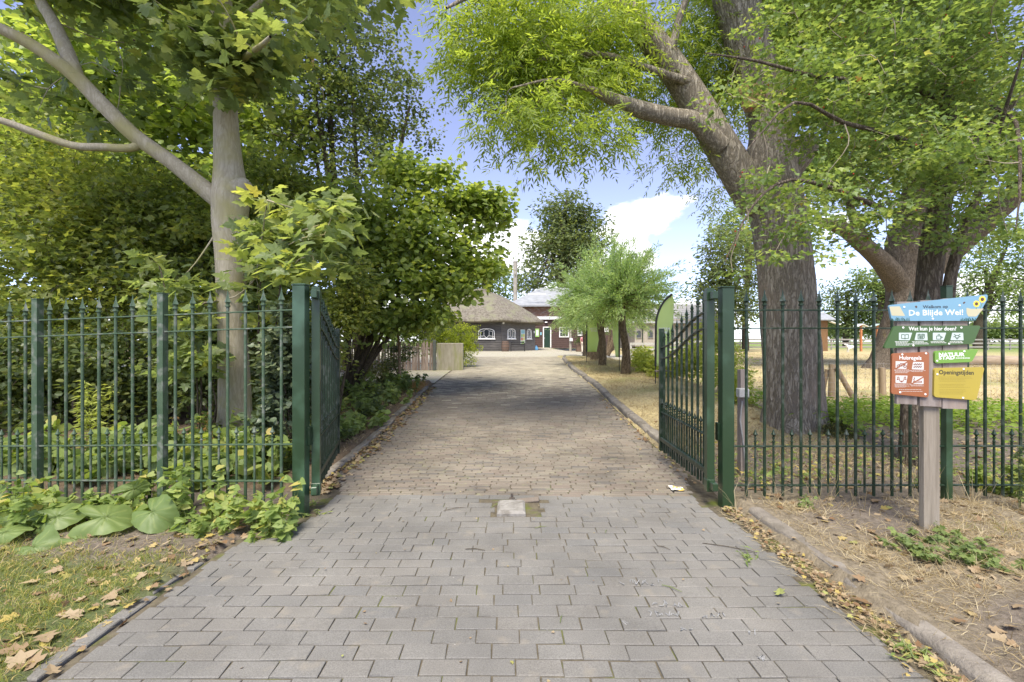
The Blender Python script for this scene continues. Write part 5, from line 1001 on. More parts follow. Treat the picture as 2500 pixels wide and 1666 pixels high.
# poles
def pole(name, label, px, py0, py1, Y, r, m, cat='pole', box=False):
    p = P(px, py0, Y); z0 = gz(p[0], Y)-.1; zt = P(px, py1, Y)[2]; root = thing(name, label, cat, (p[0], Y, z0))
    MB().lathe([(r*1.1, 0), (r, .3), (r*.95, zt-z0)], (p[0], Y, z0), 12).build('shaft', m, root, True); 
    MB().lathe([(r*1.15, 0), (r*1.15, .06), (r*.4, .09)], (p[0], Y, zt), 12).build('cap', m, root)
    if box: MB().box((p[0]+.05, Y-.2, P(px, 830, Y)[2]), (.32, .2, .3), bev=.02).build('grey_box', FASC, root)
    return root
pole('flue_pole', 'tall pale concrete pole standing behind the thatched hut', 1258, 760, 640, 56, .26, ST_)
pole('post_with_box', 'concrete post with a small grey box in front of the brown building', 1392.5, 850, 775, 47, .13, ST_, 'post', True)
# barrel, bench, planter, bag, person, cycle
WDK = mat('dark tarred wood', (.018, .017, .016), (.035, .032, .03), scale=10, rough=.6); BRW = mat('brown barrel wood', (.11, .07, .05), (.17, .11, .08), scale=8, rough=.8, stretch=(3, 3, .4))
c_ = P(1234, 858, 37.2); z_ = h(c_[0], 37.2); br = thing('barrel', 'brown wooden barrel at the corner of the thatched hut', 'barrel', (c_[0], 37.2, z_))
MB().lathe([(.27, 0), (.32, .25), (.33, .42), (.32, .6), (.27, .85), (.25, .85), (.25, .8), (.001, .8)], (c_[0], 37.2, z_), 18).build('staves', BRW, br, True)
for zz, rr_ in ((.12, .302), (.30, .332), (.55, .332), (.74, .302)): MB().lathe([(rr_, 0), (rr_, .045)], (c_[0], 37.2, z_+zz), 18).build('hoop', IRON, br)
c_ = P(1264, 857, 37.6); z_ = h(c_[0], 37.6); be = thing('bench', 'black wooden bench with arms before the thatched hut', 'bench', (c_[0], 37.6, z_))
for s in (-.56, .56):
    for y in (-.22, .22): MB().box((c_[0]+s, 37.6+y, z_+.32), (.07, .07, .64)).build('leg', WDK, be)
    MB().box((c_[0]+s, 37.6, z_+.66), (.08, .52, .05)).build('armrest', WDK, be)
for k in range(3): MB().box((c_[0], 37.44+.16*k, z_+.43), (1.14, .13, .04)).build('seat_slat', WDK, be)
for k in range(2): MB().box((c_[0], 37.84, z_+.58+.16*k), (1.1, .03, .11)).build('back_slat', WDK, be)
c_ = P(1414, 850, 46); z_ = h(c_[0], 46); pl = thing('planter', 'square brown wooden planter with a green plant behind the walking person', 'planter', (c_[0], 46, z_))
for k in range(5): MB().box((c_[0], 46, z_+.09+.16*k), (.62, .62, .145), bev=.01).build('plank', BRW, pl)
pos, d, nn, rn = clump_leaves(np.array([(c_[0], 46, z_+1.1), (c_[0]+.1, 46, z_+1.35), (c_[0]-.1, 45.9, z_+1.0)]), 70, .35); tag(link('foliage', leaf_mesh('foliage', pos-np.array((c_[0], 46, z_)), d, nn, rng.uniform(.12, .2, len(pos)), OVAL, 1, rn), DRK_L, pl), kind='stuff')
c_ = P(1309, 856, 41); z_ = h(c_[0], 41); V = MB().lathe([(.001, 0), (.16, .02), (.19, .15), (.12, .32), (.03, .38), (.06, .46)], (c_[0], 41, z_), 10, 1, .8).build('plastic_bag', flat('blue plastic', (.12, .35, .6)), None, True); tag(V, 'small blue plastic bag on the paving at the hut corner', 'bag')
def skin_mesh(name, pts, edges, rad, m, parent, sub=2, root=0):
    me = bpy.data.meshes.new('tmp'); me.from_pydata(pts, edges, []); o = bpy.data.objects.new('tmp', me); COL.objects.link(o)
    md = o.modifiers.new('s', 'SKIN'); md.use_smooth_shade = True
    for v, r_ in zip(me.skin_vertices[0].data, rad): v.radius = (r_, r_) if not isinstance(r_, tuple) else r_; v.use_root = False
    me.skin_vertices[0].data[root].use_root = True
    s = o.modifiers.new('u', 'SUBSURF'); s.levels = sub; s.render_levels = sub
    dg = bpy.context.evaluated_depsgraph_get(); r_ = bpy.data.meshes.new_from_object(o.evaluated_get(dg)); bpy.data.objects.remove(o); r_.name = name; r_.materials.clear()
    return link(name, r_, m, parent, True)
def person(label, x, y, rz, ht, shirt, trouser, hair, stride=.16, arm=0.0):
    root = thing('person', label, 'person', (x, y, h(x, y)), rz); k = ht/1.7; SK = mat('skin', (.55, .34, .25), rough=.55)
    J = {'pel': (0, 0, .93), 'sp': (0, .0, 1.12), 'ch': (0, -.01, 1.32), 'nk': (0, .0, 1.45), 'hd': (0, -.02, 1.55), 'hd2': (0, -.03, 1.66)}
    for s, nme in ((-1, 'l'), (1, 'r')):
        J['hp'+nme] = (s*.09, 0, .90); J['kn'+nme] = (s*.10, s*stride*.5-.03, .50); J['an'+nme] = (s*.10, s*stride+.02, .09); J['ft'+nme] = (s*.11, s*stride-.13, .035)
        J['sh'+nme] = (s*.18, 0, 1.38); J['el'+nme] = (s*.23, .04-s*arm, 1.12); J['wr'+nme] = (s*.22, -.06-s*arm, .88); J['hn'+nme] = (s*.215, -.09-s*arm, .79)
    E = [('pel', 'sp'), ('sp', 'ch'), ('ch', 'nk'), ('nk', 'hd'), ('hd', 'hd2')]+[(a+n_, b_+n_) if a not in ('pel', 'ch') else (a, b_+n_) for n_ in 'lr' for a, b_ in (('pel', 'hp'), ('hp', 'kn'), ('kn', 'an'), ('an', 'ft'), ('ch', 'sh'), ('sh', 'el'), ('el', 'wr'), ('wr', 'hn'))]
    rd_ = dict(pel=.14, sp=.125, ch=.14, nk=.055, hd=.085, hd2=.075); rd2 = dict(hp=.095, kn=.06, an=.04, ft=.038, sh=.06, el=.042, wr=.03, hn=.032)
    def sub_(keys, es, grow, nm, m, root_='pel'):
        ks = list(keys); ix = {q: i for i, q in enumerate(ks)}
        return skin_mesh(nm, [tuple(c*k for c in J[q]) for q in ks], [(ix[a], ix[b_]) for a, b_ in es if a in ix and b_ in ix], [(rd_.get(q) or rd2[q[:2]])*k+grow for q in ks], m, root, 2, ix[root_])
    sub_(J.keys(), E, 0, 'body', SK)
    sub_(['pel', 'sp', 'ch', 'shl', 'shr', 'ell', 'elr'], E, .022, 'shirt', shirt)
    sub_(['pel', 'hpl', 'hpr', 'knl', 'knr', 'anl', 'anr'], E, .020, 'trousers', trouser)
    o = MB(); V = []; n = 14
    for ph in np.linspace(-.35, 1.0, 7):
        a_ = ph*math.pi/2; V += [(.098*k*math.cos(a_)*math.cos(q*2*math.pi/n), (.02+.108*math.cos(a_)*math.sin(q*2*math.pi/n))*k, (1.64+.115*math.sin(a_))*k) for q in range(n)]
    o.add(V, [(r_*n+i, r_*n+(i+1) % n, (r_+1)*n+(i+1) % n, (r_+1)*n+i) for r_ in range(6) for i in range(n)]).build('hair', hair, root, True, local=True)
    for s in (-1, 1): MB().box((s*.11*k, (s*stride-.07)*k, .045), (.095, .25, .085), bev=.025).build('shoe', BLACK, root, local=True)
    return root
HAIRG = mat('grey hair', (.42, .40, .37), rough=.7)
c_ = P(1424, 857, 40); person('walking person in a red and white shirt and light trousers by the willows', c_[0], 40, R(175), 1.68, mat('red patterned shirt', (.45, .09, .12), (.68, .45, .45), scale=9, rough=.8), mat('beige trousers', (.48, .42, .34), rough=.85), HAIRG)
c_ = P(1507, 848, 48); person('person with a pale shirt and cap beyond the bicycles', c_[0], 48, R(60), 1.6, mat('pale shirt', (.60, .55, .55), rough=.8), mat('blue jeans', (.08, .10, .16), rough=.85), flat('blue cap', (.35, .42, .52)))
def bicycle(label, x, y, rz):
    root = thing('bicycle', label, 'bicycle', (x, y, h(x, y)), rz); RUB = mat('rubber', (.012, .012, .012), rough=.7)
    for s in (-.53, .53):
        a_ = np.linspace(0, 2*np.pi, 25); w_ = MB().tube([(s+.33*math.cos(q), 0, .345+.33*math.sin(q)) for q in a_], .022, 6, cap=False).build('wheel', RUB, root, local=True)
        m = MB()
        for q in range(8): m.bar((s, 0, .345), (s+.32*math.cos(q*.785), 0, .345+.32*math.sin(q*.785)), .006, .006)
        tag(m.build('spokes', mat('steel', (.5, .5, .5)), w_, local=True), kind='stuff')
    m = MB()
    for a, b_ in (((-.53, 0, .345), (-.1, 0, .3)), ((-.53, 0, .345), (-.2, 0, .8)), ((-.1, 0, .3), (-.22, 0, .9)), ((-.1, 0, .3), (.38, 0, .8)), ((-.2, 0, .8), (.38, 0, .85)), ((.53, 0, .345), (.36, 0, .95))): m.tube([a, b_], .018, 8)
    m.build('frame', BLACK, root, local=True); MB().tube([(.28, -.25, 1.02), (.36, -.12, 1.02), (.37, .12, 1.02), (.28, .25, 1.02)], .014, 8).build('handlebar', BLACK, root, local=True)
    MB().lathe([(.03, 0), (.10, .02), (.09, .06), (.02, .07)], (-.24, 0, .9), 10, 1.3, .8).build('saddle', BLACK, root, local=True); return root
for k, (px, rz, lab) in enumerate(((1503, 20, 'black bicycle parked beside the pale shirted person'), (1478, 60, 'dark bicycle parked behind the forked pale stems'))):
    c_ = P(px, 849, 47); bicycle(lab, c_[0], 47, R(rz))
# --- concrete wall block, picket fence, pole
MOSSC = mat('mossy concrete', (.26, .235, .175), (.38, .35, .28), scale=5, rough=.95, bump=.5, bscale=30, stretch=(2, 2, .4), c3=(.24, .25, .08), scale3=2)
wy = 14.9; x0, x1 = (1066-1250)/F*wy, (1130-1250)/F*wy; zt = CAMH+(833-838)/F*wy
o = MB().box(((x0+x1)/2, wy+.12, (zt+h(x0, wy)-.05)/2), (x1-x0, .24, zt-h(x0, wy)+.05), bev=.02).build('concrete_wall', MOSSC); tag(o, 'short stained concrete wall at the corner of the picket fence', 'wall')
PALE = mat('split chestnut pale', (.22, .165, .135), (.34, .275, .235), scale=10, rough=.9, bump=.4, bscale=40, stretch=(2, 2, .3), rnd=.25)
pf = thing('picket_fence', 'fence of narrow split wooden pales running left from the concrete wall', 'fence', (x0, wy, h(x0, wy)))
_pm = []
for k in range(4):
    w_ = .055+.012*k; m = MB().add([(-w_/2, -.012, 0), (w_/2, -.012, 0), (w_/2, .012, 0), (-w_/2, .012, 0), (-w_/2+.004, -.012, .9), (w_/2-.006, -.012, .92), (w_/2-.006, .012, .92), (-w_/2+.004, .012, .9), (0, 0, .98)], [(3, 2, 1, 0), (0, 1, 5, 4), (1, 2, 6, 5), (2, 3, 7, 6), (3, 0, 4, 7), (4, 5, 8), (5, 6, 8), (6, 7, 8), (7, 4, 8)]).mesh('pale'); m.materials.append(PALE); _pm.append(m)
xx = x0-.12; k = 0
while xx > -7.2:
    o = link('pale', _pm[k % 4], None, pf, loc=(xx-x0, random.gauss(0, .01), -.03)); o.rotation_euler = (random.gauss(0, .02), random.gauss(0, .025), 0); o.scale = (1, 1, (zt-h(x0, wy)+.08)/.98*random.uniform(.95, 1.05)); xx -= random.uniform(.075, .115); k += 1
for zz in (.22, .72): MB().bar((x0, wy+.03, h(x0, wy)+zz), (-7.2, wy+.03, h(x0, wy)+zz), .03, .05).build('rail', PALE, pf)
o = MB().box((x0-.06, wy-.04, h(x0, wy)+.45), (.09, .09, 1.05), bev=.01).build('fence_post', mat('grey green steel', (.09, .10, .09), rough=.5)); tag(o, 'grey green steel post between the picket fence and concrete wall', 'post')
# --- feather banners
BAN = None
def bannermat():
    m = bpy.data.materials.new('lime banner cloth'); m.use_nodes = True; t = m.node_tree; b = t.nodes['Principled BSDF']; o = t.nodes['Material Output']; b.inputs['Roughness'].default_value = .6; b.inputs['Base Color'].default_value = (.68, .80, .34, 1)
    tr = N(t, 'ShaderNodeBsdfTranslucent', inp={'Color': (.75, .88, .38, 1)}); ms = N(t, 'ShaderNodeMixShader'); ms.inputs[0].default_value = .4; t.links.new(b.outputs[0], ms.inputs[1]); t.links.new(tr.outputs[0], ms.inputs[2]); t.links.new(ms.outputs[0], o.inputs['Surface']); return m
BAN = bannermat(); SLV = mat('black banner sleeve', (.02, .02, .02), rough=.6)
def banner(label, x, y, ht, wd, rz, wave=.03, zc=.75, tip=.9):
    """feather banner: pole bends over at the top; local x to the flying side"""
    z0 = gz(x, y)-.02; root = thing('feather_banner', label, 'banner', (x, y, z0), rz)
    zz = np.linspace(0, ht, 26); bend = lambda z: wd*tip*np.clip((z-ht*.62)/(ht*.38), 0, 1)**2.2
    pp = [(float(bend(z))+.02*z/ht, 0, float(z if z < ht*.9 else ht*.9+(z-ht*.9)*.75)) for z in zz]
    MB().tube([p for p in pp], [.012]*len(pp), 8).build('pole', SLV, root, local=True)
    V = []; nu = 10; idx = [i for i in range(len(pp)) if pp[i][2] > ht*.16]
    for i in idx:
        px_, _, pz_ = pp[i]; t = (pz_-ht*.16)/(ht*.84); right = wd*(.62+.38*min(1, t*1.6))
        right = max(right*(1.04-.0*t), px_+.004)
        if t > .9: right = max(px_+.004, wd*tip+.03)
        for u in np.linspace(0, 1, nu): xq = px_+(right-px_)*u; V.append((xq, wave*math.sin(u*5+t*6)*u+wave*.5*math.sin(t*15+u*3)*u, pz_))
    n = len(idx); Fs = [(k*nu+i, k*nu+i+1, (k+1)*nu+i+1, (k+1)*nu+i) for k in range(n-1) for i in range(nu-1)]
    cl = MB().add(V, Fs).build('cloth', BAN, root, True, local=True)
    md = cl.modifiers.new('thick', 'SOLIDIFY'); md.thickness = .004
    MB().tube([(p[0], p[1], p[2]) for p in pp if p[2] > ht*.16], [.026]*len(idx), 8).build('sleeve', SLV, root, True, local=True)
    def bl(txt, zt_, w_, hh):
        cu = bpy.data.curves.new('t', 'FONT'); cu.body = txt; cu.align_x = 'CENTER'; cu.align_y = 'CENTER'; cu.offset = .03; cu.resolution_u = 2; cu.extrude = .02
        t = bpy.data.objects.new('t', cu); COL.objects.link(t); dg = bpy.context.evaluated_depsgraph_get(); me = bpy.data.meshes.new_from_object(t.evaluated_get(dg)); bpy.data.objects.remove(t)
        n = len(me.vertices); co = np.zeros(n*3); me.vertices.foreach_get('co', co); co = co.reshape(-1, 3); lo, hi = co.min(0), co.max(0)
        u = (co[:, 0]-(lo+hi)[0]/2)/(hi-lo)[0]*w_; v = (co[:, 1]-(lo+hi)[1]/2)/(hi-lo)[1]*hh
        xq = wd*.52+u; tq = (zt_-ht*.16)/(ht*.84); uq = np.clip(xq/wd, 0, 1); yq = wave*np.sin(uq*5+tq*6)*uq+wave*.5*np.sin(tq*15+uq*3)*uq
        q = np.c_[xq, yq-.008-.004*(co[:, 2] > 0), zt_+v]; me.vertices.foreach_set('co', q.ravel().astype(np.float32)); me.update(); me.materials.clear(); link('lettering', me, WHITE, cl)
    bl('NATUUR', ht*.60, wd*.62, .07); bl('STAD', ht*.60-.085, wd*.42, .07)
    return root
c_ = P(1600, 935, 11.2); banner('lime green feather banner with white name beside the right gate leaf', c_[0], 11.2, 2.3, .46, R(8), .02)
c_ = P(1430, 880, 18.6); banner('lime green feather banner hanging between the willow trunks', (1432-1250)/F*17.6, 17.6, 2.25, .56, R(-6), .03)
c_ = P(1512, 925, 13.9); banner('lime green feather banner seen nearly edge on beside the leaning willow', c_[0], 13.9, 2.25, .56, R(98), .02)
# --- paddock things
GREYW = mat('grey weathered rails', (.24, .22, .195), (.36, .335, .30), scale=6, rough=.9, bump=.3, bscale=30, stretch=(.4, 1, 4))
def railfence(name, label, pts, hgt, nr, sp, m, wd=.12):
    pts = np.array(pts, float); root = thing(name, label, 'fence', (pts[0][0], pts[0][1], gz(*pts[0]))); d = np.r_[0, np.cumsum(np.linalg.norm(np.diff(pts, axis=0), axis=1))]; n = int(d[-1]/sp); q = np.linspace(0, d[-1], n+1); Q = np.c_[np.interp(q, d, pts[:, 0]), np.interp(q, d, pts[:, 1])]
    for a in Q: MB().box((a[0], a[1]+.06, gz(*a)+hgt/2-.03), (.11, .11, hgt+.06), bev=.01).build('post', m, root)
    for a, b_ in zip(Q[:-1], Q[1:]):
        for k in range(nr): zz = hgt*(.28+.66*k/(nr-1)); MB().bar((a[0], a[1]-.02, gz(*a)+zz), (b_[0], b_[1]-.02, gz(*b_)+zz), .03, wd).build('rail', m, root)
    return root
railfence('rail_fence', 'long grey three rail fence closing off the far side of the paddock', [(20, 50), (38, 51), (62, 52)], 1.25, 3, 2.6, GREYW, .16)
railfence('plank_fence', 'whitish plank fence in front of the barn behind the weeds', [(7.2, 27.5), (9.3, 25.5), (11, 25)], 1.05, 3, .7, mat('whitish planks', (.42, .40, .36), (.55, .53, .48), scale=6, rough=.9), .14)
sh = thing('shed', 'small brown wooden shed by the paddock fence behind the furrowed trunk', 'shed', (31, 46.5, .35)); kY = 46.5
X0, X1 = (1950-1250)/F*kY, (2021-1250)/F*kY; zz = lambda py: CAMH+(833-py)/F*kY
BRS = mat('brown shed boards', (.16, .085, .035), (.22, .125, .06), scale=4, rough=.8, stretch=(5, 5, .4))
MB().box(((X0+X1)/2, kY+1.2, (zz(778)+.3)/2), (X1-X0, 2.4, zz(778)-.3)).build('wall', BRS, sh); MB().add([(X0-.4, kY-.5, zz(780)), (X1+.5, kY-.5, zz(780)), (X1+.5, kY+1.2, zz(762)), (X0-.4, kY+1.2, zz(762)), (X0-.4, kY-.5, zz(780)-.12), (X1+.5, kY-.5, zz(780)-.12), (X1+.5, kY+1.2, zz(762)-.12), (X0-.4, kY+1.2, zz(762)-.12)], [(0, 1, 2, 3), (7, 6, 5, 4), (0, 4, 5, 1), (1, 5, 6, 2), (2, 6, 7, 3), (3, 7, 4, 0)]).build('roof', ROOFP, sh)
MB().bar((X1, kY-.3, zz(786)), (X1+.95, kY-.3, zz(793)), .5, .06).build('awning', WFR, sh); MB().box(((X0+X1)/2, kY-.03, 1.5), (1., .05, 1.9)).build('door', BRW, sh)
ORW = mat('orange brown post', (.38, .15, .06), rough=.8)
for px, lab in ((2102, 'roofed orange feeding post left of the gnarled old tree'), (2142, 'roofed orange feeding post with a pale green roof close to the gnarled old tree')):
    kY = 45.; x = (px-1250)/F*kY; z0 = gz(x, kY)-.05; zt = CAMH+(833-795)/F*kY; rt_ = thing('feeding_post', lab, 'post', (x, kY, z0)); MB().box((x, kY, (z0+zt)/2), (.16, .16, zt-z0)).build('post', ORW, rt_)
    for s in (-1, 1): MB().bar((x, kY, zt+.14), (x+s*.55, kY, zt-.12), .6, .05).build('roof_board', FASC if px < 2120 else flat('pale green roof', (.45, .58, .52)), rt_)
# goat
GO = mat('white goat hair', (.62, .61, .58), (.78, .77, .74), scale=9, rough=.9); c_ = P(2078, 860, 40); gx_, gy_ = c_[0], 40.; goat = thing('goat', 'white goat standing in the dry paddock with its head to the left', 'goat', (gx_, gy_, gz(gx_, gy_)))
gp = [(.30, 0, .52), (.0, 0, .50), (-.28, 0, .54), (-.42, 0, .68), (-.50, 0, .78), (-.62, 0, .72), (.42, 0, .58), (.48, 0, .66)]; ge = [(0, 1), (1, 2), (2, 3), (3, 4), (4, 5), (0, 6), (6, 7)]; gr = [.13, .155, .13, .075, .065, .04, .03, .02]
for s in (-.09, .09):
    b = len(gp); gp += [(.33, s, .40), (.27, s, .30), (.35, s, .17), (.33, s, .03), (-.27, s, .38), (-.29, s, .22), (-.28, s, .03)]; ge += [(0, b), (b, b+1), (b+1, b+2), (b+2, b+3), (2, b+4), (b+4, b+5), (b+5, b+6)]; gr += [.07, .045, .025, .022, .055, .032, .022]
skin_mesh('body', gp, ge, gr, GO, goat, 2, 1)
for s in (-1, 1): MB().tube([(-.47, s*.03, .83), (-.43, s*.04, .92), (-.36, s*.06, .97)], [.014, .011, .004], 6).build('horn', IRON, goat, local=True); MB().tube([(-.46, s*.05, .79), (-.43, s*.12, .76), (-.42, s*.15, .73)], [.012, .022, .005], 6).build('ear', GO, goat, local=True)
# log, stakes, braces
LOGM = mat('pale log', (.36, .27, .18), (.46, .36, .25), scale=8, rough=.9, stretch=(.4, 1, 2), bump=.4)
xa = (2345-1250)/F*20; xe = (2482-1250)/F*20; o = MB().tube([(xa, 20, gz(xa, 20)+.16), ((xa+xe)/2, 19.8, gz(xa+1, 20)+.2), (xe, 19.4, gz(xe, 19.4)+.16)], [.2, .22, .2], 12).build('log', LOGM, None, True); tag(o, 'pale log lying in the paddock right of the yellow sign plate', 'log')
STK = mat('round stake wood', (.27, .19, .11), (.40, .30, .19), scale=12, rough=.9, bump=.4, bscale=40, stretch=(1, 1, .15))
def stake(name, label, a, b_, r): o = MB().tube([tuple(a), tuple(np.array(a)*.5+np.array(b_)*.5), tuple(b_)], [r, r*.97, r*.93], 12).build(name, STK, None, True); tag(o, label, 'stake'); return o
sp_ = P(2030, 985, 10.9); spz = gz(sp_[0], 10.9)
stake('fence_stake', 'upright round wooden stake braced on both sides beside the furrowed trunk', (sp_[0], 10.9, spz-.1), tuple(P(2031, 890, 10.9)), .072)
q_ = P(2036, 894, 10.85); stake('brace_stake', 'slanting wooden brace leaning right against the upright stake', (P(2085, 995, 10.85)[0], 10.8, spz-.06), (q_[0]+.03, 10.82, q_[2]-.03), .06)
q_ = P(2026, 900, 10.95); stake('brace_stake', 'short wooden brace leaning left against the upright stake', (P(2006, 975, 10.98)[0], 11.0, spz-.05), (q_[0]-.03, 11.0, q_[2]-.03), .05)
sp2 = P(2155, 997, 10.6); stake('fence_stake', 'rough upright stake below the gnarled old tree', (sp2[0], 10.6, gz(sp2[0], 10.6)-.1), tuple(P(2153, 898, 10.6)), .075)
# wire mesh between stakes
WIRE = mat('galvanised wire', (.30, .29, .27), rough=.5); m = MB(); xa, xe = 5.6, 14.
for k in range(8): m.bar((xa, 10.8, gz(xa, 10.8)+.08+.11*k), (xe, 10.5, gz(xe, 10.5)+.08+.11*k), .0035, .0035)
for k in range(60): x = xa+(xe-xa)*k/59; m.bar((x, 10.8-.3*k/59, gz(x, 10.7)+.02), (x, 10.8-.3*k/59, gz(x, 10.7)+.88), .003, .003)
tag(m.build('wire_mesh', WIRE), 'thin wire mesh strung between the round stakes of the paddock', 'wire mesh', kind='stuff')
# stake with electric box behind the right gate post
c_ = P(1813, 1180, 4.75); zb0 = gz(c_[0], 4.75); es_ = thing('box_post', 'brown wooden post with a grey electric box behind the thick right gate post', 'post', (c_[0], 4.75, zb0))
MB().box((c_[0], 4.75, zb0+.54), (.075, .075, 1.16), bev=.004).build('shaft', WOODG, es_); MB().box((c_[0]-.035, 4.68, CAMH-(959-833)/F*4.7), (.10, .07, .095), bev=.008).build('electric_box', mat('grey box plastic', (.30, .30, .30), rough=.5), es_)
zc_ = CAMH-(980-833)/F*4.7; MB().tube([(c_[0]-.035, 4.69, zc_), (c_[0]-.05, 4.70, zc_-.2), (c_[0]-.02, 4.69, zc_-.45), (c_[0], 4.66, zb0-.02)], .008, 8).build('cable', mat('grey cable', (.22, .22, .22), rough=.6), es_)
#@@PART5
# ================================================================== LOW PLANTS
NET_L = leafmat('nettle leaves', [(0, (.06, .12, .025)), (.5, (.11, .20, .045)), (.8, (.16, .25, .06)), (1, (.30, .30, .08))], .42, .55)
BUR_L = leafmat('butterbur leaf', [(0, (.06, .125, .026)), (1, (.12, .20, .05))], .3, .5, spec=.45)
GER_L = leafmat('cranesbill leaves', [(0, (.05, .10, .025)), (1, (.11, .19, .045))], .35, .55)
STEM = mat('green stems', (.12, .16, .05), (.18, .20, .07), rough=.7)
GRASS = leafmat('short green grass', [(0, (.07, .12, .025)), (.6, (.13, .20, .045)), (1, (.30, .30, .10))], .4, .7)
STRAW = leafmat('dry straw', [(0, (.30, .22, .11)), (.5, (.45, .36, .20)), (1, (.60, .52, .34))], trans=.3, rough=.8, tmul=(1.1, 1.0, .8), raw=True)
GELD = leafmat('bright ground elder', [(0, (.07, .15, .02)), (1, (.14, .25, .035))], .45, .55)
WEED = leafmat('pale weed leaves', [(0, (.12, .20, .035)), (1, (.24, .34, .07))], .45, .55)
def plant(name, label, cat, x, y, hgt, spread, nst, per, T, m, size, group=None, width=1., lean=.5, droop=.5, z=None):
    z0 = gz(x, y)-.01 if z is None else z; root = thing(name, label, cat, (x, y, z0), group=group); SV, SF, b = [], [], 0; LP, LD = [], []
    for k in range(nst):
        a_ = rng.random()*6.28; rr_ = spread*np.sqrt(rng.random()); s = np.array((rr_*np.cos(a_)*.5, rr_*np.sin(a_)*.5, 0)); hh = hgt*rng.uniform(.6, 1.1)
        t = np.linspace(0, 1, 6)[:, None]; p = s+np.array((rr_*np.cos(a_)*lean, rr_*np.sin(a_)*lean, hh))*t+np.array((0, 0, -.15*hh))*t**2*lean
        v, f = tube_np(p, np.linspace(.004, .0015, 6), 4); SV.append(v); SF.append(f+b); b += len(v)
        tt = .12+.88*rng.random(per); LP.append(np.stack([np.interp(tt, t[:, 0], p[:, i]) for i in range(3)], 1)); LD.append(np.c_[rng.normal(size=(per, 2)), -droop+.5*rng.random(per)])
    tag(link('stems', fast_mesh('stems', np.vstack(SV), None, np.vstack(SF)), STEM, root), kind='stuff'); pos = np.vstack(LP); n = len(pos); nn = rng.normal(size=(n, 3))*.65; nn[:, 2] += 1; nn[:, 1] -= .35
    tag(link('leaves', leaf_mesh('leaves', pos, np.vstack(LD), nn, rng.uniform(size[0], size[1], n), T, width, np.clip(.35*rng.random()+.65*rng.random(n), 0, 1)), m, root), kind='stuff'); return root
def at_ground(px, py, side=-1):            # pixel -> flat ground near the camera
    Y = F*CAMH/(py-833); return (px-1250)/F*Y, Y
NETL = 'leafy nettle clump growing at the foot of the weathered green railing'
for px, py, hh, sp in ((20, 1195, .34, .22), (75, 1205, .32, .2), (130, 1212, .30, .2), (190, 1215, .24, .16), (40, 1240, .28, .2), (110, 1235, .22, .18), (250, 1205, .2, .14), (330, 1210, .22, .14), (420, 1195, .3, .12), (450, 1215, .42, .16), (500, 1215, .40, .18), (545, 1210, .30, .18), (600, 1220, .26, .16), (640, 1225, .34, .16), (690, 1230, .40, .14), (700, 1250, .28, .12), (560, 1235, .24, .16), (480, 1240, .22, .15), (655, 1248, .2, .12), (300, 1195, .3, .12), (365, 1180, .35, .12)):
    x, y = at_ground(px, py+62); plant('nettle_plant', 'nettle clump below the weathered railing '+('between the thick gate post and the next thin post' if px > 400 else 'between the two thin green posts' if px > 95 else 'beyond the outermost thin post'), 'nettle', x, y, hh*random.uniform(.8, 1.5), sp*1.1, 6, 13, HEART, NET_L, (.045, .09), 'nettles along the weathered railing')
plant('docks', 'upright dock leaves by the left fence beyond the butterbur', 'plant', *at_ground(30, 1270), .22, .12, 7, 4, OVAL, BUR_L, (.14, .2), width=.8)
# behind the left fence: low green growth
for px, Y, hh in ((500, 4.9, .5), (560, 5.0, .45), (620, 4.8, .5), (660, 4.7, .45), (430, 5.0, .5), (330, 4.9, .45), (270, 5.2, .5), (380, 5.3, .4), (150, 5.2, .4), (590, 5.6, .4), (470, 5.6, .4), (690, 5.2, .45), (60, 5.3, .4), (540, 5.3, .4), (410, 4.7, .4), (300, 5.4, .45), (200, 4.9, .4), (110, 4.9, .4), (20, 4.9, .4), (640, 5.4, .45), (240, 4.7, .35), (350, 5.7, .45), (520, 4.6, .35), (120, 5.7, .45), (570, 4.7, .35), (460, 5.2, .4), (-40, 5.2, .4)):
    plant('ground_plant', ('broad leaved green plant on the soil in front of the sycamore trunk' if 400 < px < 680 else 'broad leaved green plant behind the railing away from the sycamore'), 'plant', (px-1250)/F*Y, Y, hh, .32, 7, 10, ROUND, BUR_L if px % 20 else NET_L, (.07, .16), 'broad leaved plants behind the railing')
plant('feathery_plant', 'bright feathery goldenrod like plant behind the second fence panel', 'plant', (225-1250)/F*5.6, 5.6, .95, .3, 9, 60, NARROW, WEED, (.06, .12), width=1., lean=.35)
plant('reddish_plant', 'low plant with reddish dry leaves in front of the grey sycamore trunk', 'plant', (470-1250)/F*5.4, 5.4, .6, .35, 10, 18, OVAL, leafmat('reddish leaves', [(0, (.22, .10, .04)), (.6, (.30, .20, .08)), (1, (.16, .20, .06))], trans=.4, raw=True), (.03, .06))
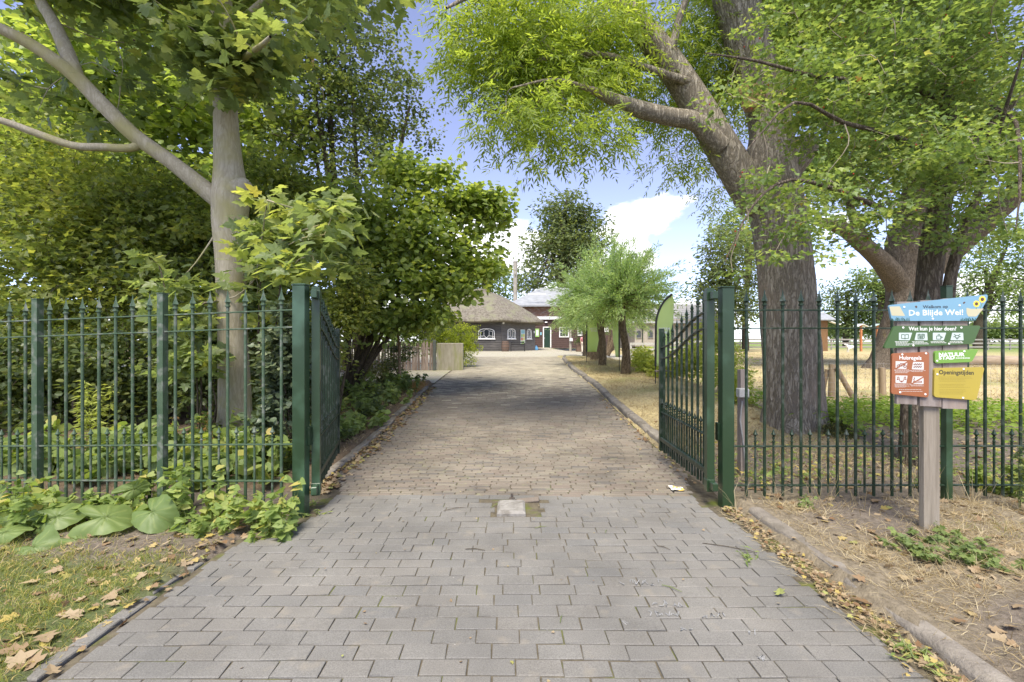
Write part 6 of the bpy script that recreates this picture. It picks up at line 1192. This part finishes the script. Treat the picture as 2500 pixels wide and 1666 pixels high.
# butterbur: every large leaf its own part
def big_leaf(parent, c, L_, W_, dirz, tilt, roll, hgt):
    V = []; na, nr_ = 56, 7; RN = []; bs = random.uniform(.1, .45)
    for k in range(nr_+1):
        r_ = k/nr_
        for i in range(na):
            a_ = 2*math.pi*i/na; notch = 1-.75*math.exp(-((a_-math.pi)/.28)**2); ed = notch*(1+.06*math.sin(3*a_+dirz*7)+.04*math.sin(5*a_+dirz*3)+.018*math.sin(17*a_)); x = r_*ed*math.cos(a_)*L_*.5; y = r_*ed*math.sin(a_)*W_*.5
            V.append((x, y, -.12*r_*r_*L_+.006*math.sin(11*a_+dirz*3)*r_*r_+.14*abs(y)+random.gauss(0, .0016)+.035*math.sin(2*a_+dirz*5)*r_**2+.02*math.sin(3*a_+dirz*9)*r_**3))
    RN = [bs+(.5 if min(abs(((2*math.pi*i/na+math.pi) % (2*math.pi))-math.pi-q) for q in (-2.4, -1.6, -.8, 0, .8, 1.6, 2.4)) < .06 and k < nr_-1 else 0)*1.0+random.uniform(-.06, .06) for k in range(nr_+1) for i in range(na)]
    Fs = [(k*na+i, k*na+(i+1) % na, (k+1)*na+(i+1) % na, (k+1)*na+i) for k in range(nr_) for i in range(na)]
    Mx = Matrix.Rotation(dirz, 3, 'Z') @ Matrix.Rotation(tilt, 3, 'Y') @ Matrix.Rotation(roll, 3, 'X'); m = MB().add([tuple(Mx @ Vector(v)+Vector(c)) for v in V], Fs); o = m.build('leaf', BUR_L, parent, True)
    attr(o.data, 'rnd', np.clip(RN, 0, 1)); MB().tube([(c[0], c[1], c[2]), (c[0]+random.gauss(0, .03), c[1]+.05, c[2]-hgt*.5), (c[0]+random.gauss(0, .05), c[1]+.08, gz(c[0], c[1]+.08)-.02)], [.006, .007, .008], 6).build('stalk', STEM, o); return o
bx0, by0 = at_ground(250, 1330); bub = thing('butterbur', 'butterbur plant with very large rounded leaves on the left verge', 'plant', (bx0, by0, gz(bx0, by0)))
for px, py, Y, L_, W_, dz_, ti, ro in ((258, 1262, 3.42, .40, .30, R(35), R(12), R(34)), (372, 1250, 3.5, .36, .28, R(-12), R(20), R(50)), (140, 1262, 3.5, .35, .22, R(40), R(-8), R(48)), (50, 1262, 3.55, .32, .15, R(12), R(8), R(18)), (80, 1335, 3.18, .33, .28, R(-20), R(16), R(38)), (12, 1300, 3.3, .30, .18, R(28), R(-5), R(30)), (325, 1195, 3.72, .27, .13, R(62), R(-10), R(72)), (425, 1215, 3.72, .20, .15, R(40), R(10), R(45)), (190, 1318, 3.28, .22, .16, R(10), R(22), R(30))):
    c_ = P(px, py, Y); big_leaf(bub, tuple(c_), L_, W_, dz_, ti, ro, c_[2])
# bank of plants on the left, inside the gate
BANK = 'low plant on the bank between the left kerb and the bushes'
for k in range(72):
    y = 4.9+6.4*(k/71)**1.1; x = -2.22-rng.random()**1.3*1.9; plant('bank_plant', ('heart leaved', 'round leaved', 'oval leaved')[k % 3]+' '+BANK, 'plant', x, y, rng.uniform(.18, .5)*(1+.25*(x < -3)), .32, 7, 16, (HEART, ROUND, OVAL)[k % 3], (NET_L, DRK_L, BUR_L, GER_L)[k % 4], (.05, .11), 'plants on the left bank')
shrub('holly_bush', 'dark small leaved bush in front of the picket fence', 'bush', (-2.75, 10.9), [B(960, 885, 10.9, 45, 45), B(985, 850, 10.9, 35, 40), B(940, 910, 10.9, 35, 30)], 70, 34, .16, OVAL, DRK_L, (.04, .07), 4, r0=.012)
yt = [(PP([(976, 935, 10.6), (975, 880, 10.6), (974, 840, 10.6), (968, 790, 10.6), (950, 720, 10.5)]), [.035, .03, .03, .02, .01]), (PP([(974, 845, 10.6), (990, 815, 10.5), (1020, 780, 10.4)]), [.018, .012, .006])]
tree('young_tree', 'thin straight young tree stem standing before the picket fence', 'tree', yt, mat('pale young bark', (.25, .17, .11), (.32, .23, .15), scale=8, rough=.9), [B(1000, 770, 10.5, 70, 40), B(1030, 800, 10.4, 40, 40), B(940, 760, 10.6, 60, 40)], 110, 24, .2, LOBED, MAP_L, (.05, .08), n=10, tw=(.01, .003), start=1.6)
shrub('tall_grass_bush', 'pale yellowish bush before the picket fence', 'bush', (-3.5, 10.4), [B(890, 900, 10.4, 50, 45), B(920, 920, 10.4, 40, 30)], 50, 34, .2, NARROW, leafmat('yellow weed', [(0, (.16, .17, .05)), (1, (.36, .34, .14))], trans=.4, raw=True), (.06, .12), 5, r0=.008)
# clipped bright bush beside the concrete wall
HB = shrub('clipped_bush', 'bright green clipped bush rising behind the concrete wall', 'bush', (-1.95, 16.2), [B(1120, 820, 16.2, 50, 32), B(1105, 845, 16.2, 45, 45), B(1140, 850, 16.2, 30, 45), B(1085, 815, 16.3, 35, 25), B(1130, 880, 16.1, 26, 18), B(1050, 830, 16.5, 40, 40)], 300, 46, .13, OVAL, HEDG_L, (.04, .065), 5, r0=.02, shell=.3, flat=.9)
# weeds right of the willows, behind the gate leaf and stakes
for k, (px, py, Y, rx, rz) in enumerate(((1585, 890, 13.8, 38, 40), (1620, 905, 12.5, 40, 45), (1560, 870, 15.5, 30, 25), (1660, 880, 12.5, 45, 50), (1700, 860, 12.0, 40, 55), (1745, 830, 11, 45, 70), (1770, 900, 10, 50, 60), (1800, 960, 9.0, 30, 60))):
    c_ = P(px, py, Y); shrub('weed_bush', 'pale green weed thicket between the willow verge and the paddock', 'bush', (c_[0], Y), [B(px, py, Y, rx, rz), B(px+rx*.5, py+rz*.5, Y, rx*.7, rz*.5)], 60, 30, .18, OVAL, WEED, (.05, .1), 4, r0=.007, group='weed thicket beside the verge')
# bright ground elder strip
def carpet(name, label, pts, n, hh, T, m, size, kind='stuff', nrm=1.2):
    pts = np.array(pts); k = rng.integers(0, len(pts), n); xy = pts[k, :2]+rng.normal(size=(n, 2))*pts[k, 2:4]; xy = xy[~in_paved(xy[:, 0], xy[:, 1])]; n = len(xy); z = GZ(xy[:, 0], xy[:, 1])+hh*rng.random(n)**.7
    nn = rng.normal(size=(n, 3))*.5; nn[:, 2] += nrm; o = link(name, leaf_mesh(name, np.c_[xy, z], np.c_[rng.normal(size=(n, 2)), -.2*np.ones(n)], nn, rng.uniform(size[0], size[1], n), T), m); tag(o, label, 'ground cover', kind=kind); return o
carpet('ground_elder', 'bright green ground elder spread beneath the trees behind the railing', [(5.4, 8.6, .5, .4), (6.4, 8.3, .5, .4), (7.6, 8.4, .6, .5), (6.9, 7.5, .6, .3), (8.9, 8.0, .6, .5), (8.0, 6.2, .6, .5), (10, 7.5, .7, .6), (5.0, 7.2, .3, .3)], 7500, .34, OVAL, GELD, (.06, .11))
carpet('undergrowth', 'scattered low leaves on the soil behind the dark railing', [(3.2, 5.4, .6, .5), (4.6, 5.2, .7, .4), (6.0, 5.0, .5, .5), (2.6, 4.7, .4, .2), (5.2, 4.6, .6, .2)], 1500, .12, LOBED, NET_L, (.03, .07))
# cranesbill by the sign post
CRB = 'green lobed cranesbill clump near the foot of the sign post'
for px, py in ((2230, 1365), (2290, 1380), (2350, 1370), (2400, 1400), (2440, 1395), (2260, 1340), (2330, 1345)):
    x, y = at_ground(px, py); plant('cranesbill', CRB, 'plant', x, y, .10, .16, 7, 14, LOBE5, GER_L, (.03, .06), 'cranesbill clumps by the sign post', lean=.8)
for px, py in ((1965, 1262), (2230, 1200), (2430, 1215), (2480, 1230), (2390, 1200), (2490, 1190)):
    x, y = at_ground(px, py); plant('seedling', 'small green seedling in the dry straw along the dark railing', 'plant', x, y, .12 if px < 2300 else .2, .1, 5, 9, MAPLE if px > 2300 else LOBED, GER_L if px < 2300 else NET_L, (.03, .06) if px < 2300 else (.06, .1), 'seedlings along the dark railing')
plant('bramble', 'dark leaved climbing spray hanging over the railing beyond the sign', 'plant', 4.25, 3.8, .95, .2, 6, 22, LOBED, DRK_L, (.04, .065), lean=.5)
# ---- grass and straw
def scatter(n, x0, x1, y0, y1, keep): 
    p = np.c_[rng.uniform(x0, x1, n), rng.uniform(y0, y1, n)]; return p[keep(p[:, 0], p[:, 1])]
p = scatter(6400, -5.2, -2.14, 1.3, 3.85, lambda x, y: vnoise(x, y, 2.4, 3)+.18*rng.normal(size=len(x)) > .46)
tuft('grass', p, GZ, 9, .055, .0042, GRASS, 'short patchy green grass on the left verge', 'grass', 'stuff', .022, .7)
p = scatter(1500, -5.2, -2.12, 1.3, 3.9, lambda x, y: rng.random(len(x)) > .2); tuft('dry_grass', p, GZ, 6, .07, .003, STRAW, 'dry grass wisps on the left verge', 'grass', 'stuff', .03, 1.4)
p = scatter(2400, 2.14, 5.2, .9, 4.0, lambda x, y: vnoise(x, y, 3.1, 5)+.2*rng.normal(size=len(x)) > .38); tuft('straw', p, GZ, 12, .10, .0034, STRAW, 'flattened dry straw on the verge round the sign post', 'straw', 'stuff', .05, 1.7)
p = scatter(600, 2.2, 5.2, .9, 3.6, lambda x, y: vnoise(x, y, 2.2, 8) > .57); tuft('grass', p, GZ, 12, .06, .0028, GRASS, 'olive green grass tufts in the dry verge by the kerb', 'grass', 'stuff', .03, .8)
p = np.array([(2.05+.25*k+random.gauss(0, .1), 3.95+random.gauss(0, .12)) for k in range(13)]); tuft('dry_stalks', p, GZ, 9, .34, .0035, STRAW, 'tall dry grass stalks along the foot of the dark railing', 'grass', 'stuff', .05, .28)
p = scatter(2600, 2.15, 4.8, 4.6, 22, lambda x, y: ~in_paved(x, y)); tuft('dry_grass', p, GZ, 9, .10, .006, STRAW, 'sun bleached dry grass on the verge under the willows', 'grass', 'stuff', .08, .9)
p = scatter(5200, 5.2, 26, 10.2, 40, lambda x, y: rng.random(len(x)) < np.clip(14/y, 0, 1)); tuft('paddock_grass', p, GZ, 8, .13, .012, STRAW, 'dry yellow paddock grass beyond the stakes', 'grass', 'stuff', .2, .9)
p = scatter(900, -3.3, -2.15, 5, 11.6, lambda x, y: rng.random(len(x)) > .3); tuft('dry_grass', p, GZ, 7, .10, .004, STRAW, 'dry grass edging the left bank above the kerb', 'grass', 'stuff', .05, .8)
p = np.array([(-2.25+random.gauss(0, .12), 10.6+random.gauss(0, .35)) for _ in range(60)]); tuft('rusty_grass', p, GZ, 14, .16, .006, leafmat('rusty grass', [(0, (.28, .15, .06)), (1, (.45, .30, .13))], trans=.3, rough=.8, raw=True), 'rust coloured dry grass at the corner of the left kerb', 'grass', 'stuff', .06, .6)
# moss and grass in the paver joints
MOSSG = leafmat('joint moss', [(0, (.12, .13, .025)), (1, (.24, .24, .05))], .3, .8)
jx = []
for xj, yj in PJ:
    if random.random() < .5:
        for _ in range(random.randint(1, 4)): jx.append((xj+random.gauss(0, .002), yj+random.uniform(-.05, .05)))
    if random.random() < .12: jx.append((xj+random.gauss(0, .03), yj+.053))
p = np.array(jx); tuft('joint_moss', p, lambda x, y: H(x, y)-.006, 14, .011, .0032, MOSSG, 'yellow green moss growing in the paver joints', 'moss', 'stuff', .0045, 1.1)
# moss at the foot of the big tree
a_ = rng.uniform(-1.9, .6, 700); ra_ = .62+.14*rng.random(700); fx, fy = P(1938, 1085, Yo)[0], Yo
p = np.c_[fx+ra_*np.cos(a_), fy+ra_*np.sin(a_)]; p = p[p[:, 0] > fx+.05]; tuft('moss', p, lambda x, y: GZ(x, y)+.30*np.clip(1-(np.hypot(x-fx, y-fy)-.5)/.3, 0, 1)*np.random.default_rng(4).random(len(x)), 6, .05, .02, MOSS, 'dark green moss round the foot of the massive furrowed trunk', 'moss', 'stuff', .03, 1.)
# ---- fallen leaves
DEAD = leafmat('dead leaves', [(0, (.20, .115, .055)), (.3, (.30, .21, .12)), (.7, (.42, .33, .21)), (.9, (.44, .34, .10)), (1, (.33, .36, .12))], trans=.2, rough=.8, tmul=(1.1, .95, .7), raw=True)
def litter(name, label, pts, size, zoff=.006, curl=.55):
    n = len(pts); nn = rng.normal(size=(n, 3))*curl; nn[:, 2] = 1; d = np.c_[rng.normal(size=(n, 2)), .15*rng.normal(size=n)]
    zf = np.where(in_paved(pts[:, 0], pts[:, 1]), H(pts[:, 0], pts[:, 1])+.004, GZ(pts[:, 0], pts[:, 1])); o = link(name, leaf_mesh(name, np.c_[pts, zf+zoff+.012*rng.random(n)], d, nn, rng.uniform(size[0], size[1], n), MAPLE), DEAD); return tag(o, label, 'leaf litter', kind='stuff')
L1 = scatter(1700, -5, -2.0, 1.3, 3.9, lambda x, y: rng.random(len(x)) < .35+.6*np.exp(-(x+2.2)**2/.1)); litter('leaf_litter', 'dry brown leaves scattered over the left verge', L1, (.025, .06))
q = rng.random(900); L2 = np.c_[1.89+.05*rng.normal(size=900), .9+3.1*q]; litter('leaf_litter', 'leaf crumbs filling the gap between pavers and the right kerb', L2, (.012, .035))
L3 = np.c_[-1.9+.07*rng.normal(size=700), 4.4+6.5*rng.random(700)**1.3]; litter('leaf_litter', 'yellow dry leaves drifted along the left kerb of the clinker road', L3, (.03, .075))
L4 = scatter(2200, 2.2, 7, 2.0, 7.5, lambda x, y: rng.random(len(x)) < .75); litter('leaf_litter', 'brown leaf litter on the soil under the hawthorn and big trunk', L4, (.025, .065))
L5 = scatter(900, -4.6, -2.3, 4.4, 10, lambda x, y: rng.random(len(x)) < .7); litter('leaf_litter', 'leaf litter under the plants behind the weathered railing', L5, (.03, .08))
L6 = np.c_[rng.uniform(-1.9, 1.8, 90), rng.uniform(1.2, 8, 90)]; litter('leaf_litter', 'tiny leaf bits on the paving between the gate posts', L6, (.008, .022), 0, .3)
L7 = np.c_[1.9+.06*rng.normal(size=120), 4.6+5*rng.random(120)]; litter('leaf_litter', 'few dry leaves along the right kerb of the clinker road', L7, (.025, .05))
# dry grass stems lying in the kerb gap
tuft('straw', np.c_[1.88+.05*rng.normal(size=260), .9+3.*rng.random(260)], lambda x, y: H(x, y)+.012, 4, .10, .003, STRAW, 'straw lying in the gap along the right kerb', 'straw', 'stuff', .03, 4.)
# larger single leaves
def one_leaf(label, group, x, y, s, rndv, zb_=None):
    base = (h(x, y)+.003 if in_paved(np.array(x), np.array(y)) else gz(x, y)); nn = np.array([[random.gauss(0, .35), random.gauss(0, .35), 1]]); d = np.array([[random.gauss(0, 1), random.gauss(0, 1), .1]])
    V0, F0, k_ = MAPLE; T2 = (V0*np.array((1, 1, 1))+np.c_[np.zeros((len(V0), 2)), .25*(V0[:, 1]**2)+random.uniform(-.1, .25)*V0[:, 0]**2], F0, k_)
    me = leaf_mesh('fallen_leaf', np.zeros((1, 3)), d, nn, np.array([s]), T2, random.uniform(.7, 1.), np.array([rndv])); o = link('fallen_leaf', me, DEAD, loc=(x, y, base+.012+s*.08)); tag(o, label, 'leaf', group); return o
for px, py, s, rv in ((110, 1560, .10, .45), (180, 1570, .09, .7), (60, 1600, .10, .3), (90, 1630, .11, .4), (90, 1425, .09, .75), (345, 1430, .08, .6), (360, 1400, .07, .55), (480, 1345, .08, .5), (535, 1330, .09, .72), (520, 1310, .07, .9), (335, 1320, .08, .85), (265, 1460, .10, .5), (310, 1450, .09, .3), (230, 1395, .10, .88), (150, 1400, .08, .55), (185, 1505, .09, .7), (40, 1520, .08, .9), (50, 1545, .07, .8), (345, 1475, .07, .5), (290, 1480, .06, .6), (590, 1300, .08, .6), (600, 1320, .08, .7), (640, 1290, .07, .3), (400, 1345, .07, .7), (170, 1330, .08, .6), (20, 1640, .1, .6), (130, 1655, .08, .5), (240, 1530, .06, .8)):
    x, y = at_ground(px, py); one_leaf(('dark brown' if rv < .42 else 'pale tan' if rv < .74 else 'yellow')+' curled maple leaf lying on the left verge', 'large fallen leaves on the left verge', x, y, s, rv)
for px, py, s, rv in ((1990, 1290, .07, .25), (2120, 1480, .09, .12), (2110, 1450, .06, .2), (2330, 1545, .07, .15), (2420, 1560, .06, .4), (2140, 1390, .06, .5), (2300, 1410, .06, .5), (2140, 1240, .08, .3), (2030, 1240, .08, .5), (1870, 1220, .08, .5), (2370, 1420, .06, .5), (2250, 1610, .05, .3), (2440, 1330, .07, .3), (2480, 1560, .08, .45)):
    x, y = at_ground(px, py); one_leaf('brown dry leaf lying on the straw verge near the sign post', 'large fallen leaves on the straw verge', x, y, s, rv)
x, y = at_ground(1905, 1459); one_leaf('pale green leaf lying alone on the grey pavers', None, x, y, .075, 1.0)
for px, py in ((750, 1235), (770, 1255), (1840, 1370), (2220, 1605), (2250, 1625)):
    x, y = at_ground(px, py); plant('weed_sprig', 'small bright green sprig growing from the edge of the pavers', 'plant', x, y, .05, .1, 6, 5, NARROW, NET_L, (.03, .06), 'green sprigs at the paver edges', lean=1., z=h(x, y))
# twigs on the pavers
for k, (px, py, l, rz) in enumerate(((1320, 1290, .10, 20), (1160, 1345, .14, -8), (1640, 1440, .12, -40), (1780, 1340, .35, -25), (1210, 1235, .16, 60), (1110, 1245, .2, 25), (1480, 1300, .06, 70), (1620, 1340, .09, -40), (1370, 1515, .06, 75))):
    x, y = at_ground(px, py); z = h(x, y)+.008; d = np.array((math.cos(R(rz)), math.sin(R(rz)), 0))*l/2; c_ = np.array((x, y, z)); o = MB().tube([tuple(c_-d), tuple(c_+np.array((.0, .01, .003))), tuple(c_+d)], [.0022, .0028, .0015], 6).build('twig', TWIGB if k % 2 else STEM); tag(o, 'thin dry twig lying on the grey pavers', 'twig', 'twigs on the pavers')
# wrapper
x, y = at_ground(1651, 1197); m = MB(); V = []
for j in range(5):
    for i in range(6): V.append((x+(i-2.5)*.024+random.gauss(0, .003), y+(j-2)*.03+random.gauss(0, .004), h(x, y)+.012+abs(random.gauss(0, .011))))
wr_ = m.add(V, [(j*6+i, j*6+i+1, (j+1)*6+i+1, (j+1)*6+i) for j in range(4) for i in range(5)]).build('candy_wrapper', mat('crumpled wrapper', (.80, .78, .72), (.75, .52, .10), scale=22, rough=.35, rampw=(.5, .56))); tag(wr_, 'crumpled white and yellow wrapper on the clinkers by the right gate leaf', 'wrapper')
# chalk marks on the pavers
CH = mat('faint chalk', (.34, .34, .34), (.24, .24, .235), scale=60, rough=1, rampw=(.4, .6))
m = MB(); rr_ = random.Random(5)
for px, py, n, wpx in ((1520, 1423, 6, 110), (1600, 1476, 5, 80), (1590, 1500, 6, 80), (1525, 1522, 2, 20), (1665, 1535, 3, 30), (1720, 1505, 5, 60), (1835, 1545, 2, 14), (1850, 1610, 3, 20)):
    for k in range(n):
        xk = px+wpx*k/n; pts = [at_ground(xk+rr_.uniform(-8, 8), py+rr_.uniform(-8, 8)) for _ in range(4)]
        for (xa, ya), (xe, ye) in zip(pts[:-1], pts[1:]):
            d = Vector((xe-xa, ye-ya, 0)); 
            if d.length < .004: continue
            nn = Vector((-d.y, d.x, 0)).normalized()*.0022; b = len(m.v); z = h(xa, ya)+.0055
            m.add([(xa+nn.x, ya+nn.y, z), (xa-nn.x, ya-nn.y, z), (xe-nn.x, ye-nn.y, z), (xe+nn.x, ye+nn.y, z)], [(0, 1, 2, 3)])
ck = m.build('chalk_scribble', CH, pave); tag(ck, 'faint white chalk scribbles', kind='stuff')
# tiny pale stones
for k in range(9):
    x, y = at_ground(random.uniform(900, 2000), random.uniform(1300, 1650)); o = MB().lathe([(.001, 0), (.004, .001), (.0035, .003), (.001, .004)], (x, y, h(x, y)+.001), 7, 1.3, .8).build('pebble', CONC); tag(o, 'tiny white pebble on the grey pavers', 'pebble', 'white pebbles on the pavers')
